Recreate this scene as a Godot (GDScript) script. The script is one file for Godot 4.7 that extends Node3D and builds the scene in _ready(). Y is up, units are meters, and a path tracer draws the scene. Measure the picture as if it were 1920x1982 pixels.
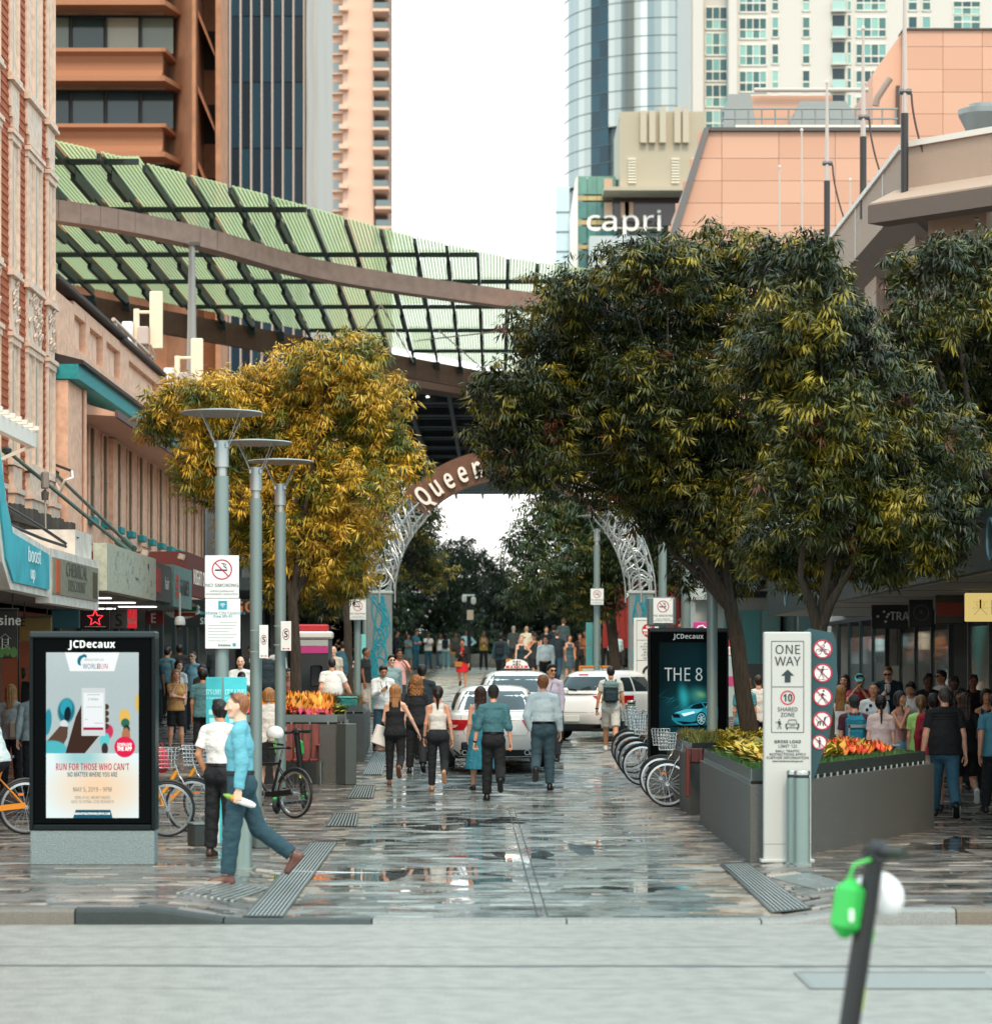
extends Node3D
# A wet pedestrian street entered from a road. Pixel measures of the photograph are turned into places on the ground by a level camera: y up, the street runs towards -z, d is the distance in front of the camera.

const F:=5500.0
const CX:=960.0
const HY:=1300.0
const CH:=2.05

var TX:={}
var MATS:={}
var taken:={}
var base_of:={}
var R:=RandomNumberGenerator.new()

class MB:  # collects triangles of one mesh
	var v:=PackedVector3Array()
	var n:=PackedVector3Array()
	var c:=PackedColorArray()
	var u:=PackedVector2Array()
	var ix:=PackedInt32Array()
	var tint:=Color(1,1,1)

	func vert(p: Vector3,nn: Vector3,uv:=Vector2.ZERO)->int:
		v.append(p)
		n.append(nn)
		c.append(tint)
		u.append(uv)
		return v.size()-1

	func face(a: int,b: int,d: int)->void:
		var g:=(v[b]-v[a]).cross(v[d]-v[a])
		ix.append(a)
		if g.dot(n[a]+n[b]+n[d])>0.0:
			ix.append(d)
			ix.append(b)
		else:
			ix.append(b)
			ix.append(d)

	func quad(a: Vector3,b: Vector3,e: Vector3,d: Vector3,nn:=Vector3.ZERO)->MB:
		if nn==Vector3.ZERO:
			nn=(e-a).cross(d-b).normalized()
		var k:=vert(a,nn,Vector2(0,1))
		vert(b,nn,Vector2(1,1))
		vert(e,nn,Vector2(1,0))
		vert(d,nn,Vector2(0,0))
		face(k,k+1,k+2)
		face(k,k+2,k+3)
		return self

	func tri(a: Vector3,b: Vector3,d: Vector3,nn:=Vector3.ZERO)->MB:
		if nn==Vector3.ZERO:
			nn=(b-a).cross(d-a).normalized()
		var k:=vert(a,nn)
		vert(b,nn)
		vert(d,nn)
		face(k,k+1,k+2)
		return self

	func obox(xf: Transform3D,size: Vector3)->MB:
		var h:=size/2.0
		for ax in 3:
			for s in [-1.0,1.0]:
				var nn:=Vector3.ZERO
				nn[ax]=s
				var e:=Vector3.ZERO
				var g:=Vector3.ZERO
				e[(ax+1) % 3]=h[(ax+1) % 3]
				g[(ax+2) % 3]=h[(ax+2) % 3]
				var o: Vector3=nn*h[ax]
				quad(xf*(o-e-g),xf*(o+e-g),xf*(o+e+g),xf*(o-e+g),(xf.basis*nn).normalized())
		return self

	func box(x0: float,x1: float,y0: float,y1: float,d0: float,d1: float)->MB:  # d is distance: z = -d
		return obox(Transform3D(Basis(),Vector3((x0+x1)/2,(y0+y1)/2,-(d0+d1)/2)),Vector3(absf(x1-x0),absf(y1-y0),absf(d1-d0)))

	func at(p: Vector3,size: Vector3)->MB:
		return obox(Transform3D(Basis(),p),size)

	func cbox(xf: Transform3D,size: Vector3,bv: float)->MB:  # a box with chamfered edges
		var h:=size/2.0
		bv=minf(bv,minf(h.x,minf(h.y,h.z))*0.9)
		for ax in 3:
			for s in [-1.0,1.0]:
				var nn:=Vector3.ZERO
				nn[ax]=s
				var e:=Vector3.ZERO
				var g:=Vector3.ZERO
				e[(ax+1) % 3]=h[(ax+1) % 3]-bv
				g[(ax+2) % 3]=h[(ax+2) % 3]-bv
				var o: Vector3=nn*h[ax]
				quad(xf*(o-e-g),xf*(o+e-g),xf*(o+e+g),xf*(o-e+g),(xf.basis*nn).normalized())
		for ax in 3:
			var b:=(ax+1) % 3
			var e:=(ax+2) % 3
			for s in [-1.0,1.0]:
				for t in [-1.0,1.0]:
					var p:=Vector3.ZERO
					var q:=Vector3.ZERO
					p[b]=s*h[b]
					p[e]=t*(h[e]-bv)
					q[b]=s*(h[b]-bv)
					q[e]=t*h[e]
					var l:=Vector3.ZERO
					l[ax]=h[ax]-bv
					var nn:=Vector3.ZERO
					nn[b]=s
					nn[e]=t
					quad(xf*(p-l),xf*(p+l),xf*(q+l),xf*(q-l),(xf.basis*nn).normalized())
		for sx in [-1.0,1.0]:
			for sy in [-1.0,1.0]:
				for sz in [-1.0,1.0]:
					var w:=Vector3(sx,sy,sz)
					tri(xf*(w*Vector3(h.x,h.y-bv,h.z-bv)),xf*(w*Vector3(h.x-bv,h.y,h.z-bv)),xf*(w*Vector3(h.x-bv,h.y-bv,h.z)),(xf.basis*w).normalized())
		return self

	func bar(a: Vector3,b: Vector3,w: float,h: float)->MB:  # a box from a to b
		var y:=(b-a)
		var l:=y.length()
		y /= l
		var x:=y.cross(Vector3.UP if absf(y.y)<0.95 else Vector3.FORWARD).normalized()
		return obox(Transform3D(Basis(x,y,x.cross(y)),(a+b)/2),Vector3(w,l,h))

	func tube(pts: Array,rad,sides:=8,caps:=true)->MB:
		var m:=pts.size()
		var t0: Vector3=(pts[1]-pts[0]).normalized()
		var s:=t0.cross(Vector3.UP if absf(t0.y)<0.9 else Vector3.RIGHT).normalized()
		var k0:=v.size()
		for i in m:
			var t: Vector3=(pts[mini(i+1,m-1)]-pts[maxi(i-1,0)]).normalized()
			s=(s-t*s.dot(t)).normalized()
			var w:=t.cross(s)
			var r: float=rad[i] if rad is Array else rad
			for k in sides:
				var nn:=s*cos(TAU*k/sides)+w*sin(TAU*k/sides)
				vert(pts[i]+nn*r,nn)
		for i in m-1:
			for k in sides:
				var a:=k0+i*sides+k
				var b:=k0+i*sides+(k+1) % sides
				face(a,b,b+sides)
				face(a,b+sides,a+sides)
		if caps:
			for e in [0,m-1]:
				var nn: Vector3=(pts[e]-pts[1 if e==0 else m-2]).normalized()
				var k1:=v.size()
				for k in sides:
					vert(v[k0+e*sides+k],nn)
				for k in range(1,sides-1):
					face(k1,k1+k,k1+k+1)
		return self

	func lathe(prof: Array,xf: Transform3D,sides:=16)->MB:  # prof: Vector2(radius, height)
		for i in prof.size()-1:
			var a: Vector2=prof[i]
			var b: Vector2=prof[i+1]
			var e:=(b-a).normalized()
			var k0:=v.size()
			for k in sides+1:
				var dirn:=Vector3(cos(TAU*k/sides),0,sin(TAU*k/sides))
				var nn:=(xf.basis*(dirn*e.y+Vector3.UP*-e.x)).normalized()
				vert(xf*(dirn*a.x+Vector3.UP*a.y),nn)
				vert(xf*(dirn*b.x+Vector3.UP*b.y),nn)
			for k in sides:
				var q:=k0+k*2
				face(q,q+1,q+3)
				face(q,q+3,q+2)
		return self

	func prism(poly: PackedVector2Array,xf: Transform3D,depth: float)->MB:  # poly in local xy, extruded along local z
		var idx:=Geometry2D.triangulate_polygon(poly)
		for e in [0.0,depth]:
			var nn:=(xf.basis*Vector3(0,0,-1.0 if e==0.0 else 1.0)).normalized()
			var k0:=v.size()
			for p in poly:
				vert(xf*Vector3(p.x,p.y,e),nn)
			for i in range(0,idx.size(),3):
				face(k0+idx[i],k0+idx[i+1],k0+idx[i+2])
		var cw:=Geometry2D.is_polygon_clockwise(poly)
		for i in poly.size():
			var a:=poly[i]
			var b:=poly[(i+1) % poly.size()]
			var o:=(b-a).normalized()
			var nn:=Vector3(o.y,-o.x,0)*(1.0 if not cw else -1.0)
			quad(xf*Vector3(a.x,a.y,0),xf*Vector3(b.x,b.y,0),xf*Vector3(b.x,b.y,depth),xf*Vector3(a.x,a.y,depth),(xf.basis*nn).normalized())
		return self

	func grid(rows: Array,middle,closed:=false)->MB:  # a smooth surface through rows of points, its normals away from the middle
		var m: int=rows[0].size()
		var k0:=v.size()
		for i in rows.size():
			for j in m:
				var du: Vector3=rows[mini(i+1,rows.size()-1)][j]-rows[maxi(i-1,0)][j]
				var dv: Vector3=rows[i][(j+1) % m if closed else mini(j+1,m-1)]-rows[i][(j-1+m) % m if closed else maxi(j-1,0)]
				var nn:=du.cross(dv).normalized()
				if nn.dot(rows[i][j]-middle)<0.0:
					nn=-nn
				vert(rows[i][j],nn,Vector2(float(j)/(m-1),float(i)/(rows.size()-1)))
		for i in rows.size()-1:
			for j in (m if closed else m-1):
				var a:=k0+i*m+j
				var b:=k0+i*m+(j+1) % m
				face(a,b,b+m)
				face(a,b+m,a+m)
		return self

	func arrays(a: Array,xf: Transform3D,mul:=Color.WHITE,nb:=Basis())->MB:  # a template: [v, n, ix, c]
		var k0:=v.size()
		var flip:=xf.basis.determinant()<0.0
		var av: PackedVector3Array=a[0]
		var an: PackedVector3Array=a[1]
		var ai: PackedInt32Array=a[2]
		var ac: PackedColorArray=a[3] if a.size()>3 else PackedColorArray()
		for i in av.size():
			v.append(xf*av[i])
			n.append((xf.basis*an[i]).normalized())
			u.append(Vector2.ZERO)
			if ac.size():
				c.append(ac[i]*mul if ac[i].a>0.5 else Color(ac[i].r,ac[i].g,ac[i].b))
			else:
				c.append(mul)
		if flip:
			for i in range(0,ai.size(),3):
				ix.append(k0+ai[i])
				ix.append(k0+ai[i+2])
				ix.append(k0+ai[i+1])
		else:
			for i in ai:
				ix.append(k0+i)
		return self

	func mesh()->ArrayMesh:
		var m:=ArrayMesh.new()
		if v.is_empty():
			return m
		var a:=[]
		a.resize(Mesh.ARRAY_MAX)
		a[Mesh.ARRAY_VERTEX]=v
		a[Mesh.ARRAY_NORMAL]=n
		a[Mesh.ARRAY_COLOR]=c
		a[Mesh.ARRAY_TEX_UV]=u
		a[Mesh.ARRAY_INDEX]=ix
		m.add_surface_from_arrays(Mesh.PRIMITIVE_TRIANGLES,a)
		return m

# ---------------------------------------------------------------- places
func rise(d: float)->float:  # the street climbs away from the road
	if d<42.0:
		return 0.0
	if d<98.0:
		return (d-42.0)*0.029
	return 1.624+(minf(d,140.0)-98.0)*0.015

func gh(x: float,d: float)->float:  # height of the paving; the footways beside the drive-in lie a little higher
	var side:=smoothstep(-2.05,-2.9,x) if x<0.0 else smoothstep(2.35,3.1,x)
	return rise(d)+0.09*side*(1.0-smoothstep(25.0,34.0,d))

func gx(px: float,d: float)->float:
	return (px-CX)/F*d

func P(px: float,py: float,d: float)->Vector3:
	return Vector3((px-CX)/F*d,CH+(HY-py)/F*d,-d)

func G(px: float,d: float)->Vector3:
	return Vector3(gx(px,d),gh(gx(px,d),d),-d)

func dg(py: float)->float:  # the distance at which the paving is seen at that height
	var a:=12.0
	var b:=97.0
	for i in 40:
		var m:=(a+b)/2
		if CH-rise(m)-(py-HY)*m/F>0.0:
			a=m
		else:
			b=m
	return a

# ---------------------------------------------------------------- objects
func numbered(called: String)->String:
	taken[called]=taken.get(called,-1)+1
	return called if taken[called]==0 else "%s_%03d" % [called,taken[called]]

func obj(called: String,shape,m: Material,parent: Node=self)->MeshInstance3D:
	var o:=MeshInstance3D.new()
	o.mesh=shape.mesh() if shape is MB else shape
	o.material_override=m
	o.name=numbered(called) if parent==self else called
	parent.add_child(o,true)
	return o

func wobj(called: String,shape: MB,m: Material,parent: Node=self)->MeshInstance3D:  # shape in world places, parent an unturned thing or a part of one
	var off: Vector3=base_of.get(parent,Vector3.ZERO)
	if off!=Vector3.ZERO:
		for i in shape.v.size():
			shape.v[i]-=off
	var o:=obj(called,shape,m,parent)
	base_of[o]=off
	return o

func thing(called: String,label: String,category: String,where:=Vector3.ZERO,turn:=0.0,group:="")->Node3D:
	var o:=Node3D.new()
	o.name=numbered(called)
	add_child(o)
	o.position=where
	o.rotation.y=turn
	base_of[o]=where
	return tag(o,label,category,group)

func tag(o: Node3D,label: String,category: String,group:="")->Node3D:
	o.set_meta("label",label)
	o.set_meta("category",category)
	if group:
		o.set_meta("group",group)
	return o

func kind(o: Node3D,k: String)->Node3D:
	o.set_meta("kind",k)
	return o

func copy(o: Node3D,where: Vector3,turn: float,label:="")->Node3D:
	var r: Node3D=o.duplicate()
	r.name=numbered(String(o.name).rstrip("0123456789").trim_suffix("_"))
	add_child(r)
	r.position=where
	r.rotation.y=turn
	if label:
		r.set_meta("label",label)
	return r

var font: SystemFont
func text(s: String,tall: float,m: Material,parent: Node,where: Vector3,turn:=0.0,wide:=1.0,bold:=false,serif:=false,deep:=0.003,called:="lettering")->MeshInstance3D:
	var f:=SystemFont.new()
	f.font_names=PackedStringArray(["Droid Serif" if serif else "Droid Sans"])
	f.font_weight=700 if bold else 400
	var t:=TextMesh.new()
	t.font=f
	t.text=s
	t.font_size=48
	t.pixel_size=tall/34.0
	t.depth=deep
	t.curve_step=1.5
	t.horizontal_alignment=HORIZONTAL_ALIGNMENT_CENTER
	t.vertical_alignment=VERTICAL_ALIGNMENT_CENTER
	var o:=obj(called,t,m,parent)
	o.transform=Transform3D(Basis(Vector3.UP,turn)*Basis.from_scale(Vector3(wide,1,1)),where)
	return o

# ---------------------------------------------------------------- materials
func noise_tex(freq: float,seed_: int,lo: float,hi: float,octaves:=3,kindn:=FastNoiseLite.TYPE_SIMPLEX_SMOOTH,px:=512,stretch:=1)->Texture2D:
	var nz:=FastNoiseLite.new()
	nz.seed=seed_
	nz.noise_type=kindn
	nz.frequency=freq
	nz.fractal_octaves=octaves
	var im:=nz.get_seamless_image(px,px/stretch)
	im.convert(Image.FORMAT_L8)
	var dat:=im.get_data()
	for i in dat.size():
		dat[i]=int(clampf(lo+(hi-lo)*dat[i]/255.0,0.0,1.0)*255.0)
	return ImageTexture.create_from_image(Image.create_from_data(px,px/stretch,false,Image.FORMAT_L8,dat))

func textures()->void:
	TX.fine=noise_tex(0.25,3,0.55,1.05,3)
	TX.grain=noise_tex(0.08,5,0.84,1.06,4)
	TX.cloud=noise_tex(0.012,7,0.86,1.06,5)
	TX.bump=noise_tex(0.09,11,0.0,1.0,4)
	TX.fold=noise_tex(0.02,13,0.0,1.0,3)
	TX.speck=noise_tex(0.16,17,0.5,1.3,2,FastNoiseLite.TYPE_CELLULAR)
	TX.wet=noise_tex(0.014,19,-0.25,1.2,4)
	TX.streak=noise_tex(0.03,23,0.6,1.12,4,FastNoiseLite.TYPE_SIMPLEX_SMOOTH,512,8)

func pm(hex: String,rough:=0.7,metal:=0.0,tex:="",scale:=1.0,bump:=0.0,bump_tex:="bump")->StandardMaterial3D:
	var key:="%s %s %s %s %s %s %s" % [hex,rough,metal,tex,scale,bump,bump_tex]
	if MATS.has(key):
		return MATS[key]
	var m:=StandardMaterial3D.new()
	m.resource_name="m"+hex
	m.albedo_color=Color(hex)
	m.roughness=rough
	m.metallic=metal
	if tex or bump>0.0:
		m.uv1_triplanar=true
		m.uv1_scale=Vector3.ONE*scale
	if tex:
		m.albedo_texture=TX[tex]
	if bump>0.0:
		m.heightmap_enabled=true
		m.heightmap_texture=TX[bump_tex]
		m.heightmap_scale=bump
	MATS[key]=m
	return m

func matt(m: StandardMaterial3D,specular:=0.12)->StandardMaterial3D:  # the same, with less shine
	var r: StandardMaterial3D=m.duplicate()
	r.metallic_specular=specular
	return r

func glow(hex: String,energy: float)->StandardMaterial3D:
	var key:="glow%s %s" % [hex,energy]
	if not MATS.has(key):
		var m:=StandardMaterial3D.new()
		m.albedo_color=Color(hex)*0.5
		m.albedo_color.a=1.0
		m.roughness=0.5
		m.emission_enabled=true
		m.emission=Color(hex)
		m.emission_energy_multiplier=energy
		MATS[key]=m
	return MATS[key]

func glass(hex:="ffffff",alpha:=0.2)->StandardMaterial3D:
	var key:="glass%s %s" % [hex,alpha]
	if not MATS.has(key):
		var m:=StandardMaterial3D.new()
		m.albedo_color=Color(hex)
		m.albedo_color.a=alpha
		m.roughness=0.04
		m.transparency=BaseMaterial3D.TRANSPARENCY_ALPHA
		MATS[key]=m
	return MATS[key]

func tinted()->StandardMaterial3D:  # colour comes from the vertices or the copies
	if not MATS.has("tinted"):
		var m:=StandardMaterial3D.new()
		m.vertex_color_use_as_albedo=true
		m.roughness=0.6
		MATS.tinted=m
	return MATS.tinted

func scatter(called: String,mesh_: Mesh,where: Array,cols: Array,m: Material,parent: Node)->MultiMeshInstance3D:
	var mm:=MultiMesh.new()
	mm.transform_format=MultiMesh.TRANSFORM_3D
	mm.use_colors=true
	mm.mesh=mesh_
	mm.instance_count=where.size()
	var buf:=PackedFloat32Array()
	buf.resize(where.size()*16)
	var off: Vector3=base_of.get(parent,Vector3.ZERO)
	for i in where.size():
		var t: Transform3D=where[i]
		var b:=t.basis
		var o:=t.origin-off
		var k:=i*16
		buf[k]=b.x.x
		buf[k+1]=b.y.x
		buf[k+2]=b.z.x
		buf[k+3]=o.x
		buf[k+4]=b.x.y
		buf[k+5]=b.y.y
		buf[k+6]=b.z.y
		buf[k+7]=o.y
		buf[k+8]=b.x.z
		buf[k+9]=b.y.z
		buf[k+10]=b.z.z
		buf[k+11]=o.z
		var c: Color=cols[i]
		buf[k+12]=c.r
		buf[k+13]=c.g
		buf[k+14]=c.b
		buf[k+15]=1.0
	mm.buffer=buf
	var o:=MultiMeshInstance3D.new()
	o.multimesh=mm
	o.material_override=m
	o.name=numbered(called) if parent==self else called
	parent.add_child(o,true)
	o.set_meta("kind","stuff")
	return o

func lin(hex: String)->Color:
	return Color(hex).srgb_to_linear()

# ---------------------------------------------------------------- people: joints and radii on a grid, joined by a smooth minimum and meshed as surface nets
class Field:
	var o:=Vector3.ZERO
	var cs:=0.02
	var nx:=0
	var ny:=0
	var nz:=0
	var f:=PackedFloat32Array()

	func _init(lo: Vector3,hi: Vector3,cell: float)->void:
		cs=cell
		o=lo-Vector3.ONE*cell*2.0
		nx=int((hi.x-lo.x)/cell)+6
		ny=int((hi.y-lo.y)/cell)+6
		nz=int((hi.z-lo.z)/cell)+6
		f.resize(nx*ny*nz)
		f.fill(1.0)

	func bone(a: Vector3,b: Vector3,ra: Vector2,rb: Vector2,k:=0.03,side:=Vector3.RIGHT,cut_b:=false,cut_a:=false)->void:
		var ax:=b-a
		var l:=ax.length()
		var w:=ax/l if l>1e-5 else Vector3.UP
		var s:=side-w*side.dot(w)
		if s.length()<0.05:
			s=w.cross(Vector3.BACK)
		s=s.normalized()
		var t:=s.cross(w)
		var rm:=maxf(maxf(ra.x,ra.y),maxf(rb.x,rb.y))+k+cs*2.5
		var x0:=clampi(int((minf(a.x,b.x)-rm-o.x)/cs),0,nx-1)
		var x1:=clampi(int((maxf(a.x,b.x)+rm-o.x)/cs)+1,0,nx-1)
		var y0:=clampi(int((minf(a.y,b.y)-rm-o.y)/cs),0,ny-1)
		var y1:=clampi(int((maxf(a.y,b.y)+rm-o.y)/cs)+1,0,ny-1)
		var z0:=clampi(int((minf(a.z,b.z)-rm-o.z)/cs),0,nz-1)
		var z1:=clampi(int((maxf(a.z,b.z)+rm-o.z)/cs)+1,0,nz-1)
		var il:=1.0/l if l>1e-5 else 0.0
		for iz in range(z0,z1+1):
			for iy in range(y0,y1+1):
				var i:=(iz*ny+iy)*nx+x0
				var q:=Vector3(o.x+x0*cs,o.y+iy*cs,o.z+iz*cs)-a
				var yv:=q.dot(w)
				var xv:=q.dot(s)
				var zv:=q.dot(t)
				var dy:=w.x*cs
				var dx:=s.x*cs
				var dz:=t.x*cs
				for ixx in range(x0,x1+1):
					var tt:=clampf(yv*il,0.0,1.0)
					var hw:=ra.x+(rb.x-ra.x)*tt
					var hd:=ra.y+(rb.y-ra.y)*tt
					var m:=minf(hw,hd)
					var yo:=(yv-tt*l)/m
					var d:=(sqrt(xv*xv/(hw*hw)+zv*zv/(hd*hd)+yo*yo)-1.0)*m
					if cut_b and d<yv-l:
						d=yv-l
					if cut_a and d<-yv:
						d=-yv
					var e:=f[i]
					if d<e+k:
						var h:=k-absf(d-e)
						f[i]=minf(d,e)-(h*h/(4.0*k) if h>0.0 else 0.0)
					i+=1
					yv+=dy
					xv+=dx
					zv+=dz

	func ball(p: Vector3,r: Vector3,k:=0.02)->void:  # an ellipsoid
		var m:=minf(r.x,minf(r.y,r.z))
		var rm:=maxf(r.x,maxf(r.y,r.z))+k+cs*2.5
		for iz in range(clampi(int((p.z-rm-o.z)/cs),0,nz-1),clampi(int((p.z+rm-o.z)/cs)+1,0,nz-1)+1):
			for iy in range(clampi(int((p.y-rm-o.y)/cs),0,ny-1),clampi(int((p.y+rm-o.y)/cs)+1,0,ny-1)+1):
				for ixx in range(clampi(int((p.x-rm-o.x)/cs),0,nx-1),clampi(int((p.x+rm-o.x)/cs)+1,0,nx-1)+1):
					var i:=(iz*ny+iy)*nx+ixx
					var q:=(Vector3(o.x+ixx*cs,o.y+iy*cs,o.z+iz*cs)-p)/r
					var d:=(q.length()-1.0)*m
					var e:=f[i]
					if d<e+k:
						var h:=k-absf(d-e)
						f[i]=minf(d,e)-(h*h/(4.0*k) if h>0.0 else 0.0)

	func hollow(p: Vector3,r: float,k:=0.008)->void:  # takes a ball away
		var rm:=r+k+cs*2.0
		for iz in range(clampi(int((p.z-rm-o.z)/cs),0,nz-1),clampi(int((p.z+rm-o.z)/cs)+1,0,nz-1)+1):
			for iy in range(clampi(int((p.y-rm-o.y)/cs),0,ny-1),clampi(int((p.y+rm-o.y)/cs)+1,0,ny-1)+1):
				for ixx in range(clampi(int((p.x-rm-o.x)/cs),0,nx-1),clampi(int((p.x+rm-o.x)/cs)+1,0,nx-1)+1):
					var i:=(iz*ny+iy)*nx+ixx
					var d:=r-(Vector3(o.x+ixx*cs,o.y+iy*cs,o.z+iz*cs)-p).length()
					var e:=f[i]
					var h:=k-absf(d-e)
					f[i]=maxf(d,e)+(h*h/(4.0*k) if h>0.0 else 0.0)

	func clip(nn: Vector3,c: float,only_y0:=-99.0,only_y1:=99.0)->void:  # keeps nn.p < c
		for iz in nz:
			for iy in ny:
				var y:=o.y+iy*cs
				if y<only_y0 or y>only_y1:
					continue
				var i:=(iz*ny+iy)*nx
				var d:=nn.x*o.x+nn.y*y+nn.z*(o.z+iz*cs)-c
				for ixx in nx:
					if f[i]<d:
						f[i]=d
					i+=1
					d+=nn.x*cs

	func ripple(amp: float,fx: float,fy: float,fz: float)->void:
		for iz in nz:
			for iy in ny:
				var i:=(iz*ny+iy)*nx
				for ixx in nx:
					if f[i]<0.06 and f[i]>-0.06:
						f[i]+=amp*sin((o.x+ixx*cs)*fx)*cos((o.z+iz*cs)*fz+(o.y+iy*cs)*fy)
					i+=1

	func nets()->Array:
		var v:=PackedVector3Array()
		var n:=PackedVector3Array()
		var tris:=PackedInt32Array()
		var id:=PackedInt32Array()
		id.resize(nx*ny*nz)
		id.fill(-1)
		var lim:=cs*2.0
		var sy:=nx
		var sz:=nx*ny
		var ea:=PackedInt32Array([0,2,4,6,0,1,4,5,0,1,2,3])
		var eb:=PackedInt32Array([1,3,5,7,2,3,6,7,4,5,6,7])
		var co:=PackedVector3Array()
		for k in 8:
			co.append(Vector3(k & 1,(k >> 1) & 1,k >> 2))
		var c:=PackedFloat32Array()
		c.resize(8)
		for iz in range(0,nz-1):
			for iy in range(0,ny-1):
				var i:=iz*sz+iy*sy-1
				for ixx in range(0,nx-1):
					i+=1
					var a:=f[i]
					if a>lim or a<-lim:
						continue
					c[0]=a
					c[1]=f[i+1]
					c[2]=f[i+sy]
					c[3]=f[i+sy+1]
					c[4]=f[i+sz]
					c[5]=f[i+sz+1]
					c[6]=f[i+sz+sy]
					c[7]=f[i+sz+sy+1]
					var ins:=0
					for k in 8:
						if c[k]<0.0:
							ins+=1
					if ins==0 or ins==8:
						continue
					var p:=Vector3.ZERO
					var m:=0
					for e in 12:
						var ca:=c[ea[e]]
						var cb:=c[eb[e]]
						if (ca<0.0)!=(cb<0.0):
							p+=co[ea[e]].lerp(co[eb[e]],ca/(ca-cb))
							m+=1
					id[i]=v.size()
					v.append(o+(Vector3(ixx,iy,iz)+p/m)*cs)
					var g:=Vector3(c[1]+c[3]+c[5]+c[7]-c[0]-c[2]-c[4]-c[6],c[2]+c[3]+c[6]+c[7]-c[0]-c[1]-c[4]-c[5],c[4]+c[5]+c[6]+c[7]-c[0]-c[1]-c[2]-c[3])
					n.append(g.normalized() if g.length_squared()>1e-14 else Vector3.UP)
		for iz in range(1,nz-1):
			for iy in range(1,ny-1):
				var i:=iz*sz+iy*sy
				for ixx in range(1,nx-1):
					i+=1
					if id[i]<0:
						continue
					var ins:=f[i]<0.0
					for ax in 3:
						var st: int=[1,sy,sz][ax]
						if (f[i+st]<0.0)==ins:
							continue
						var s1: int=[sy,sz,1][ax]
						var s2: int=[sz,1,sy][ax]
						var a:=id[i]
						var b:=id[i-s1]
						var d:=id[i-s1-s2]
						var e:=id[i-s2]
						if a<0 or b<0 or d<0 or e<0:
							continue
						if ins:
							tris.append_array(PackedInt32Array([a,d,b,a,e,d]))
						else:
							tris.append_array(PackedInt32Array([a,b,d,a,d,e]))
		return [v,n,tris]

const KINDS:=["head","hand","fist","shoe","heel","short","crop","fringe","long","bob","pony","curly","bun","braid","cap","scarf"]
var TPL:={}
var tpl_out:=[]

func v2(r: float)->Vector2:
	return Vector2(r,r)

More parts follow.
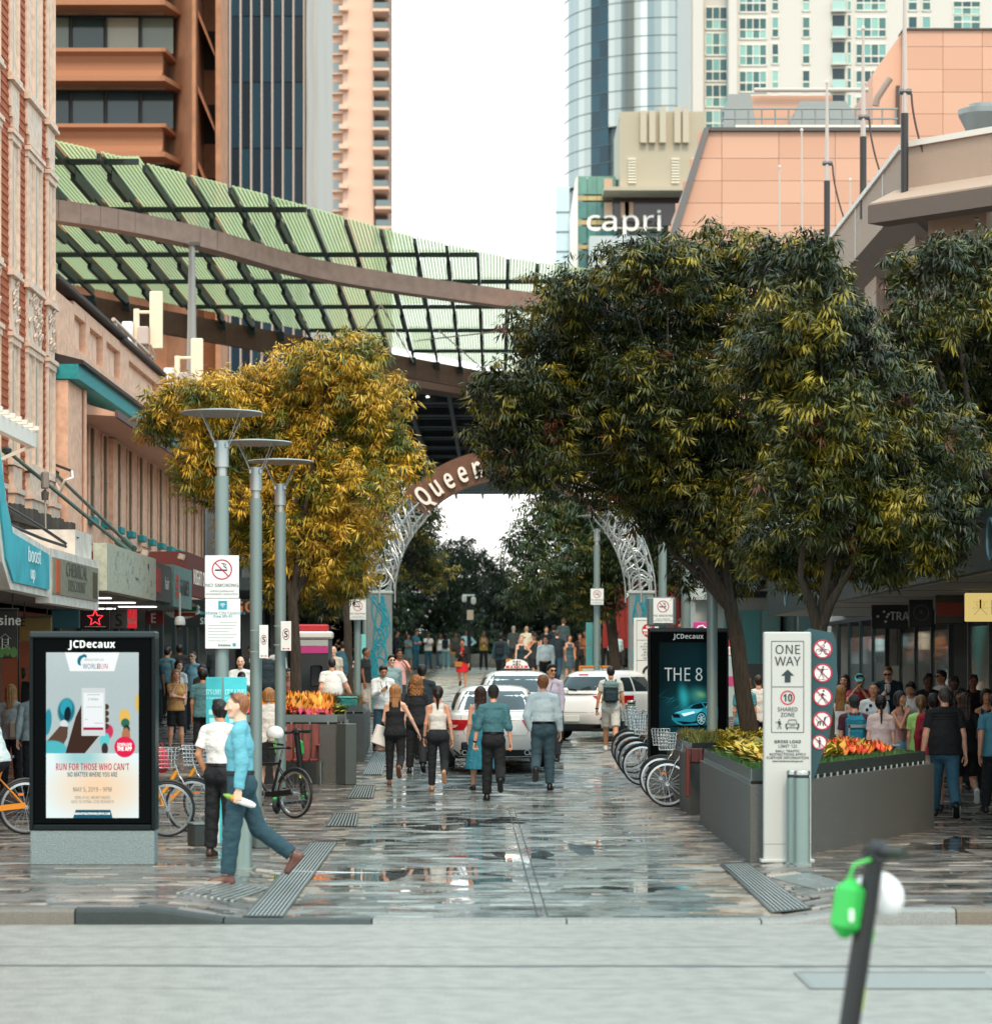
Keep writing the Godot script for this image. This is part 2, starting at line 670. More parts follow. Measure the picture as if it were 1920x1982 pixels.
func _template(job: int)->void:
	var what: String=KINDS[job >> 1]
	var coarse:=job & 1==1
	var fd: Field
	match what:
		"head":
			fd=Field.new(Vector3(-0.1,-0.15,-0.12),Vector3(0.1,0.125,0.13),0.009 if coarse else 0.0042)
			fd.ball(Vector3(0,0.028,-0.012),Vector3(0.073,0.09,0.093))
			fd.bone(Vector3(0,0.0,0.03),Vector3(0,-0.078,0.047),Vector2(0.06,0.06),Vector2(0.034,0.036),0.03)
			fd.bone(Vector3(0.05,-0.03,0.0),Vector3(0.02,-0.09,0.04),v2(0.024),v2(0.02),0.03)
			fd.bone(Vector3(-0.05,-0.03,0.0),Vector3(-0.02,-0.09,0.04),v2(0.024),v2(0.02),0.03)
			fd.ball(Vector3(0,-0.098,0.068),Vector3(0.018,0.014,0.018),0.02)
			fd.bone(Vector3(-0.03,0.034,0.076),Vector3(0.03,0.034,0.076),v2(0.012),v2(0.012),0.02)
			for s in [-1.0,1.0]:
				fd.ball(Vector3(0.042*s,-0.02,0.06),Vector3(0.024,0.022,0.022),0.02)
				fd.hollow(Vector3(0.032*s,0.012,0.1),0.016,0.012)
				fd.ball(Vector3(0.031*s,0.011,0.078),Vector3(0.013,0.01,0.012),0.004)
				fd.ball(Vector3(0.075*s,-0.004,-0.012),Vector3(0.011,0.032,0.019),0.006)
			fd.bone(Vector3(0,0.02,0.087),Vector3(0,-0.026,0.108),v2(0.009),v2(0.013),0.012)
			fd.bone(Vector3(-0.012,-0.03,0.097),Vector3(0.012,-0.03,0.097),v2(0.009),v2(0.009),0.01)
			fd.bone(Vector3(-0.016,-0.057,0.084),Vector3(0.016,-0.057,0.084),v2(0.008),v2(0.008),0.008)
			fd.bone(Vector3(-0.013,-0.067,0.083),Vector3(0.013,-0.067,0.083),v2(0.008),v2(0.008),0.007)
			fd.bone(Vector3(0,-0.06,-0.02),Vector3(0,-0.16,-0.035),v2(0.05),v2(0.054),0.03,Vector3.RIGHT,true)
		"hand","fist":  # a left hand that hangs: palm towards -x, thumb towards +z
			fd=Field.new(Vector3(-0.06,-0.21,-0.06),Vector3(0.03,0.04,0.085),0.0075 if coarse else 0.0036)
			fd.bone(Vector3(0,0.03,0),Vector3(0,-0.015,0),Vector2(0.02,0.028),Vector2(0.018,0.03),0.012)
			fd.bone(Vector3(0,-0.03,0.002),Vector3(-0.003,-0.085,0),Vector2(0.015,0.035),Vector2(0.012,0.038),0.012)
			var curl:=0.34 if what=="hand" else 1.25
			var lens:=[0.07,0.079,0.074,0.057]
			for k in 4:
				var p:=Vector3(-0.003,-0.088+absf(k-1.2)*-0.004*-1.0,0.029-k*0.0195)
				var ang: float=curl*(0.7+0.12*k)
				var dirn:=Vector3(-sin(ang*0.5),-cos(ang*0.5),0.05-0.05*k)
				var r:=0.0092-0.0006*k
				for seg in 3:
					var q: Vector3=p+dirn.normalized()*(lens[k]*[0.45,0.32,0.24][seg])
					fd.bone(p,q,v2(r),v2(r*0.93),0.004)
					p=q
					r *= 0.93
					ang+=curl*(1.0 if what=="fist" else 0.75)
					dirn=Vector3(-sin(ang),-cos(ang),dirn.z)
			var tp:=Vector3(-0.004,-0.03,0.024)
			for seg in 3:
				var tq: Vector3=tp+[Vector3(-0.012,-0.028,0.024),Vector3(-0.01,-0.026,0.014),Vector3(-0.008,-0.024,0.0)][seg]*(1.0 if what=="hand" else Vector3(1.6,0.9,0.8))
				fd.bone(tp,tq,v2([0.014,0.0115,0.0105][seg]),v2([0.0115,0.0105,0.009][seg]),0.006)
				tp=tq
		"shoe","heel":
			fd=Field.new(Vector3(-0.06,-0.09,-0.09),Vector3(0.06,0.05,0.2),0.013 if coarse else 0.0065)
			fd.bone(Vector3(0,-0.045,-0.035),Vector3(0,-0.052,0.15),Vector2(0.036,0.042),Vector2(0.04,0.03),0.02)
			if what=="shoe":
				fd.bone(Vector3(0,-0.05,-0.02),Vector3(0,0.02,-0.005),Vector2(0.04,0.05),Vector2(0.04,0.046),0.02,Vector3.RIGHT,true)
				fd.bone(Vector3(0,-0.02,0.0),Vector3(0,-0.045,0.12),v2(0.036),v2(0.03),0.02)
			else:
				fd.bone(Vector3(0,-0.04,-0.04),Vector3(0,-0.02,-0.04),v2(0.036),v2(0.034),0.01)
			fd.bone(Vector3(0,-0.072,-0.03),Vector3(0,-0.072,0.14),Vector2(0.04,0.016),Vector2(0.046,0.016),0.005)
			fd.clip(Vector3(0,-1,0),0.08)
		_:
			var far:=Vector3(0,-0.33,0) if what in ["long","pony","braid","curly","scarf"] else Vector3(0,-0.16,0)
			fd=Field.new(Vector3(-0.14,far.y,-0.19),Vector3(0.14,0.15,0.21 if what=="cap" else 0.12),0.0115 if coarse else 0.006)
			var up:=0.012
			if what=="crop":
				up=0.003
			elif what in ["bob","long"]:
				up=0.016
			elif what=="curly":
				up=0.03
			elif what in ["scarf","cap"]:
				up=0.018
			fd.ball(Vector3(0,0.03,-0.014),Vector3(0.074+up,0.091+up,0.094+up))
			if what in ["short","crop","bun","pony","braid"]:
				fd.bone(Vector3(0,0.0,-0.04),Vector3(0,-0.07,-0.05),Vector2(0.07,0.055),Vector2(0.054,0.03),0.03)
			if what=="short":
				fd.bone(Vector3(-0.035,0.105,0.05),Vector3(0.04,0.108,0.045),v2(0.026),v2(0.022),0.03)
			fd.clip(Vector3(0,-0.64,0.77),-0.004 if what=="crop" else (0.012 if what!="scarf" else 0.03))
			if what=="fringe":
				fd.clip(Vector3(0,1,0),0.06)
			if what=="cap":
				fd.clip(Vector3(0,-1,0.1),-0.03)
				fd.bone(Vector3(0,0.052,0.05),Vector3(0,0.03,0.17),Vector2(0.078,0.012),Vector2(0.062,0.008),0.006)
			if what in ["long","bob","curly","scarf"]:
				var low:=-0.3 if what!="bob" else -0.115
				if what=="curly":
					low=-0.24
				var wide:=0.085 if what!="curly" else 0.12
				fd.bone(Vector3(0,0.04,-0.035),Vector3(0,-0.1,-0.05),Vector2(0.09+up*0.4,0.078),Vector2(wide+0.008,0.062),0.02,Vector3.RIGHT,true)
				if what!="bob":
					fd.bone(Vector3(0,-0.1,-0.05),Vector3(0,low,-0.085),Vector2(wide+0.008,0.06),Vector2(wide*0.92,0.035),0.02,Vector3.RIGHT,true)
				for s in [-1.0,1.0]:
					fd.bone(Vector3(0.07*s,0.03,0.005),Vector3(0.082*s,low*0.8,0.0),Vector2(0.022,0.034),Vector2(0.022,0.025),0.02)
				fd.ripple(0.005 if what!="curly" else 0.014,140.0 if what!="curly" else 95.0,8.0 if what!="curly" else 90.0,110.0)
			if what=="scarf":
				fd.bone(Vector3(0,-0.08,0.0),Vector3(0,-0.26,-0.01),Vector2(0.08,0.085),Vector2(0.15,0.12),0.03)
			if what=="pony":
				fd.bone(Vector3(0,0.045,-0.11),Vector3(0,-0.02,-0.145),v2(0.028),v2(0.034),0.02)
				fd.bone(Vector3(0,-0.02,-0.145),Vector3(0.006,-0.27,-0.115),v2(0.034),v2(0.012),0.02)
			if what=="braid":
				for k in 8:
					fd.ball(Vector3(0,-0.05-0.035*k,-0.1-0.02*sin(k*0.35)),Vector3(0.022-0.0012*k,0.022,0.02),0.008)
			if what=="bun":
				fd.ball(Vector3(0,0.06,-0.125),Vector3(0.042,0.04,0.036),0.012)
			if what in ["short","crop","pony","bun","braid","fringe"]:
				fd.ripple(0.0035,160.0,60.0,150.0)
	var a:=fd.nets()
	if what=="head":
		var c:=PackedColorArray()
		for p in a[0]:
			var k:=Color(1,1,1,1)
			var e:=Vector2(absf(p.x)-0.031,p.y-0.011)
			if p.z>0.06:
				if e.length()<(0.007 if not coarse else 0.009):
					k=Color(0.03,0.02,0.015,0.0)
				elif absf(e.x)<0.015 and absf(e.y)<0.007:
					k=Color(0.6,0.55,0.5,0.0) if not coarse else Color(0.4,0.35,0.3)
				elif absf(e.x)<0.018 and absf(e.y-0.024)<0.006:
					k=Color(0.45,0.4,0.38)
				elif absf(p.x)<0.024 and absf(p.y+0.062)<0.0105:
					k=Color(0.85,0.5,0.48)
			c.append(k)
		a.append(c)
	tpl_out[job]=a

# poses: legs [hip, knee, foot pitch, spread] left and right, arms [forward, out, elbow, twist] left and right, torso lean, head [yaw, pitch] in degrees
func pose_of(called: String)->Dictionary:
	var p:={"l": [2,2,0,3],"r": [2,2,0,3],"al": [2,7,12,20],"ar": [2,7,12,20],"lean": 0,"head": [0,0],"hands": "hand"}
	for word in called.split("+"):
		match word:
			"walk_l":
				p.merge({"l": [24,6,-10,1],"r": [-14,32,48,1],"al": [-16,9,16,15],"ar": [18,9,24,15],"lean": 3},true)
			"walk_r":
				p.merge({"r": [24,6,-10,1],"l": [-14,32,48,1],"ar": [-16,9,16,15],"al": [18,9,24,15],"lean": 3},true)
			"stride_l":  # a long step, the rear heel high
				p.merge({"l": [9,3,-2,0],"r": [-21,32,48,0],"al": [-6,6,22,10],"ar": [14,6,24,15],"lean": 4},true)
			"mid":
				p.merge({"l": [8,6,0,2],"r": [-6,30,30,2],"al": [-6,10,14,15],"ar": [8,10,16,15],"lean": 2},true)
			"lift_r":
				p.merge({"l": [6,4,0,1],"r": [-4,62,60,2],"al": [6,11,16,15],"ar": [-8,11,16,15],"lean": 2},true)
			"lift_l":
				p.merge({"r": [6,4,0,1],"l": [-4,62,60,2],"ar": [6,11,16,15],"al": [-8,11,16,15],"lean": 2},true)
			"phone":
				p.merge({"ar": [22,4,95,28],"head": [0,22]},true)
			"phone_l":
				p.merge({"al": [22,4,95,28],"head": [0,22]},true)
			"both":
				p.merge({"ar": [20,4,92,34],"al": [20,4,88,34]},true)
			"folded":
				p.merge({"ar": [22,6,100,66],"al": [26,6,96,66]},true)
			"ear":
				p.merge({"al": [34,22,138,20]},true)
			"ear_r":
				p.merge({"ar": [34,22,138,20]},true)
			"chin":
				p.merge({"ar": [40,4,132,30],"al": [20,4,95,60]},true)
			"hip":
				p.merge({"al": [-14,42,95,60]},true)
			"photo":
				p.merge({"ar": [62,12,118,26],"al": [58,12,116,26],"head": [0,12]},true)
			"carry_l":
				p.merge({"al": [14,12,62,10],"hands": "fist"},true)
			"hang":
				p.merge({"al": [0,13,8,20],"ar": [0,11,8,20],"hands": "fist"},true)
			"hold_l":
				p.merge({"al": [-7,7,14,4],"ar": [2,6,10,10],"hands": "fist","lean": 1},true)
			"hand_in":
				p.merge({"al": [-12,14,42,50]},true)
			"sit":
				p.merge({"l": [86,84,0,7],"r": [84,86,0,7],"al": [24,8,50,30],"ar": [24,8,50,30],"lean": 8},true)
			"ride":
				p.merge({"l": [62,74,10,4],"r": [24,30,6,4],"al": [48,12,14,8],"ar": [48,12,14,8],"lean": 14,"hands": "fist"},true)
			"lean":
				p.merge({"lean": 16},true)
			"left":
				p.head=[42,4]
			"right":
				p.head=[-42,4]
			"down":
				p.head=[0,24]
			"out":
				p.merge({"ar": [4,28,10,10]},true)
	return p

var crowd:=[]
var crowd_out:=[]

func _person(job: int)->void:
	var w: Dictionary=crowd[job]
	var p: Dictionary=w.pose
	var s: float=w.h/1.75
	var fem: bool=w.sex=="f"
	var fat: float=w.fat
	var far: float=w.d
	var cell:=0.0125 if far<34.0 else (0.0155 if far<50.0 else (0.021 if far<75.0 else 0.027))
	var lod:=0 if far<50.0 else 1
	var T:=Basis(Vector3.RIGHT,deg_to_rad(p.lean))
	var H:=Vector3(0,0.93*s,0)
	var feet:=[]
	var legs:=[]
	var low:=9.0
	for k in 2:
		var sg:=1.0 if k==0 else -1.0
		var a: Array=p.l if k==0 else p.r
		var B:=Basis(Vector3.BACK,deg_to_rad(a[3])*sg)*Basis(Vector3.RIGHT,-deg_to_rad(a[0]))
		var hip:=H+Vector3((0.088 if not fem else 0.092)*sg,-0.02,0)*s
		var knee:=hip+B*Vector3(0,-0.43,0)*s
		var B2:=B*Basis(Vector3.RIGHT,deg_to_rad(a[1]))
		var ank:=knee+B2*Vector3(0,-0.41,0)*s
		var fb:=Basis(Vector3.UP,deg_to_rad(8.0)*sg)*Basis(Vector3.RIGHT,deg_to_rad(a[2]))
		for q in [Vector3(0,-0.08,-0.06),Vector3(0,-0.08,0.18)]:
			low=minf(low,(ank+fb*q*s).y)
		legs.append([hip,knee,ank])
		feet.append(fb)
	var drop:=Vector3(0,low,0) if not w.has("seat") else Vector3(0,legs[0][0].y-w.seat-0.1,0)
	H-=drop
	for g in legs:
		for k in 3:
			g[k]-=drop
	var spine:=func(x: float,y: float,z:=0.0)->Vector3:
		return H+T*(Vector3(x,y-0.93,z)*s)
	var shw:=(0.178 if not fem else 0.152)+fat*0.1
	var arms:=[]
	for k in 2:
		var sg:=1.0 if k==0 else -1.0
		var a: Array=p.al if k==0 else p.ar
		var B:=T*Basis(Vector3.BACK,deg_to_rad(a[1])*sg)*Basis(Vector3.RIGHT,-deg_to_rad(a[0]))*Basis(Vector3.UP,-deg_to_rad(a[3])*sg)
		var sh: Vector3=spine.call(shw*sg,1.405,-0.008)
		var el:=sh+B*Vector3(0,-0.285,0)*s
		var B2:=B*Basis(Vector3.RIGHT,-deg_to_rad(a[2]))
		var wr:=el+B2*Vector3(0,-0.25,0)*s
		arms.append([sh,el,wr,B2])
	var neck: Vector3=spine.call(0,1.5,-0.005)
	var HB:=T*Basis(Vector3.UP,deg_to_rad(p.head[0]))*Basis(Vector3.RIGHT,deg_to_rad(p.head[1])-deg_to_rad(p.lean)*0.7)
	var hc:=neck+HB*Vector3(0,0.142,0.022)*s
	w.at={"head": Transform3D(HB.scaled(Vector3.ONE*s),hc),"arms": arms,"T": T,"H": H,"s": s,"legs": legs}
	# radii
	var q:={
		"pel": Vector2(0.158+fat*0.5,0.112+fat*0.6) if not fem else Vector2(0.165+fat*0.5,0.112+fat*0.5),
		"wai": Vector2(0.138+fat,0.1+fat*1.3) if not fem else Vector2(0.118+fat,0.088+fat),
		"che": Vector2(0.152+fat*0.5,0.108+fat*0.6) if not fem else Vector2(0.138+fat*0.5,0.1+fat*0.5),
		"sho": Vector2(0.13,0.07) if not fem else Vector2(0.108,0.06),"arm": (0.047 if not fem else 0.039)+fat*0.2,"thi": (0.084 if not fem else 0.086)+fat*0.25,
	}
	var side:=T*Vector3.RIGHT
	var lo:=Vector3(-0.32,0,-0.3)
	var hi:=Vector3(0.32,1.62*s,0.3)
	for g in legs+arms:
		for k in 3:
			lo=Vector3(minf(lo.x,g[k].x-0.1),minf(lo.y,g[k].y-0.1),minf(lo.z,g[k].z-0.1))
			hi=Vector3(maxf(hi.x,g[k].x+0.1),maxf(hi.y,g[k].y+0.1),maxf(hi.z,g[k].z+0.1))
	var torso:=func(fd: Field,off: float,y0: float,up:=true)->void:
		var e:=Vector2(off,off)
		if y0<1.0:
			fd.bone(spine.call(0,maxf(0.9,y0-0.02)),spine.call(0,1.08),q.pel*s+e*0.6,q.wai*s+e*0.6,0.04,side)
			for sg in [-1.0,1.0]:
				fd.bone(spine.call(0.07*sg,0.92,-0.045),spine.call(0.07*sg,0.9,-0.045),v2(0.088*s+off),v2(0.088*s+off),0.03)
		if fat>0.02:
			fd.bone(spine.call(0,1.06,0.05),spine.call(0,1.1,0.05),Vector2(0.12+fat,0.09+fat)*s+e,Vector2(0.12+fat,0.09+fat)*s+e,0.05,side)
		fd.bone(spine.call(0,1.07),spine.call(0,1.27,0.005),q.wai*s+e*0.6,q.che*s+e,0.04,side)
		if fem:
			for sg in [-1.0,1.0]:
				fd.bone(spine.call(0.066*sg,1.265,0.07),spine.call(0.07*sg,1.24,0.078),v2(0.052*s+off),v2(0.056*s+off),0.03)
		if up:
			fd.bone(spine.call(0,1.26,0.005),spine.call(0,1.4,-0.01),q.che*s+e,q.sho*s+e,0.04,side)
			for sg in [-1.0,1.0]:
				fd.bone(spine.call(0.05*sg,1.445,-0.014),spine.call((shw-0.01)*sg,1.41,-0.01),v2(0.045*s+off),v2(q.arm*s+off),0.03)
	# the body, all of it one surface
	var fb2:=Field.new(lo,hi,cell)
	torso.call(fb2,0.0,0.9)
	fb2.bone(spine.call(0,1.42,-0.01),spine.call(0,1.56,0.006),v2(0.06*s),v2(0.051*s if not fem else 0.045*s),0.03)
	for k in 2:
		var g: Array=arms[k]
		fb2.bone(g[0],g[1],v2(q.arm*s),v2(q.arm*0.84*s),0.012)
		fb2.bone(g[1],g[2],v2(q.arm*0.86*s),v2(0.026*s),0.015)
		g=legs[k]
		fb2.bone(g[0],g[1],v2(q.thi*s),v2(0.056*s),0.03)
		var cm: Vector3=g[1].lerp(g[2],0.33)-(g[2]-g[1]).cross(Vector3.RIGHT).normalized()*0.012*-1.0*s
		fb2.bone(g[1],cm,v2(0.054*s),v2(0.055*s),0.02)
		fb2.bone(cm,g[2],v2(0.055*s),v2(0.034*s),0.02)
	var skin: Color=w.skin
	var mb:=MB.new()
	mb.arrays(fb2.nets(),Transform3D(),skin)
	mb.arrays(TPL["head%d" % lod],w.at.head,skin)
	for k in 2:
		var hb: Basis=arms[k][3]
		hb=hb.scaled(Vector3.ONE*s)
		if k==1:
			hb=hb*Basis.from_scale(Vector3(-1,1,1))
		mb.arrays(TPL[("%s%d" % ["hand" if p.hands=="hand" or (k==1 and not w.get("fists",false)) else "fist",lod])],Transform3D(hb,arms[k][2]),skin)
	var out:={"body": mb}
	# trousers, shorts and skirts
	var bot: String=w.bot[0]
	if bot!="none":
		var fd:=Field.new(lo,Vector3(hi.x,1.2*s,hi.z),cell)
		var off:=0.012
		if bot in ["trousers","jeans","slim","shorts","capri"]:
			var loose:=0.014 if bot=="slim" else 0.026
			fd.bone(spine.call(0,0.9),spine.call(0,1.05),q.pel*s+v2(off),q.wai*s+v2(off+0.01),0.04,side)
			for sg in [-1.0,1.0]:
				fd.bone(spine.call(0.07*sg,0.92,-0.045),spine.call(0.07*sg,0.9,-0.045),v2(0.092*s+off),v2(0.092*s+off),0.03)
			for k in 2:
				var g: Array=legs[k]
				if bot=="shorts":
					fd.bone(g[0],g[0].lerp(g[1],0.9),v2(q.thi*s+0.016),v2(0.092*s),0.03,Vector3.RIGHT,true)
				else:
					fd.bone(g[0],g[1],v2(q.thi*s+off),v2(0.056*s+loose),0.03)
					fd.bone(g[1],g[1].lerp(g[2],0.94 if bot!="capri" else 0.6),v2(0.056*s+loose),v2(0.044*s+loose),0.02,Vector3.RIGHT,true)
					if bot!="slim" and lod==0:
						fd.ripple(0.0018,22.0,50.0,26.0)
			fd.clip(T*Vector3.UP,(T*Vector3.UP).dot(spine.call(0,1.035)))
		else:
			var hem: float=w.bot[2]
			var flare: float=w.bot[3]
			var c1: Vector3=(legs[0][1]+legs[1][1])*0.5
			var top: Vector3=spine.call(0,1.06)
			var y1: float=hem*s
			var mid: Vector3=spine.call(0,0.88)
			var b:=Vector3(lerpf(mid.x,c1.x,0.5),y1,lerpf(mid.z,c1.z,(mid.y-y1)/0.5*0.6))
			fd.bone(top,mid,q.wai*s+v2(off+0.006),(q.pel+Vector2(0.008,0.028))*s+v2(off),0.03,side)
			fd.bone(mid,b,(q.pel+Vector2(0.008,0.03))*s+v2(off),Vector2(flare,flare*0.9)*s,0.03,side,true)
			fd.ripple(0.007,60.0,3.0,55.0)
			fd.clip(Vector3(0,-1,0),-y1)
			fd.clip(T*Vector3.UP,(T*Vector3.UP).dot(spine.call(0,1.045)))
		var mt2:=MB.new()
		mt2.arrays(fd.nets(),Transform3D())
		out[("skirt" if bot=="skirt" else bot) if bot!="slim" else "trousers"]=mt2
	# tops
	var top2: String=w.top[0]
	if top2!="none":
		var off2: float={"tee": 0.018,"polo": 0.018,"shirt": 0.02,"rolled": 0.02,"short_shirt": 0.021,"tank": 0.012,"vest": 0.016,"dress_top": 0.013,"tunic": 0.02,"sweater": 0.026,"jacket": 0.034,"cardigan": 0.026,"gown": 0.04}.get(top2,0.018)
		var tuck: bool=w.tuck
		var hem:=1.015 if tuck or top2=="dress_top" else (0.86 if top2!="jacket" else 0.8)
		var fd:=Field.new(lo,hi,cell)
		torso.call(fd,off2,0.9)
		if not tuck and top2!="dress_top":
			fd.bone(spine.call(0,0.84),spine.call(0,1.1),q.pel*s+v2(off2+0.012),q.wai*s+v2(off2+0.012),0.05,side)
		fd.clip(T*Vector3.DOWN,(T*Vector3.DOWN).dot(spine.call(0,hem)))
		var reach: float={"tee": 0.62,"polo": 0.66,"short_shirt": 0.7,"shirt": 2.0,"rolled": 1.25,"sweater": 2.0,"jacket": 2.0,"cardigan": 2.0,"gown": 2.0}.get(top2,0.0)
		for k in 2:
			var g: Array=arms[k]
			if reach>0.0:
				var a1: Vector3=g[0].lerp(g[1],minf(reach,1.0))
				fd.bone(g[0],a1,v2(q.arm*s+off2),v2(q.arm*(0.9 if reach>=1.0 else 0.98)*s+off2),0.012,Vector3.RIGHT,reach<1.0)
				if reach>1.0:
					fd.bone(g[1],g[1].lerp(g[2],minf(reach-1.0,0.97)),v2(q.arm*0.9*s+off2),v2(0.032*s+off2*0.8),0.02,Vector3.RIGHT,true)
		if lod==0 and reach>0.0:
			fd.ripple(0.003,30.0,40.0,26.0)
		if reach==0.0:
			for k in 2:
				var sg:=1.0 if k==0 else -1.0
				fd.clip(Vector3(sg,0,0),(spine.call(shw-0.052,1.4) as Vector3).x*sg if sg>0.0 else -(spine.call(-shw+0.052,1.4) as Vector3).x,(spine.call(0,1.3) as Vector3).y)
				fd.hollow(arms[k][0]+Vector3(0.03*sg,0.0,0)*s,0.078*s)
		fd.hollow(spine.call(0,1.53,0.03 if top2!="vest" else 0.05),(0.085 if reach>0.0 else 0.115)*s)
		if top2 in ["shirt","rolled","short_shirt","polo","jacket"]:
			fd.bone(spine.call(0,1.45,-0.014),spine.call(0,1.508,-0.002),Vector2(0.075,0.072)*s,Vector2(0.064,0.062)*s,0.01,side,true)
		var mt2:=MB.new()
		mt2.arrays(fd.nets(),Transform3D())
		out[{"dress_top": "bodice","rolled": "shirt","short_shirt": "shirt","tee": "t_shirt","tank": "tank_top","polo": "polo_shirt"}.get(top2,top2)]=mt2
	for k in 2:
		if w.shoe[0]=="none":
			break
		var mt2:=MB.new()
		mt2.arrays(TPL["%s%d" % [w.shoe[0],lod]],Transform3D((feet[k] as Basis).scaled(Vector3.ONE*s),legs[k][2]))
		out["shoe%d" % k]=mt2
	if w.hair[0]!="none":
		for piece in w.hair[0].split("&"):
			var mt2:=MB.new()
			mt2.arrays(TPL["%s%d" % [piece,lod]],w.at.head)
			out["hair" if not piece in ["cap","scarf"] else ("cap" if piece=="cap" else "head_scarf")]=mt2
	crowd_out[job]=out

func cloth(hex: String,rough:=0.85)->StandardMaterial3D:
	return pm(hex,rough,0.0,"",1.1,1.5,"fold")

func skin_mat()->StandardMaterial3D:
	if not MATS.has("skin"):
		var m:=StandardMaterial3D.new()
		m.vertex_color_use_as_albedo=true
		m.roughness=0.5
		m.subsurf_scatter_enabled=true
		m.subsurf_scatter_strength=0.1
		MATS.skin=m
	return MATS.skin

const TONES:={"p": "e8b9a0","f": "d9a186","t": "c08a68","b": "8a5a40","k": "543527"}

# one row of the cast: px | d or feet py with f | height | sex | yaw | pose | skin | hair colour | top colour [tuck] | bottom colour [hem flare] | shoe colour | extras | label
func cast(rows: String)->void:
	for row in rows.split("\n",false):
		var c:=row.split("|")
		if c.size()<13:
			continue
		var d:=dg(float(c[1].substr(1))) if c[1].begins_with("f") else float(c[1])
		var t: PackedStringArray=c[8].split(" ",false)
		var b: PackedStringArray=c[9].split(" ",false)
		var hr: PackedStringArray=c[7].split(" ",false)
		var w:={"d": d,"h": float(c[2]),"sex": c[3],"yaw": float(c[4]),"pose": pose_of(c[5]),"skin": lin(TONES[c[6]]),"hair": hr,"top": t,"tuck": t.size()>2,"bot": Array(b),"shoe": c[10].split(" ",false),"fat": 0.0,"x": gx(float(c[0]),d),"label": c[12],"extras": c[11]}
		if w.bot.size()>3:
			w.bot[2]=float(b[2])
			w.bot[3]=float(b[3])
		w.lift=0.0
		for e in c[11].split(" ",false):
			if e.begins_with("fat"):
				w.fat=float(e.substr(3))/100.0
			if e.begins_with("seat"):
				w.seat=float(e.substr(4))/100.0
			if e.begins_with("lift"):
				w.lift=float(e.substr(4))/100.0
			if e=="fists":
				w.fists=true
		crowd.append(w)

func populate()->void:
	tpl_out.resize(KINDS.size()*2)
	var g:=WorkerThreadPool.add_group_task(_template,KINDS.size()*2)
	WorkerThreadPool.wait_for_group_task_completion(g)
	for i in tpl_out.size():
		TPL["%s%d" % [KINDS[i >> 1],i & 1]]=tpl_out[i]
	crowd_out.resize(crowd.size())
	g=WorkerThreadPool.add_group_task(_person,crowd.size())
	WorkerThreadPool.wait_for_group_task_completion(g)
	for i in crowd.size():
		var w: Dictionary=crowd[i]
		var o:=thing("person",w.label,"person",Vector3(w.x,gh(w.x,w.d)+w.lift,-w.d),deg_to_rad(w.yaw),"people on the street")
		var out: Dictionary=crowd_out[i]
		for part in out:
			var m: Material=skin_mat()
			var called: String=part
			if part.begins_with("shoe"):
				m=pm(w.shoe[1],0.4)
				called="shoe"
			elif part=="hair":
				m=pm(w.hair[1],0.5,0.0,"streak",4.0)
			elif part in ["cap","head_scarf"]:
				m=cloth(w.hair[2] if w.hair.size()>2 else w.hair[1])
			elif part in ["trousers","jeans","shorts","skirt","capri"]:
				m=cloth(w.bot[1])
			elif part!="body":
				m=cloth(w.top[1])
			obj(called,out[part],m,o)
		for e in w.extras.split(" ",false):
			extra(o,w,e)

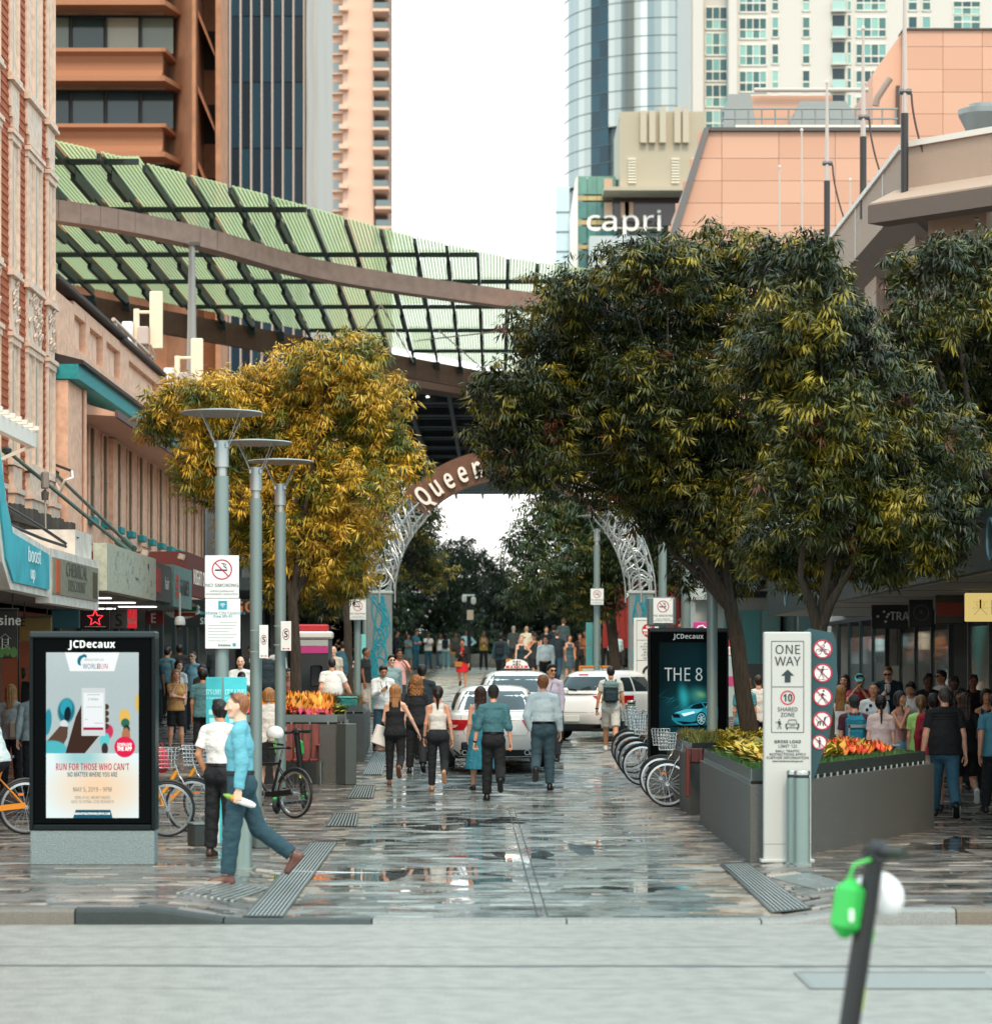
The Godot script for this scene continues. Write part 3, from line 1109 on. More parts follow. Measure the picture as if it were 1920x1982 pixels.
func extra(o: Node3D,w: Dictionary,e: String)->void:
	var at: Dictionary=w.at
	var s: float=at.s
	var head: Transform3D=at.head
	var a:=e.split(":")
	var col: String=a[1] if a.size()>1 else "222222"
	var T: Basis=at.T
	var torso:=Transform3D(T.scaled(Vector3.ONE*s),at.H)  # local y 0 is the hip line, 0.93 m up a 1.75 m body
	match a[0]:
		"glasses":
			var m:=MB.new()
			for k in [-1.0,1.0]:
				m.cbox(head*Transform3D(Basis(),Vector3(0.033*k,0.012,0.098)),Vector3(0.05,0.034,0.008),0.006)
				m.bar(head*Vector3(0.072*k,0.018,0.095),head*Vector3(0.08*k,0.015,-0.01),0.005,0.005)
			m.bar(head*Vector3(-0.01,0.016,0.1),head*Vector3(0.01,0.016,0.1),0.006,0.004)
			obj("sunglasses",m,pm(col,0.15),o)
		"upglasses":
			var m:=MB.new()
			for k in [-1.0,1.0]:
				m.cbox(head*Transform3D(Basis(Vector3.RIGHT,-0.9),Vector3(0.036*k,0.112,0.055)),Vector3(0.055,0.04,0.012),0.008)
				m.bar(head*Vector3(0.074*k,0.1,0.05),head*Vector3(0.083*k,0.03,-0.03),0.008,0.006)
			obj("sunglasses",m,pm("39424a",0.1,0.3),o)
		"belt":
			var m:=MB.new()
			m.lathe([Vector2(1.0,-0.02),Vector2(1.03,-0.014),Vector2(1.03,0.014),Vector2(1.0,0.02)],torso*Transform3D(Basis.from_scale(Vector3(0.146+w.fat+0.02,1,0.106+w.fat*1.2+0.02)),Vector3(0,0.1,0)),24)
			obj("belt",m,pm(col,0.4),o)
		"watch":
			var g: Array=at.arms[0 if col!="r" else 1]
			var B: Basis=g[3]
			obj("watch",MB.new().lathe([Vector2(0.03,-0.015),Vector2(0.036,-0.01),Vector2(0.036,0.01),Vector2(0.03,0.015)],Transform3D(B.scaled(Vector3.ONE*s),g[2]+B*Vector3(0,0.02,0)),14),pm("181a1c",0.3),o)
		"phone","phone_l":
			var g: Array=at.arms[1 if a[0]=="phone" else 0]
			var B: Basis=g[3]
			obj("phone",MB.new().cbox(Transform3D(B,g[2]+B*Vector3(-0.02 if a[0]=="phone_l" else 0.02,-0.1,0.03)),Vector3(0.012,0.14,0.072),0.005),pm("1b1d20",0.2),o)
		"backpack":
			var xf:=torso*Transform3D(Basis(Vector3.RIGHT,-0.06),Vector3(0,0.3,-0.2))
			obj("backpack",MB.new().cbox(xf,Vector3(0.3,0.44,0.16),0.05),cloth(col),o)
			obj("backpack_pocket",MB.new().cbox(xf*Transform3D(Basis(),Vector3(0,-0.09,-0.095)),Vector3(0.23,0.2,0.05),0.022),cloth(col),o)
			obj("backpack_flap",MB.new().cbox(xf*Transform3D(Basis(),Vector3(0,0.13,-0.015)),Vector3(0.31,0.17,0.17),0.05),cloth(a[2] if a.size()>2 else col),o)
			var st:=MB.new()
			for k in [-1.0,1.0]:
				st.tube([torso*Vector3(0.085*k,0.47,-0.14),torso*Vector3(0.1*k,0.545,-0.04),torso*Vector3(0.115*k,0.5,0.085),torso*Vector3(0.12*k,0.3,0.13),torso*Vector3(0.15*k,0.14,-0.08)],0.022*s,6)
			st.tube([torso*Vector3(-0.03,0.53,-0.14),torso*Vector3(0,0.585,-0.15),torso*Vector3(0.03,0.53,-0.14)],0.01,5)
			obj("backpack_strap",st,cloth(col),o)
		"tote","tote_l":
			var k:=1.0 if a[0]=="tote_l" else -1.0
			var g: Array=at.arms[0 if k>0 else 1]
			var h: Vector3=g[2]+g[3]*Vector3(0,-0.09,0)
			obj("tote_bag",MB.new().cbox(Transform3D(Basis(Vector3.UP,0.3),h+Vector3(0.03*k,-0.3,0)),Vector3(0.33,0.27,0.13),0.04),pm(col,0.5),o)
			obj("bag_handle",MB.new().tube([h+Vector3(-0.1,-0.17,0.03),h+Vector3(-0.05,-0.02,0),h,h+Vector3(0.06,-0.02,0),h+Vector3(0.1,-0.17,-0.03)],0.009,5),pm(col,0.5),o)
		"paper":
			var g: Array=at.arms[0]
			var h: Vector3=g[2]+g[3]*Vector3(0,-0.09,0)
			obj("paper_bag",MB.new().cbox(Transform3D(Basis(Vector3.UP,0.5)*Basis(Vector3.BACK,0.35),h+Vector3(0.1,-0.16,-0.08)),Vector3(0.26,0.32,0.1),0.006),pm("f1ece6",0.7),o)
		"purse":
			var g: Array=at.arms[0]
			obj("purse",MB.new().cbox(Transform3D(Basis(Vector3.UP,0.2),g[2]+Vector3(0.01,-0.12,0)),Vector3(0.21,0.13,0.05),0.02),pm("121316",0.35),o)
		"shoulder":  # a bag that hangs from the shoulder on a strap
			obj("shoulder_bag",MB.new().cbox(torso*Transform3D(Basis(Vector3.UP,0.15),Vector3(-0.16,0.08,-0.14)),Vector3(0.3,0.3,0.12),0.04),pm(col,0.5),o)
			obj("bag_strap",MB.new().tube([torso*Vector3(-0.22,0.2,-0.13),torso*Vector3(-0.17,0.5,-0.09),torso*Vector3(-0.14,0.54,0.0),torso*Vector3(-0.18,0.4,0.12),torso*Vector3(-0.22,0.2,-0.06)],0.012,5),pm(col,0.5),o)
		"cross":  # a small bag worn across the body
			obj("crossbody_bag",MB.new().cbox(torso*Transform3D(Basis(Vector3.UP,-0.2),Vector3(-0.12,-0.06,0.16)),Vector3(0.25,0.18,0.08),0.02),pm(col,0.5),o)
			obj("bag_strap",MB.new().tube([torso*Vector3(-0.2,0.02,0.14),torso*Vector3(-0.05,0.3,0.16),torso*Vector3(0.1,0.52,0.04),torso*Vector3(0.08,0.5,-0.1),torso*Vector3(-0.1,0.2,-0.15),torso*Vector3(-0.24,-0.02,0.0)],0.01,5),pm(col,0.5),o)
		"lanyard":
			obj("lanyard",MB.new().tube([torso*Vector3(-0.06,0.52,0.04),torso*Vector3(-0.05,0.42,0.13),torso*Vector3(0,0.18,0.145+w.fat),torso*Vector3(0.05,0.42,0.13),torso*Vector3(0.06,0.52,0.04)],0.006,4),pm(col,0.6),o)
			obj("name_card",MB.new().cbox(torso*Transform3D(Basis(),Vector3(0,0.14,0.15+w.fat)),Vector3(0.06,0.09,0.006),0.003),pm("e8e6e0",0.5),o)
		"wrap":  # a half unwrapped snack in the left hand
			var g: Array=at.arms[0]
			var B: Basis=g[3]
			var h: Vector3=g[2]+B*Vector3(-0.035,-0.09,0.0)
			var ax:=Vector3(0.15,0.35,0.93).normalized()
			obj("paper_wrapper",MB.new().tube([h-ax*0.17,h-ax*0.13,h-ax*0.03,h+ax*0.03],[0.016,0.032,0.036,0.034],9),pm("eeeeea",0.7,0.0,"",1.0,2.0,"fold"),o)
			obj("snack",MB.new().tube([h+ax*0.02,h+ax*0.06,h+ax*0.085],[0.03,0.034,0.015],9),pm("d9902f",0.6),o)
			obj("lettuce",MB.new().tube([h+ax*0.06,h+ax*0.1,h+ax*0.15],[0.022,0.03,0.006],6),pm("7fa84a",0.6),o)
		"open":
			obj("inner_shirt",MB.new().cbox(torso*Transform3D(Basis(),Vector3(0,0.36,0.118)),Vector3(0.1,0.3,0.05),0.02),cloth(col),o)
		"stripes":
			var m:=MB.new()
			for k in 9:
				var y:=0.16+0.042*k
				var wd:=lerpf(0.2,0.205,k/8.0)
				m.lathe([Vector2(1.0,-0.008),Vector2(1.012,-0.004),Vector2(1.012,0.004),Vector2(1.0,0.008)],torso*Transform3D(Basis.from_scale(Vector3(wd,1,lerpf(0.15,0.142,k/8.0))),Vector3(0,y,0)),22)
			obj("stripes",m,pm(col,0.9),o)
		"print":
			obj("shirt_print",MB.new().cbox(torso*Transform3D(Basis(),Vector3(0,0.37,0.137)),Vector3(0.17,0.08,0.02),0.005),pm(col,0.8),o)
		"flowers":
			var m:=MB.new()
			var r2:=RandomNumberGenerator.new()
			r2.seed=5
			for k in 26:
				var an:=r2.randf()*TAU
				var y:=r2.randf_range(0.12,0.46)
				var p:=Vector3(cos(an)*(0.186 if w.sex=="m" else 0.155),y,sin(an)*(0.138 if w.sex=="m" else 0.118))
				m.lathe([Vector2(0.001,0.012),Vector2(0.03,0.006),Vector2(0.032,0.0)],torso*Transform3D(Basis(Quaternion(Vector3.UP,Vector3(p.x,0,p.z*1.7).normalized())),p),6)
			obj("flower_print",m,pm(col,0.9),o)

# ---------------------------------------------------------------- ground
func ground()->void:
	# the road, the pavement under the paving stones and the land around: sheets that follow the rise of the street
	var m:=MB.new()
	m.quad(Vector3(-400,-0.3,60),Vector3(400,-0.3,60),Vector3(400,-0.3,-900),Vector3(-400,-0.3,-900),Vector3.UP)
	kind(obj("ground",m,pm("5a5c5c",0.9,0.0,"grain",0.3)),"structure")
	var asphalt:=StandardMaterial3D.new()
	asphalt.albedo_color=Color("b3b0a7")
	asphalt.albedo_texture=TX.fine
	asphalt.uv1_triplanar=true
	asphalt.uv1_world_triplanar=true
	asphalt.uv1_scale=Vector3(0.55,0.55,0.55)
	asphalt.roughness=0.42
	asphalt.heightmap_enabled=true
	asphalt.heightmap_texture=TX.bump
	asphalt.heightmap_scale=0.6
	asphalt.detail_enabled=true
	asphalt.detail_blend_mode=BaseMaterial3D.BLEND_MODE_MUL
	asphalt.detail_albedo=TX.cloud
	kind(obj("road",MB.new().quad(Vector3(-60,-0.03,20),Vector3(60,-0.03,20),Vector3(60,-0.03,-23.4),Vector3(-60,-0.03,-23.4),Vector3.UP),asphalt),"structure")
	# tar seams run along the road, a trench patch lies to the right
	R.seed=5
	for seam in [[1868.0,0.05,6.0],[1832.0,0.008,9.0],[1912.0,0.006,9.0]]:
		var d: float=F*(CH+0.03)/(float(seam[0])-HY)
		var mb:=MB.new()
		var x:=-7.0
		var zz:=0.0
		while x<8.0:
			var x2:=x+0.25
			var z2:=clampf(zz+R.randf_range(-0.02,0.02),-0.1,0.1)
			var w1: float=seam[1]*R.randf_range(0.6,1.3)
			mb.quad(Vector3(x,-0.026,-d+zz-w1),Vector3(x2,-0.026,-d+z2-w1),Vector3(x2,-0.026,-d+z2+w1),Vector3(x,-0.026,-d+zz+w1),Vector3.UP)
			x=x2
			zz=z2
		kind(obj("tar_seam",mb,pm("5a6060",0.45,0.0,"grain",1.0)),"structure")
	var pd0:=18.6
	var pd1:=19.6
	var patch:=MB.new().quad(Vector3(gx(1572,pd0),-0.026,-pd0),Vector3(gx(1960,pd0),-0.026,-pd0),Vector3(gx(1905,pd1),-0.026,-pd1),Vector3(gx(1540,pd1),-0.026,-pd1),Vector3.UP)
	kind(obj("road_patch",patch,pm("9fa39f",0.5,0.0,"fine",1.2,0.5)),"structure")
	var edge:=MB.new()
	for e in [[1540,1905,pd1,pd1],[1540,1572,pd1,pd0],[1572,1960,pd0,pd0]]:
		edge.bar(Vector3(gx(e[0],e[2]),-0.023,-e[2]),Vector3(gx(e[1],e[3]),-0.023,-e[3]),0.035,0.006)
	kind(obj("tar_edge",edge,pm("6f7472",0.5)),"structure")
	# pavement bed
	var rows:=[]
	for d in [23.55,26,28,30,32,34,38,42,50,60,70,80,90,98,110,125,140,180,240]:
		var row:=PackedVector3Array()
		for x in [-60.0,-14.0,-9.0,-3.0,-2.5,-2.0,0.0,2.3,2.7,3.2,9.0,14.0,60.0]:
			row.append(Vector3(x,gh(x,d)-0.06,-d))
		rows.append(row)
	kind(obj("pavement",MB.new().grid(rows,Vector3(0,-500,-100)),pm("33332f",0.5,0.0,"grain",0.6)),"structure")
	pavers()
	kerbs()
	puddles()

func pavers()->void:
	var top:=MB.new()
	var e:=0.012
	var o:=[Vector3(-0.5,0,-0.5),Vector3(0.5,0,-0.5),Vector3(0.5,0,0.5),Vector3(-0.5,0,0.5)]
	var q:=[Vector3(-0.494,1,-0.47),Vector3(0.494,1,-0.47),Vector3(0.494,1,0.47),Vector3(-0.494,1,0.47)]
	top.quad(q[0],q[1],q[2],q[3],Vector3.UP)
	for k in 4:
		var l: int=(k+1) % 4
		var out: Vector3=(o[k]+o[l]).normalized()
		top.quad(o[k],o[l],q[l],q[k],(out+Vector3.UP).normalized())
	var wet:=StandardMaterial3D.new()
	wet.vertex_color_use_as_albedo=true
	wet.albedo_texture=TX.grain
	wet.roughness=0.42
	wet.roughness_texture=TX.wet
	wet.metallic_specular=0.6
	wet.uv1_triplanar=true
	wet.uv1_world_triplanar=true
	wet.uv1_scale=Vector3(0.16,0.16,0.16)
	var dry:=wet.duplicate()
	dry.roughness=0.55
	R.seed=11
	var mid:=[[],[]]
	var edgez:=[[],[]]
	var d:=23.66
	while d<150.0:
		var pitch:=0.2 if d<60.0 else 0.4
		var slope:=(rise(d+1.0)-rise(d-1.0))/2.0
		var x:=-9.4+R.randf()*0.5
		while x<9.4:
			var lx:=R.randf_range(0.35,0.95)*(1.0 if d<60.0 else 2.0)
			if (x>-3.3 and x<-1.9) or (x>2.0 and x<3.4):
				lx=minf(lx,0.32)
			var xm:=x+lx/2
			var ground_y:=gh(xm,d+pitch/2)
			var tilt_x:=(gh(xm+0.05,d)-gh(xm-0.05,d))/0.1
			var road:=xm>-1.75 and xm<2.0
			var b:=Basis(Vector3.RIGHT,atan(slope)+R.randfn(0.0,0.0028))*Basis(Vector3.BACK,atan(tilt_x)+R.randfn(0.0,0.0022))
			b=b*Basis.from_scale(Vector3(lx-0.005,0.012,pitch-0.005))
			var t:=Transform3D(b,Vector3(xm,ground_y-0.012+R.randf()*0.0025,-(d+pitch/2)))
			var v:=R.randf()
			var c:=lin("7f8682").lerp(lin("5d6969"),R.randf()) if road else lin("787069").lerp(lin("58524d"),R.randf())
			if v>0.86:
				c=lin("a8998a") if not road else lin("9aa09c")
			elif v<0.12:
				c=lin("454746")
			if absf(xm-2.2)<0.2 or absf(xm+1.9)<0.15:
				c=lin("a3927f").lerp(lin("7d7870"),R.randf())
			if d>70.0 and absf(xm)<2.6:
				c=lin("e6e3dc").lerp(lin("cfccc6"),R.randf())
			(mid if road else edgez)[0].append(t)
			(mid if road else edgez)[1].append(c)
			x+=lx
		d+=pitch
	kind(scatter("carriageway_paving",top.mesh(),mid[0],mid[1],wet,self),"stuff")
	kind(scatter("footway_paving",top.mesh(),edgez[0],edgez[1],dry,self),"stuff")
	# the two long joints down the middle
	var jm:=MB.new()
	for xx in [[1040.0,985.0],[1060.0,996.0]]:
		jm.bar(Vector3(gx(xx[0],23.8),0.003,-23.8),Vector3(gx(xx[1],42.0),0.003,-42.0),0.012,0.004)
	kind(obj("paving_joint",jm,pm("2a2d2d",0.6)),"structure")
	# drain gratings and the ribbed tactile strips
	var gm:=pm("a5aca9",0.35,0.4)
	var dark:=pm("0b0d0d",0.8)
	for a in [[473.0,546.0,1777.0,602.0,652.0,1632.0,"steel drain grating by the kerb, left side of the carriageway"],[632.0,690.0,1601.0,648.0,694.0,1576.0,"short square grating, second along the left drain"],[672.0,722.0,1546.0,688.0,727.0,1522.0,"short square grating, third along the left drain"],[703.0,739.0,1501.0,730.0,752.0,1447.0,"grating farthest along the left drain, beside the planter"],[1496.0,1569.0,1769.0,1395.0,1445.0,1675.0,"dark drain grating by the kerb, right side of the carriageway"]]:
		var d0:=dg(a[2])
		var d1:=dg(a[5])
		var g:=thing("drain_grating",a[6],"drain grating",Vector3(gx(a[0],d0),gh(gx(a[0],d0),d0),-d0))
		var xs:=[gx(a[0],d0),gx(a[1],d0),gx(a[3],d1),gx(a[4],d1)]
		var pts:=[]
		for k in 4:
			var dd:=d0 if k<2 else d1
			pts.append(Vector3(xs[k],gh(xs[k],dd)+0.008,-dd))
		var bed:=MB.new()
		bed.quad(pts[0],pts[1],pts[3],pts[2],Vector3.UP)
		wobj("channel",bed,dark,g)
		var bars:=MB.new()
		for k in 9:
			var f:=(k+0.5)/9.0
			bars.bar(pts[0].lerp(pts[1],f)+Vector3.UP*0.003,pts[2].lerp(pts[3],f)+Vector3.UP*0.003,0.015,0.006)
		wobj("bars",bars,gm,g)
		kind(g.get_child(1),"stuff")
		var fr:=MB.new()
		fr.bar(pts[0]+Vector3.UP*0.002,pts[2]+Vector3.UP*0.008,0.03,0.012)
		fr.bar(pts[1]+Vector3.UP*0.002,pts[3]+Vector3.UP*0.002,0.02,0.01)
		fr.bar(pts[0]+Vector3.UP*0.008,pts[1]+Vector3.UP*0.008,0.03,0.012)
		fr.bar(pts[2]+Vector3.UP*0.008,pts[3]+Vector3.UP*0.008,0.03,0.012)
		wobj("frame",fr,pm("4d5250",0.4,0.5),g)
	for a in [[345.0,450.0,1736.0,1708.0,9,"row of steel tactile ribs under the walking man's foot"],[1585.0,1660.0,1726.0,1694.0,10,"row of steel tactile ribs behind the steel bollards"]]:
		var d0:=F*(CH-0.06)/(float(a[2])-HY)
		var d1:=F*(CH-0.06)/(float(a[3])-HY)
		var g:=thing("tactile_strip",a[5],"tactile strip",Vector3(gx(a[0],d0),gh(gx(a[0],d0),d0),-d0))
		for k in a[4]:
			var x0: float=lerpf(gx(a[0],d0),gx(a[1],d0),k/float(a[4]-1))
			var x1:=x0+(0.18 if a[0]<900.0 else -0.22)
			wobj("rib",MB.new().bar(Vector3(x0,gh(x0,d0)+0.006,-d0),Vector3(x1,gh(x1,d1)+0.006,-d1),0.026,0.012),pm("b9c0bd",0.3,0.7),g)

func kerbs()->void:
	# kerb stones along the road: a low lip across the drive-in, full height at both sides
	R.seed=21
	var tones:=["8a8378","6f7775","3d4543","4a4f4b","a39b8e","7d776c"]
	var k:=thing("kerb","stone kerb along the near edge of the paving","kerb",Vector3(0,0,-23.5))
	kind(k,"structure")
	k.remove_meta("category")
	var x:=-12.0
	var i:=0
	while x<12.0:
		var l:=1.22
		if x>-2.2 and x<2.6:
			l=1.6
		var x1:=x+l
		var rows:=[]
		for s in 7:
			var xx:=lerpf(x+0.006,x1-0.006,s/6.0)
			var h:=gh(xx,24.0)+0.004
			rows.append(PackedVector3Array([Vector3(xx,-0.05,-23.36),Vector3(xx,h-0.025,-23.37),Vector3(xx,h,-23.395),Vector3(xx,h,-23.63),Vector3(xx,-0.05,-23.64)]))
		var tone: String=tones[(i*5+2) % 6]
		if x>-5.4 and x<-2.0:
			tone=["8a8378","39413f","414a48"][clampi(int((x+5.4)/1.13),0,2)]
		elif x>=-2.2 and x<2.6:
			tone="a7a9a4"
		elif x>=2.6:
			tone="8d8272"
		wobj("kerb_stone",MB.new().grid(rows,Vector3((x+x1)/2,-0.1,-23.5)),pm(tone,0.55,0.0,"speck",2.0,1.2),k)
		x=x1
		i+=1

func puddles()->void:
	R.seed=31
	var water:=StandardMaterial3D.new()
	water.albedo_color=Color(0.05,0.07,0.07,0.3)
	water.transparency=BaseMaterial3D.TRANSPARENCY_ALPHA
	water.roughness=0.02
	var nz:=FastNoiseLite.new()
	nz.frequency=0.9
	for a in [[760.0,1690.0,1.5,0.9],[700.0,1628.0,0.9,0.7],[905.0,1705.0,0.7,0.35],[845.0,1600.0,1.1,0.8],[1010.0,1660.0,0.5,0.9],[1120.0,1640.0,0.35,1.2],[1230.0,1720.0,0.9,0.35],[560.0,1700.0,0.5,0.5],[190.0,1722.0,1.3,0.7],[1830.0,1640.0,0.6,1.4],[930.0,1590.0,0.6,1.0]]:
		var d:=dg(a[1])
		var c:=Vector3(gx(a[0],d),0,-d)
		var m:=MB.new()
		var ring:=[]
		for s in 40:
			var an:=TAU*s/40
			var r:=0.75+0.9*nz.get_noise_2d(cos(an)*1.6+c.x*7.0,sin(an)*1.6+c.z*3.0)
			var p:=c+Vector3(cos(an)*a[2]*r,0,sin(an)*a[3]*r*(1.0+0.5*sin(an*5.0)))
			p.y=gh(p.x,-p.z)+0.003
			ring.append(p)
		c.y=gh(c.x,d)+0.003
		for s in 40:
			m.tri(c,ring[s],ring[(s+1) % 40],Vector3.UP)
		kind(obj("puddle",m,water),"structure")

# ---------------------------------------------------------------- buildings on the left
func brick_building()->void:
	var b:=thing("brick_building","red brick building with tall white stucco window frames and ornaments, at the left edge","building",Vector3(-9,0,-50))
	var brick:=pm("bd6238",0.85,0.0,"grain",2.2,1.2)
	wobj("wall",MB.new().box(-20,-9,0,21,30,57.9),brick,b)
	var white:=pm("dcc2ae",0.75,0.0,"cloud",0.6)
	var reveal:=pm("8c7c6e",0.6)
	# brick courses stand a few millimetres proud in bands, so that the flat wall breaks up
	var bands:=MB.new()
	var y:=4.6
	while y<17.0:
		bands.box(-9.0,-8.985,y,y+0.07,44,57.85)
		y+=0.155
	kind(wobj("brick_courses",bands,pm("ad5630",0.85,0.0,"grain",3.0),b),"stuff")
	var bays:=[[50.2,51.4,1],[52.45,53.45,1],[54.3,56.1,2],[56.75,57.75,1]]
	var storeys:=[[6.05,8.15],[9.55,11.9],[13.15,17.5]]
	for bay in bays:
		var d0: float=bay[0]
		var d1: float=bay[1]
		for st in storeys:
			var lift: float=0.0 if bay[2]==2 else -0.02
			var y0: float=st[0]+lift
			var y1: float=st[1]+lift
			var jm:=MB.new()
			for e in ([d0,d1-0.16] if bay[2]==1 else [d0,(d0+d1)/2-0.14,d1-0.16]):
				jm.box(-9.0,-8.95,y0,y1,e,e+(0.16 if bay[2]==1 or e!=(d0+d1)/2-0.14 else 0.28))
				jm.box(-8.95,-8.93,y0,y1,e+0.05,e+0.11)
			jm.box(-9.0,-8.92,y1,y1+0.12,d0-0.03,d1+0.03)
			jm.box(-9.0,-8.88,y1+0.12,y1+0.2,d0-0.07,d1+0.07)
			jm.box(-9.0,-8.9,y0-0.1,y0,d0-0.06,d1+0.06)
			jm.box(-9.0,-8.87,y0-0.16,y0-0.1,d0-0.1,d1+0.1)
			var w:=wobj("window",jm,white,b)
			wobj("reveal",MB.new().box(-9.0,-8.982,y0,y1,d0+0.16,d1-0.16),white,w)
			for e in ([d0] if bay[2]==1 else [d0,(d0+d1)/2+0.04]):
				wobj("pane",MB.new().box(-8.98,-8.975,y0+0.05,y1-0.12,e+0.26,e+(d1-d0-0.52 if bay[2]==1 else (d1-d0)/2-0.5)),pm("8a7a6c",0.3),w)
			# the apron with stepped brackets under each sill
			if st[0]>12.0:
				var am:=MB.new()
				am.box(-9.0,-8.95,y0-0.62,y0-0.165,d0+0.02,d1-0.02)
				am.box(-9.0,-8.94,y0-0.8,y0-0.62,d0+0.1,d1-0.1)
				am.box(-9.0,-8.93,y0-0.98,y0-0.8,d0+0.2,d1-0.2)
				wobj("apron",am,white,b)
		# a carved panel of scrolls between the lower two storeys
		var om:=MB.new()
		R.seed=int(d0*10)
		var n:=26 if bay[2]==2 else 12
		for k in n:
			var c:=Vector3(-8.93,R.randf_range(8.5,9.3),-R.randf_range(d0+0.2,d1-0.2))
			var r:=R.randf_range(0.05,0.12)
			var pts:=[]
			for s in 9:
				var an:=s*0.75+R.randf()*0.2
				pts.append(c+Vector3(0.02*sin(an),sin(an)*r*(1.0-s*0.06),cos(an)*r*(1.0-s*0.06)))
			om.tube(pts,0.024,5)
		om.box(-9.0,-8.95,8.38,9.42,d0+0.06,d1-0.06)
		wobj("carved_panel",om,white,b)
		# the base blocks above the awning
		var bm:=MB.new()
		bm.box(-9.0,-8.86,4.75,5.35,d0-0.04,d1+0.04)
		bm.box(-9.0,-8.82,5.35,5.45,d0-0.08,d1+0.08)
		bm.box(-9.0,-8.9,5.45,5.85,d0+0.02,d1-0.02)
		wobj("plinth",bm,white,b)
	# the white balcony frame nearer the road
	var pg:=thing("pergola","white painted balcony pergola fixed to the brick wall","pergola",Vector3(-8.5,6,-48))
	var wm:=pm("e8e2d8",0.5)
	wobj("beam",MB.new().box(-8.28,-8.14,6.02,6.28,40,50.4),wm,pg)
	wobj("beam",MB.new().box(-8.9,-8.86,6.0,6.2,40,50.4),wm,pg)
	for k in 14:
		wobj("slat",MB.new().box(-9.0,-8.05,6.3,6.38,42+k*0.62,42.12+k*0.62),wm,pg)
	wobj("tie_rod",MB.new().bar(Vector3(-8.98,5.7,-50.2),Vector3(-8.2,6.05,-50.3),0.06,0.06),wm,pg)
	wobj("post",MB.new().box(-8.72,-8.5,4.2,9.2,47.0,47.3),wm,pg)
	var pl:=thing("timber_screen","weathered brown timber screen of upright boards above the turquoise fascia","screen",Vector3(-8.6,4,-53))
	for k in 15:
		wobj("board",MB.new().cbox(Transform3D(Basis(),Vector3(-8.55,4.45,-(50.2+k*0.52))),Vector3(0.04,1.15+0.04*((k*7) % 3),0.49),0.01),pm(["4b4037","554a40","43392f"][k % 3],0.8,0.0,"streak",0.9),pl)
	wobj("rail",MB.new().box(-8.53,-8.48,4.72,4.8,50,57.9),pm("3d332b",0.8),pl)

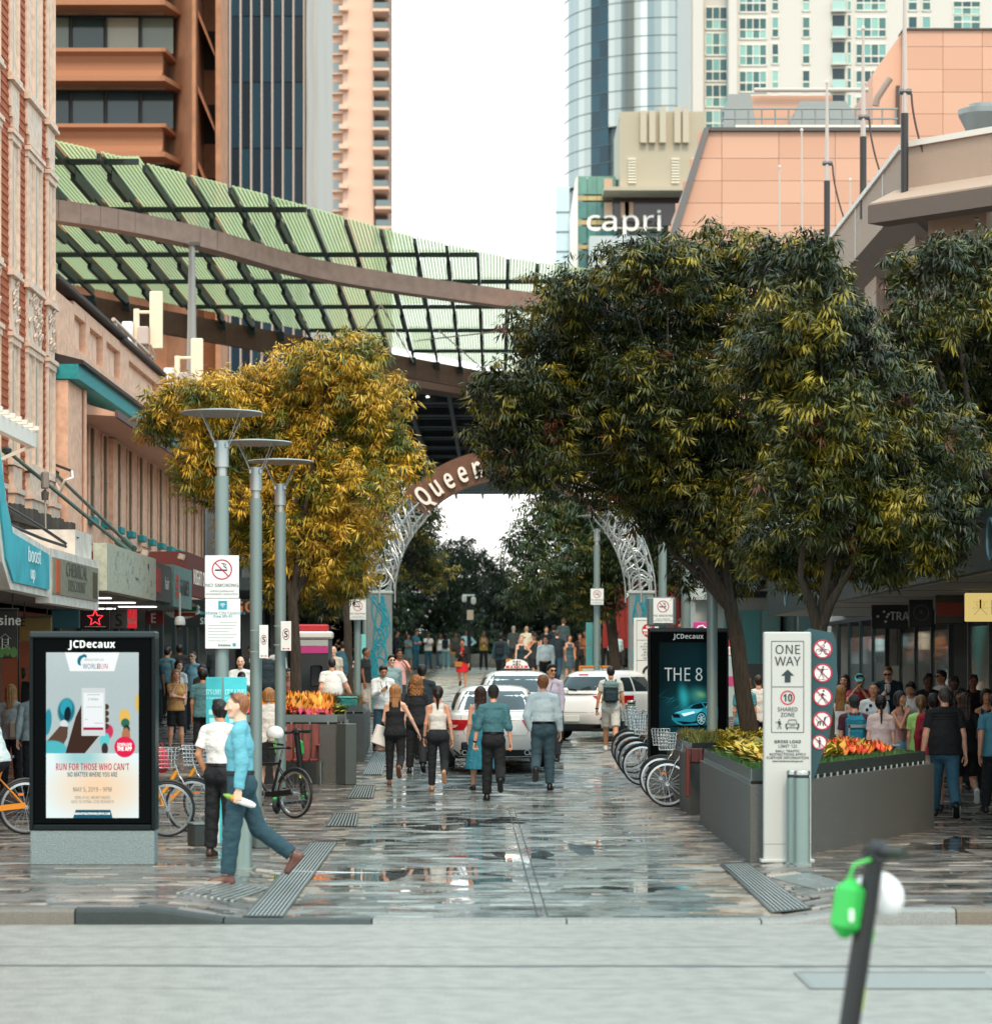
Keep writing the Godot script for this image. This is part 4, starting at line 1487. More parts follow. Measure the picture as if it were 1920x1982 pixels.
func peach_building()->void:
	var b:=thing("peach_building","peach rendered building with tall slit windows, turquoise cornice and sills","building",Vector3(-9,0,-70))
	var peach:=pm("e3b498",0.85,0.0,"cloud",0.5)
	var pale:=pm("e8bea4",0.85,0.0,"cloud",0.35)
	var roof:=pm("3a2f30",0.7,0.0,"grain",2.0,1.0)
	var teal:=pm("1f8f93",0.6,0.0,"cloud",1.0)
	wobj("wall",MB.new().box(-22,-9.05,0,8.05,57.95,88),peach,b)
	wobj("shop_glazing",MB.new().box(-9.05,-8.98,0,3.9,58,88),pm("12191b",0.15),b)
	for k in 10:
		wobj("shop_mullion",MB.new().box(-8.98,-8.92,0,3.9,58.2+k*3.0,58.4+k*3.0),pm("2e3a3b",0.4,0.4),b)
	wobj("corner_pier",MB.new().box(-9.06,-8.72,4.0,8.0,57.95,59.9),peach,b)
	# the wall above the cornice with its sunk panels
	wobj("upper_wall",MB.new().box(-22,-9.2,8.3,10.05,57.95,76.5),peach,b)
	wobj("upper_plinth",MB.new().box(-9.25,-8.95,8.5,8.95,57.95,76.5),peach,b)
	var piers:=[[57.95,60.6],[62.3,62.9],[65.0,65.6],[68.0,69.6],[75.6,76.5]]
	for p in piers:
		wobj("pier",MB.new().box(-9.22,-8.98,8.95,9.85,p[0],p[1]),peach,b)
	for k in piers.size()-1:
		wobj("sunk_panel",MB.new().box(-9.22,-9.12,8.95,9.7,piers[k][1]+0.06,piers[k+1][0]-0.06),pale,b)
	wobj("upper_band",MB.new().box(-9.22,-9.0,9.7,9.96,60.6,76.45),peach,b)
	for e in [[57.9,68.6,10.05],[68.0,76.6,9.99]]:
		wobj("coping",MB.new().cbox(Transform3D(Basis(),Vector3(-9.3,e[2]+0.05,-(e[0]+e[1])/2)),Vector3(0.85,0.14,e[1]-e[0]),0.03),roof,b)
	# cornice: dark tiles over a turquoise fascia, all along the street
	wobj("cornice",MB.new().box(-9.2,-8.5,8.02,8.32,57.9,88),teal,b)
	wobj("cornice_tiles",MB.new().prism(PackedVector2Array([Vector2(-9.2,8.322),Vector2(-8.4,8.322),Vector2(-8.4,8.4),Vector2(-9.2,8.6)]),Transform3D(Basis(),Vector3(0,0,-88)),30.1),roof,b)
	# the hood over the slit windows
	wobj("hood",MB.new().prism(PackedVector2Array([Vector2(-9.1,7.56),Vector2(-8.1,7.5),Vector2(-8.1,7.58),Vector2(-9.1,7.86)]),Transform3D(Basis(),Vector3(0,0,-88)),27.4),pm("d2a58c",0.8),b)
	wobj("hood_edge",MB.new().box(-8.11,-8.05,7.47,7.62,60.55,88),pm("5a4846",0.6),b)
	var d:=61.0
	for k in 13:
		if k==3:
			wobj("pilaster",MB.new().box(-9.06,-8.94,4.1,7.5,d-0.9,d-0.1),peach,b)
			d+=0.25
		var w:=wobj("window",MB.new().box(-9.06,-9.03,5.55,7.5,d,d+0.72),pm("5c4428",0.8),b)
		var jm:=MB.new()
		jm.box(-9.04,-9.0,5.5,7.5,d-0.1,d)
		jm.box(-9.04,-9.0,5.5,7.5,d+0.72,d+0.8)
		wobj("jamb",jm,pale,w)
		wobj("transom",MB.new().box(-9.03,-9.015,6.4,6.44,d,d+0.72),pm("3e3022",0.6),w)
		wobj("sill",MB.new().cbox(Transform3D(Basis(),Vector3(-8.97,5.42,-(d+0.3))),Vector3(0.15,0.16,0.72),0.015),teal,w)
		d+=2.12
	wobj("downpipe",MB.new().tube([Vector3(-8.7,8,-60.1),Vector3(-8.7,4.2,-60.1)],0.05,8),peach,b)
	wobj("conduit",MB.new().tube([Vector3(-8.9,4.9,-60.2),Vector3(-8.9,4.82,-66),Vector3(-8.9,4.72,-76),Vector3(-8.9,4.6,-86)],0.02,5),pm("a87a66",0.7),b)
	# roof equipment: antenna panels on poles
	var cream:=pm("eed9be",0.5)
	for a in [[303.0,564.0,676.0,75.0,"tall cream antenna panel with radio boxes on the roof corner"],[382.0,655.0,740.0,80.0,"shorter cream antenna panel beyond the first, above the yellow tree"]]:
		var dd: float=a[3]
		var top:=P(a[0],a[1],dd)
		var bot:=P(a[0],a[2],dd)
		var t:=thing("antenna",a[4],"antenna",bot)
		wobj("panel",MB.new().cbox(Transform3D(Basis(),(top+bot)/2),Vector3(0.34,top.y-bot.y,0.16),0.03),cream,t)
		var pole:=P(a[0]-38.0,a[1]+34.0,dd)
		wobj("pole",MB.new().tube([pole,Vector3(pole.x,bot.y-0.9,pole.z)],0.08,10),cream,t)
		for yy in [top.y-0.55,bot.y+0.12]:
			wobj("bracket",MB.new().tube([Vector3(pole.x,yy,pole.z),Vector3(top.x,yy,pole.z)],0.045,8),cream,t)
		wobj("radio_box",MB.new().cbox(Transform3D(Basis(),pole+Vector3(-0.22,-0.62,0.05)),Vector3(0.3,0.55,0.25),0.03),pm("d8dcdc",0.5),t)
		wobj("radio_box",MB.new().cbox(Transform3D(Basis(),pole+Vector3(0.2,-0.72,0.12)),Vector3(0.28,0.48,0.22),0.03),pm("b9aba5",0.5),t)
		var cab:=MB.new()
		for q in 7:
			cab.tube([pole+Vector3(-0.1+q*0.08,-0.95,0.1),pole+Vector3(-0.15+q*0.11,-1.25,0.12),pole+Vector3(0.1+q*0.05,-1.5,0.05)],0.022,5)
		wobj("cables",cab,pm("8d7f74",0.7),t)
	var rb:=thing("roof_house","cream plant room at the far end of the peach roof","plant room",Vector3(-9.3,9,-78))
	wobj("wall",MB.new().box(-10.4,-9.2,8.3,10.3,76.8,79.5),pm("dfc3a6",0.8,0.0,"cloud",0.8),rb)
	var rail:=thing("roof_rail","pale pipe handrail sloping along the peach roof edge","handrail",Vector3(-9,10,-70))
	wobj("rail",MB.new().tube([P(220,618,68),P(298,695,76)],0.05,6),pm("c9b6a6",0.5),rail)
	for q in [[224.0,628.0,68.4],[262.0,662.0,72.0]]:
		wobj("post",MB.new().tube([P(q[0],q[1]-6.0,q[2]),P(q[0],q[1]+26.0,q[2])],0.05,6),pm("c9b6a6",0.5),rail)

func far_terrace()->void:
	# the buildings farther down both sides, mostly behind the trees
	var a:=thing("dark_shop_building","dark glazed shop building farther down the left side, behind the yellow tree","building",Vector3(-9,0,-110))
	wobj("wall",MB.new().box(-24,-9.4,0,9,88.05,150),pm("1c2426",0.5),a)
	for k in 9:
		wobj("mullion",MB.new().box(-9.4,-9.2,2,9,90+k*6.5,90.4+k*6.5),pm("323c3e",0.4,0.3),a)
	wobj("awning",MB.new().box(-9.4,-6.6,4.6,5.0,89,148),pm("243538",0.6),a)
	var w:=thing("white_shop_building","white rendered shop building farther up the right side, beyond the tree trunks","building",Vector3(9,0,-100))
	wobj("wall",MB.new().box(9.2,24,0,9.5,78,150),pm("cfcac0",0.7,0.0,"cloud",0.3),w)
	wobj("awning",MB.new().box(6.6,9.2,4.9,5.2,80,140),pm("3c4446",0.6),w)
	for k in 8:
		wobj("window",MB.new().box(9.1,9.2,2.2,4.4,80+k*7.0,85.5+k*7.0),pm("6d8a8d",0.15),w)
	# the pale stall with turquoise boards seen between lamp posts and trunks
	var st:=thing("kiosk_shop","pale kiosk with turquoise panels behind the dark poster box","kiosk",Vector3(6.6,1.2,-92))
	wobj("wall",MB.new().box(6.3,9.0,rise(90),rise(90)+3.0,90,93),pm("dcdad2",0.6),st)
	wobj("roof",MB.new().box(6.1,9.1,rise(90)+3.0,rise(90)+3.2,89.6,93.2),pm("2b3336",0.5),st)
	wobj("window",MB.new().box(5.9,7.3,rise(90)+2.9,rise(90)+3.9,88.4,88.6),pm("cfe0e2",0.2),st)
	for k in 3:
		wobj("board",MB.new().box(7.2+k*0.6,7.75+k*0.6,rise(90)+0.2,rise(90)+2.6,89.9,89.95),pm(["8fd0cd","79c5c4","a5d9d4"][k],0.5),st)
	wobj("poster",MB.new().box(6.45,6.9,rise(90)+1.3,rise(90)+1.9,89.9,89.95),pm("c8622e",0.5),st)
	var rd:=thing("red_shed","red corrugated wall behind the right arch pillar","wall",Vector3(4.2,1.9,-104))
	for k in 16:
		wobj("sheet",MB.new().box(3.9+k*0.2,4.08+k*0.2,rise(104)+1.2,rise(104)+3.6,103.8-(k % 2)*0.08,104),pm("8e2018",0.5),rd)
	var h:=thing("low_wall","low grey wall with planting behind the queue of people","wall",Vector3(0,2.2,-139))
	wobj("wall",MB.new().box(-6,6,2.2,2.9,139.5,140.5),pm("8b8b86",0.8,0.0,"speck",1.0),h)
	var tr:=thing("raised_terrace","raised paved terrace in front of the pale kiosk","terrace",Vector3(6.6,1.4,-95))
	wobj("slab",MB.new().box(4.6,9.2,0.8,rise(96)+0.72,86,99),pm("77756f",0.7,0.0,"speck",1.0),tr)

func left_towers()->void:
	# brown concrete office tower with hooded window bands
	var b:=thing("brown_tower","brown concrete office tower with flared spandrels and dark window bands","tower",Vector3(-20,0,-150))
	var con:=pm("a56f50",0.9,0.0,"grain",0.5,0.6)
	var con2:=pm("b07a5a",0.9,0.0,"cloud",0.12)
	var d:=150.0
	var xl:=-30.0
	var xw:=gx(300,d)
	wobj("core",MB.new().box(xl,gx(412,d),0,60,d+3.2,d+5),con2,b)
	wobj("fin",MB.new().prism(PackedVector2Array([Vector2(gx(310,d),-d-3.2),Vector2(gx(376,d),-d+0.9),Vector2(gx(383,d),-d+0.9),Vector2(gx(383,d),-d-3.2)]),Transform3D(Basis(Vector3.RIGHT,PI/2),Vector3(0,60,0)),60),con2,b)
	wobj("fin",MB.new().box(gx(421,d),gx(431,d),0,60,d-0.9,d+3.2),con2,b)
	for fl in range(-1,9):
		var y0:=P(0,242,d).y+(fl-0)*3.97  # the foot of a window band
		var y1:=y0+1.95
		# the flared spandrel under the windows: two lips and a hollow between
		var prof:=PackedVector2Array([Vector2(0,-0.1),Vector2(1.05,-0.12),Vector2(1.1,-0.32),Vector2(0.75,-0.5),Vector2(0.6,-0.8),Vector2(0.62,-1.2),Vector2(0.85,-1.5),Vector2(1.5,-1.68),Vector2(1.55,-1.95),Vector2(0,-1.97)])
		var m:=MB.new()
		m.prism(prof,Transform3D(Basis(Vector3(0,0,1),Vector3.UP,Vector3(-1,0,0)),Vector3(gx(318,d),y0,-d)),gx(318,d)-xl)
		wobj("spandrel",m,con,b)
		# its end splays back to the fin
		var e:=MB.new()
		for pr in [[1.1,-0.12,-0.32,318.0,336.0],[1.55,-1.68,-1.95,318.0,362.0]]:
			e.prism(PackedVector2Array([Vector2(gx(pr[3],d),-d+pr[0]),Vector2(gx(pr[3]+8.0,d),-d+pr[0]),Vector2(gx(pr[4],d),-d-2.4),Vector2(gx(pr[3],d),-d-2.4)]),Transform3D(Basis(Vector3.RIGHT,PI/2),Vector3(0,y0+pr[1],0)),pr[1]-pr[2])
		wobj("spandrel_end",e,con,b)
		wobj("window_recess",MB.new().box(xl,xw,y0-0.1,y1+0.15,d+1.2,d+3.1),pm("15130f",0.5),b)
		var x:=xl
		var k:=0
		while x<xw-0.3:
			var w:=wobj("window",MB.new().box(x+0.1,x+1.75,y0,y1,d+1.1,d+1.18),pm(["31423f","6e7566","9a9580"][(k*2+fl*5+8) % 3] if fl>0 else ["2d3c3e","3a4a4c","33444a"][k % 3],0.08),b)
			var fr:=MB.new()
			fr.box(x,x+0.1,y0-0.05,y1+0.1,d+0.95,d+1.2)
			fr.box(x+0.1,x+1.75,y1-0.02,y1+0.1,d+0.95,d+1.2)
			fr.box(x+0.1,x+1.75,y0-0.05,y0+0.02,d+0.95,d+1.2)
			wobj("frame",fr,pm("241d18",0.5),w)
			x+=1.85
			k+=1
		# the sloping hoods of the narrow side bay
		wobj("side_hood",MB.new().prism(PackedVector2Array([Vector2(0,0),Vector2(gx(417,d)-gx(384,d),-2.3),Vector2(gx(417,d)-gx(384,d),-2.5),Vector2(0,-0.35)]),Transform3D(Basis(),Vector3(gx(384,d),y0+2.1,-d-3.2)),3.3),con,b)
		wobj("side_recess",MB.new().box(gx(383.5,d),gx(420.5,d),y0-0.4,y0+1.7,d+3.15,d+3.19),pm("2c1f18",0.7),b)
	# dark glass tower with pale fins
	var t:=thing("dark_tower","dark blue glass office tower with thin pale vertical fins","tower",Vector3(-17,0,-190))
	d=190.0
	wobj("core",MB.new().box(gx(428,d),gx(594,d),0,60,d+0.4,d+30),pm("0a1216",0.4),t)
	var fx:=[]
	for k in 9:
		fx.append(426.0+k*20.4)
	for k in 8:
		for fl in 9:
			var yb:=15.0+fl*4.42
			var g:=wobj("pane",MB.new().box(gx(fx[k]+1.0,d),gx(fx[k+1]-1.0,d),yb+0.03,yb+4.39,d+0.3,d+0.36),pm(["103a50","0d3044","164458","0b2838"][(k*3+fl*5) % 4],0.3),t)
	for k in 9:
		wobj("fin",MB.new().box(gx(fx[k]-1.6,d),gx(fx[k]+1.6,d),12,60,d-0.3,d+0.4),pm("b9a79b",0.4,0.2),t)
	# its pale screen of rippled metal on the side
	var rows:=[]
	for yy in 60:
		var row:=PackedVector3Array()
		for xx in 15:
			var f:=xx/14.0
			row.append(Vector3(lerpf(gx(594,d),gx(640,d),f),12.0+yy*0.7,-d+0.6-f*f*3.0+0.16*sin(f*16.0+0.35*sin(yy*0.45))))
		rows.append(row)
	wobj("metal_screen",MB.new().grid(rows,Vector3(-20,30,-260)),pm("a9a59f",0.5,0.3),t)
	# peach apartment tower
	var p:=thing("peach_tower","slim peach apartment tower with balconies on its right edge","tower",Vector3(-20,0,-430))
	d=430.0
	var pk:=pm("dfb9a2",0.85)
	wobj("wall",MB.new().box(gx(664,d),gx(723,d),0,150,d,d+20),pk,p)
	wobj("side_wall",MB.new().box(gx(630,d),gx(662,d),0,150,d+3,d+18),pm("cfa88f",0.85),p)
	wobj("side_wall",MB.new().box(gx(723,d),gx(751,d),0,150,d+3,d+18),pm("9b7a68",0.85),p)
	var slab:=MB.new().cbox(Transform3D(),Vector3(gx(754,d)-gx(722,d),0.42,4.2),0.02).mesh()
	var back:=MB.new().at(Vector3.ZERO,Vector3(gx(752,d)-gx(724,d),2.3,0.1)).mesh()
	for fl in 16:
		var y:=66.0+fl*2.98
		var xx: float=(gx(754,d)+gx(722,d))/2+(0.35 if fl<3 else 0.0)
		var s:=obj("balcony",slab,pk,p)
		s.position=Vector3(xx,y,-d-0.2)-p.position
		var r:=obj("railing",back,pm("6c7a7a",0.15),s)
		r.scale=Vector3(1,0.42,1)
		r.position=Vector3(0,0.7,1.9)
		var sh:=obj("opening",back,pm("42352f",0.6),s)
		sh.position=Vector3(-0.4,1.4,-1.9)
		sh.scale=Vector3(0.8,0.9,1)
		# chairs and pots on some of them
		if fl % 3!=1:
			obj("furniture",MB.new().cbox(Transform3D(Basis(),Vector3(-0.4,0.6,0.9)),Vector3(0.9,0.8,0.6),0.1),pm("2e2a29",0.7),s)
		var w:=obj("window",MB.new().at(Vector3.ZERO,Vector3(0.95,1.7,0.1)),pm("86959a",0.1),p)
		w.position=Vector3(gx(649,d),y+1.2,-d-2.94)-p.position
		obj("sill",MB.new().at(Vector3(0,-0.95,0.2),Vector3(1.9,0.22,0.5)),pk,w)
		var lg:=obj("ledge",MB.new().cbox(Transform3D(),Vector3(1.4,0.7,1.5),0.05),pk,p)
		lg.position=Vector3(gx(666,d),y+0.4,-d-1.0+1.6)-p.position

# ---------------------------------------------------------------- buildings on the right
func right_towers()->void:
	# curved glass tower
	var d:=500.0
	var t:=thing("curved_glass_tower","tall curved tower of silver and dark blue glass strips","tower",Vector3(30,0,-500))
	var c:=Vector3(gx(1292,d),0,-d)
	var r: float=gx(1292,d)-gx(1090,d)
	wobj("core",MB.new().lathe([Vector2(r-0.5,0),Vector2(r-0.5,170)],Transform3D(Basis(),c),48),pm("53646b",0.4),t)
	var tones:=["9ea5a2","b0b5b0","8f9a99","7d8b8d"]
	var cuts:=[1090.0,1098.0,1107.0,1117.0,1127.0,1139.0,1155.0,1171.0,1182.0,1194.0,1206.0,1218.0,1230.0,1242.0,1255.0,1268.0,1281.0,1294.0,1308.0,1322.0,1336.0,1350.0]
	for k in cuts.size()-1:
		var a0:=asin(clampf((gx(cuts[k],d)-c.x)/r,-1,1))
		var a1:=asin(clampf((gx(cuts[k+1],d)-c.x)/r,-1,1))
		var bluedark: bool=(cuts[k]>=1138 and cuts[k]<1170) or cuts[k]>=1321
		var low:=86.0 if cuts[k]<1171 else 95.0
		for fl in 16:
			var y0:=low+fl*3.0
			var m:=MB.new()
			var n:=3
			var rows:=[]
			for yy in [y0+0.06,y0+2.94]:
				var row:=PackedVector3Array()
				for s in n:
					var an:=lerpf(a0,a1,s/float(n-1))*0.999
					row.append(c+Vector3(sin(an)*r,yy,cos(an)*r))
				rows.append(row)
			m.grid(rows,c+Vector3(0,y0,0))
			var tone: String=tones[(k*7+(fl/5)*0) % 4]
			if cuts[k]<1098.0 or (cuts[k]>1228.0 and cuts[k]<1241.0):
				tone="c9cfcb"
			var mat_:=pm(tone,0.16,0.55)
			if bluedark:
				mat_=pm(["0d3947","10404f","0b2f3c"][(fl*5+k) % 3],0.06,0.2)
			wobj("pane",m,mat_,t)
	for fl in 17:
		wobj("floor_line",MB.new().lathe([Vector2(r+0.02,-0.08),Vector2(r+0.12,0),Vector2(r+0.02,0.08)],Transform3D(Basis(),c+Vector3(0,86.0+fl*3.0,0)),64),pm("5b686b",0.4),t)
	# white apartment tower
	d=320.0
	var w:=thing("white_apartment_tower","white apartment tower with stacked green glass windows","tower",Vector3(38,0,-320))
	var wh:=pm("cdc8c0",0.8)
	wobj("wall",MB.new().box(gx(1420,d),gx(1930,d),0,110,d,d+25),wh,w)
	wobj("wing",MB.new().box(gx(1338,d),gx(1419.5,d),0,110,d+2.0,d+25),pm("c6c1b8",0.8),w)
	wobj("pilaster",MB.new().box(gx(1409,d),gx(1424,d),0,110,d-0.9,d+1.9),wh,w)
	wobj("ledge_column",MB.new().box(gx(1342,d),gx(1362,d),0,110,d+1.2,d+1.95),wh,w)
	# columns of windows: left px, right px, foot of a storey in px, pitch px, panes across, heights of the upper and lower panes, depth offset
	var cols:=[[1367.6,1409.0,101.0,50.5,3,24.0,17.0,1.95],[1430.5,1482.5,76.8,51.4,4,22.0,16.0,0.0],[1493.5,1506.0,74.0,51.4,1,22.0,15.0,0.0],[1552.5,1566.5,74.0,51.4,1,22.0,15.0,0.0],[1609.0,1635.0,74.0,51.4,1,24.0,18.0,0.0],[1639.0,1646.5,74.0,51.4,1,24.0,18.0,0.0],[1656.0,1714.0,73.5,51.4,4,23.0,13.0,0.0],[1757.0,1774.0,73.5,51.4,1,23.0,15.0,0.0],[1784.0,1800.0,73.5,51.4,1,23.0,15.0,0.0],[1844.0,1896.0,58.0,28.0,3,12.0,12.0,0.0]]
	var gl:=["2b5a58","44726d","6fa09a","24484c","8bb8ad","37615f"]
	var sc:=d/F
	for ci in cols.size():
		var q: Array=cols[ci]
		var wide: float=(q[1]-q[0])*sc
		for fl in range(-1,5 if q[3]>40 else 4):
			var foot:=P(q[0],q[2]+fl*q[3],d-q[7] if false else d)
			var wn:=thing_part("window",w,Vector3(foot.x+wide/2,foot.y,-d-q[7]))
			var fr:=MB.new()
			var tall: float=(q[5]+q[6]+4.0)*sc
			for e in [[-wide/2-0.06,0.1],[wide/2-0.04,0.1]]:
				fr.at(Vector3(e[0]+0.05,tall/2,0.02),Vector3(e[1],tall,0.22))
			for e in [0.0,q[6]*sc+0.1,tall-0.1]:
				fr.at(Vector3(0,e+0.08,0.03),Vector3(wide,0.16,0.2))
			for k in range(1,q[4]):
				fr.at(Vector3(-wide/2+wide*k/q[4],tall/2,0.025),Vector3(0.1,tall,0.2))
			wn.mesh=fr.mesh()
			wn.material_override=pm("ded9cc",0.6)
			for k in q[4]:
				for row in 2:
					var ph: float=(q[6] if row==0 else q[5])*sc
					obj("pane",MB.new().at(Vector3(-wide/2+wide*(k+0.5)/q[4],(0.16 if row==0 else q[6]*sc+0.2)+ph/2,0.05),Vector3(wide/q[4],ph,0.06)),pm(gl[(ci*5+k*3+row*2+(fl+2)*7) % 6] if row==0 or ci!=4 else "173134",0.08),wn)
			if ci==4:
				obj("balcony_rail",MB.new().at(Vector3(0,0.62,0.5),Vector3(wide,1.1,0.05)),pm("9fc0b8",0.1),wn)
				obj("balcony_slab",MB.new().at(Vector3(0,-0.05,0.35),Vector3(wide+0.2,0.18,0.9)),wh,wn)
	hotel()
	pink_hall()
	terrace_building()

func thing_part(called: String,parent: Node3D,world: Vector3)->MeshInstance3D:
	var o:=MeshInstance3D.new()
	o.name=called
	parent.add_child(o,true)
	o.position=world-base_of.get(parent,Vector3.ZERO)
	base_of[o]=world
	return o

func hotel()->void:
	var d:=250.0
	var h:=thing("hotel","green glass hotel with rooftop plant block and the lettering capri","hotel",Vector3(13,0,-250))
	var cream:=pm("d9c590",0.7)
	wobj("wall",MB.new().box(gx(1130,d),gx(1345,d),0,P(0,346,d).y,d+0.3,d+18),pm("6d7c77",0.6),h)
	wobj("white_edge",MB.new().prism(PackedVector2Array([Vector2(gx(1103,d),0),Vector2(gx(1118,d),0),Vector2(gx(1118,d),P(0,340,d).y),Vector2(gx(1113,d),P(0,350,d).y),Vector2(gx(1103,d),P(0,420,d).y)]),Transform3D(Basis(),Vector3(0,0,-d-2)),2.2),pm("eceae3",0.6),h)
	var rows_y:=[[340.0,377.0,"6a9c8c"],[378.0,389.0,"c9b480"],[390.0,424.0,"4c857f"],[425.0,436.0,"c9b480"],[437.0,472.0,"478078"],[473.0,483.0,"c9b480"],[484.0,520.0,"3d756f"]]
	for q in rows_y:
		for k in 4:
			var x0: float=1118.0+k*18.5
			wobj("pane",MB.new().box(gx(x0+0.4,d),gx(x0+18.0,d),P(0,q[1],d).y+0.05,P(0,q[0],d).y-0.05,d,d+0.2),pm(q[2],0.1 if q[2]!="c9b480" else 0.6,0.0,"cloud",0.08),h)
	wobj("wing",MB.new().box(gx(1076,d),gx(1103,d),0,P(0,353,d).y,d+2.0,d+8),pm("b9c9cc",0.12,0.4),h)
	for k in 6:
		wobj("mullion",MB.new().box(gx(1076,d),gx(1103,d),34+k*1.75,34.1+k*1.75,d+1.9,d+1.98),pm("6c7c7e",0.4),h)
	# plant block
	var pb:=pm("b3a994",0.8)
	wobj("plant_block",MB.new().box(gx(1197,d),gx(1360,d),P(0,386,d).y,P(0,229,d).y,d-3.0,d+10),pb,h)
	for x in [1235.0,1252.0,1272.0,1300.0,1316.0]:
		wobj("rib",MB.new().box(gx(x,d),gx(x+12.0,d),P(0,290,d).y,P(0,222 if x>1260 else 229,d).y,d-3.5,d-3.01),pm("bdb39f",0.8),h)
	for x in [1212.0,1295.0,1333.0]:
		for k in 9:
			wobj("louvre",MB.new().box(gx(x,d),gx(x+15.0,d),P(0,322+k*5.5,d).y,P(0,319+k*5.5,d).y,d-3.2,d-3.01),pm("e0d9c8",0.6),h)
	wobj("ledge",MB.new().box(gx(1165,d),gx(1345,d),P(0,385,d).y,P(0,378,d).y,d-4.5,d+1),pm("b8ae99",0.7),h)
	wobj("dark_glass",MB.new().box(gx(1186,d),gx(1345,d),P(0,440,d).y,P(0,388,d).y,d-1.0,d-0.6),pm("46393b",0.1),h)
	for x in [1168.0,1200.0,1208.0]:
		for yy in [350.0,396.0]:
			wobj("portal",MB.new().box(gx(x,d),gx(x+16.0,d),P(0,yy+30.0,d).y,P(0,yy,d).y,d-1.2,d-1.02),pm("c9a68c",0.6),h)
	wobj("pale_box",MB.new().box(gx(1138,d),gx(1245,d),P(0,530,d).y,P(0,470,d).y,d-4,d-0.8),pm("b9c3c4",0.5),h)
	text("capri",1.75,pm("f4efe6",0.4),h,Vector3(gx(1205,d),P(0,437,d).y,-d+2.6)-h.position,0.0,1.24,false,false,0.3,"sign_letters")
	wobj("sign_rail",MB.new().bar(Vector3(gx(1140,d),P(0,449,d).y,-d+2.3),Vector3(gx(1280,d),P(0,449,d).y,-d+2.3),0.1,0.12),pm("d8d0c4",0.5),h)

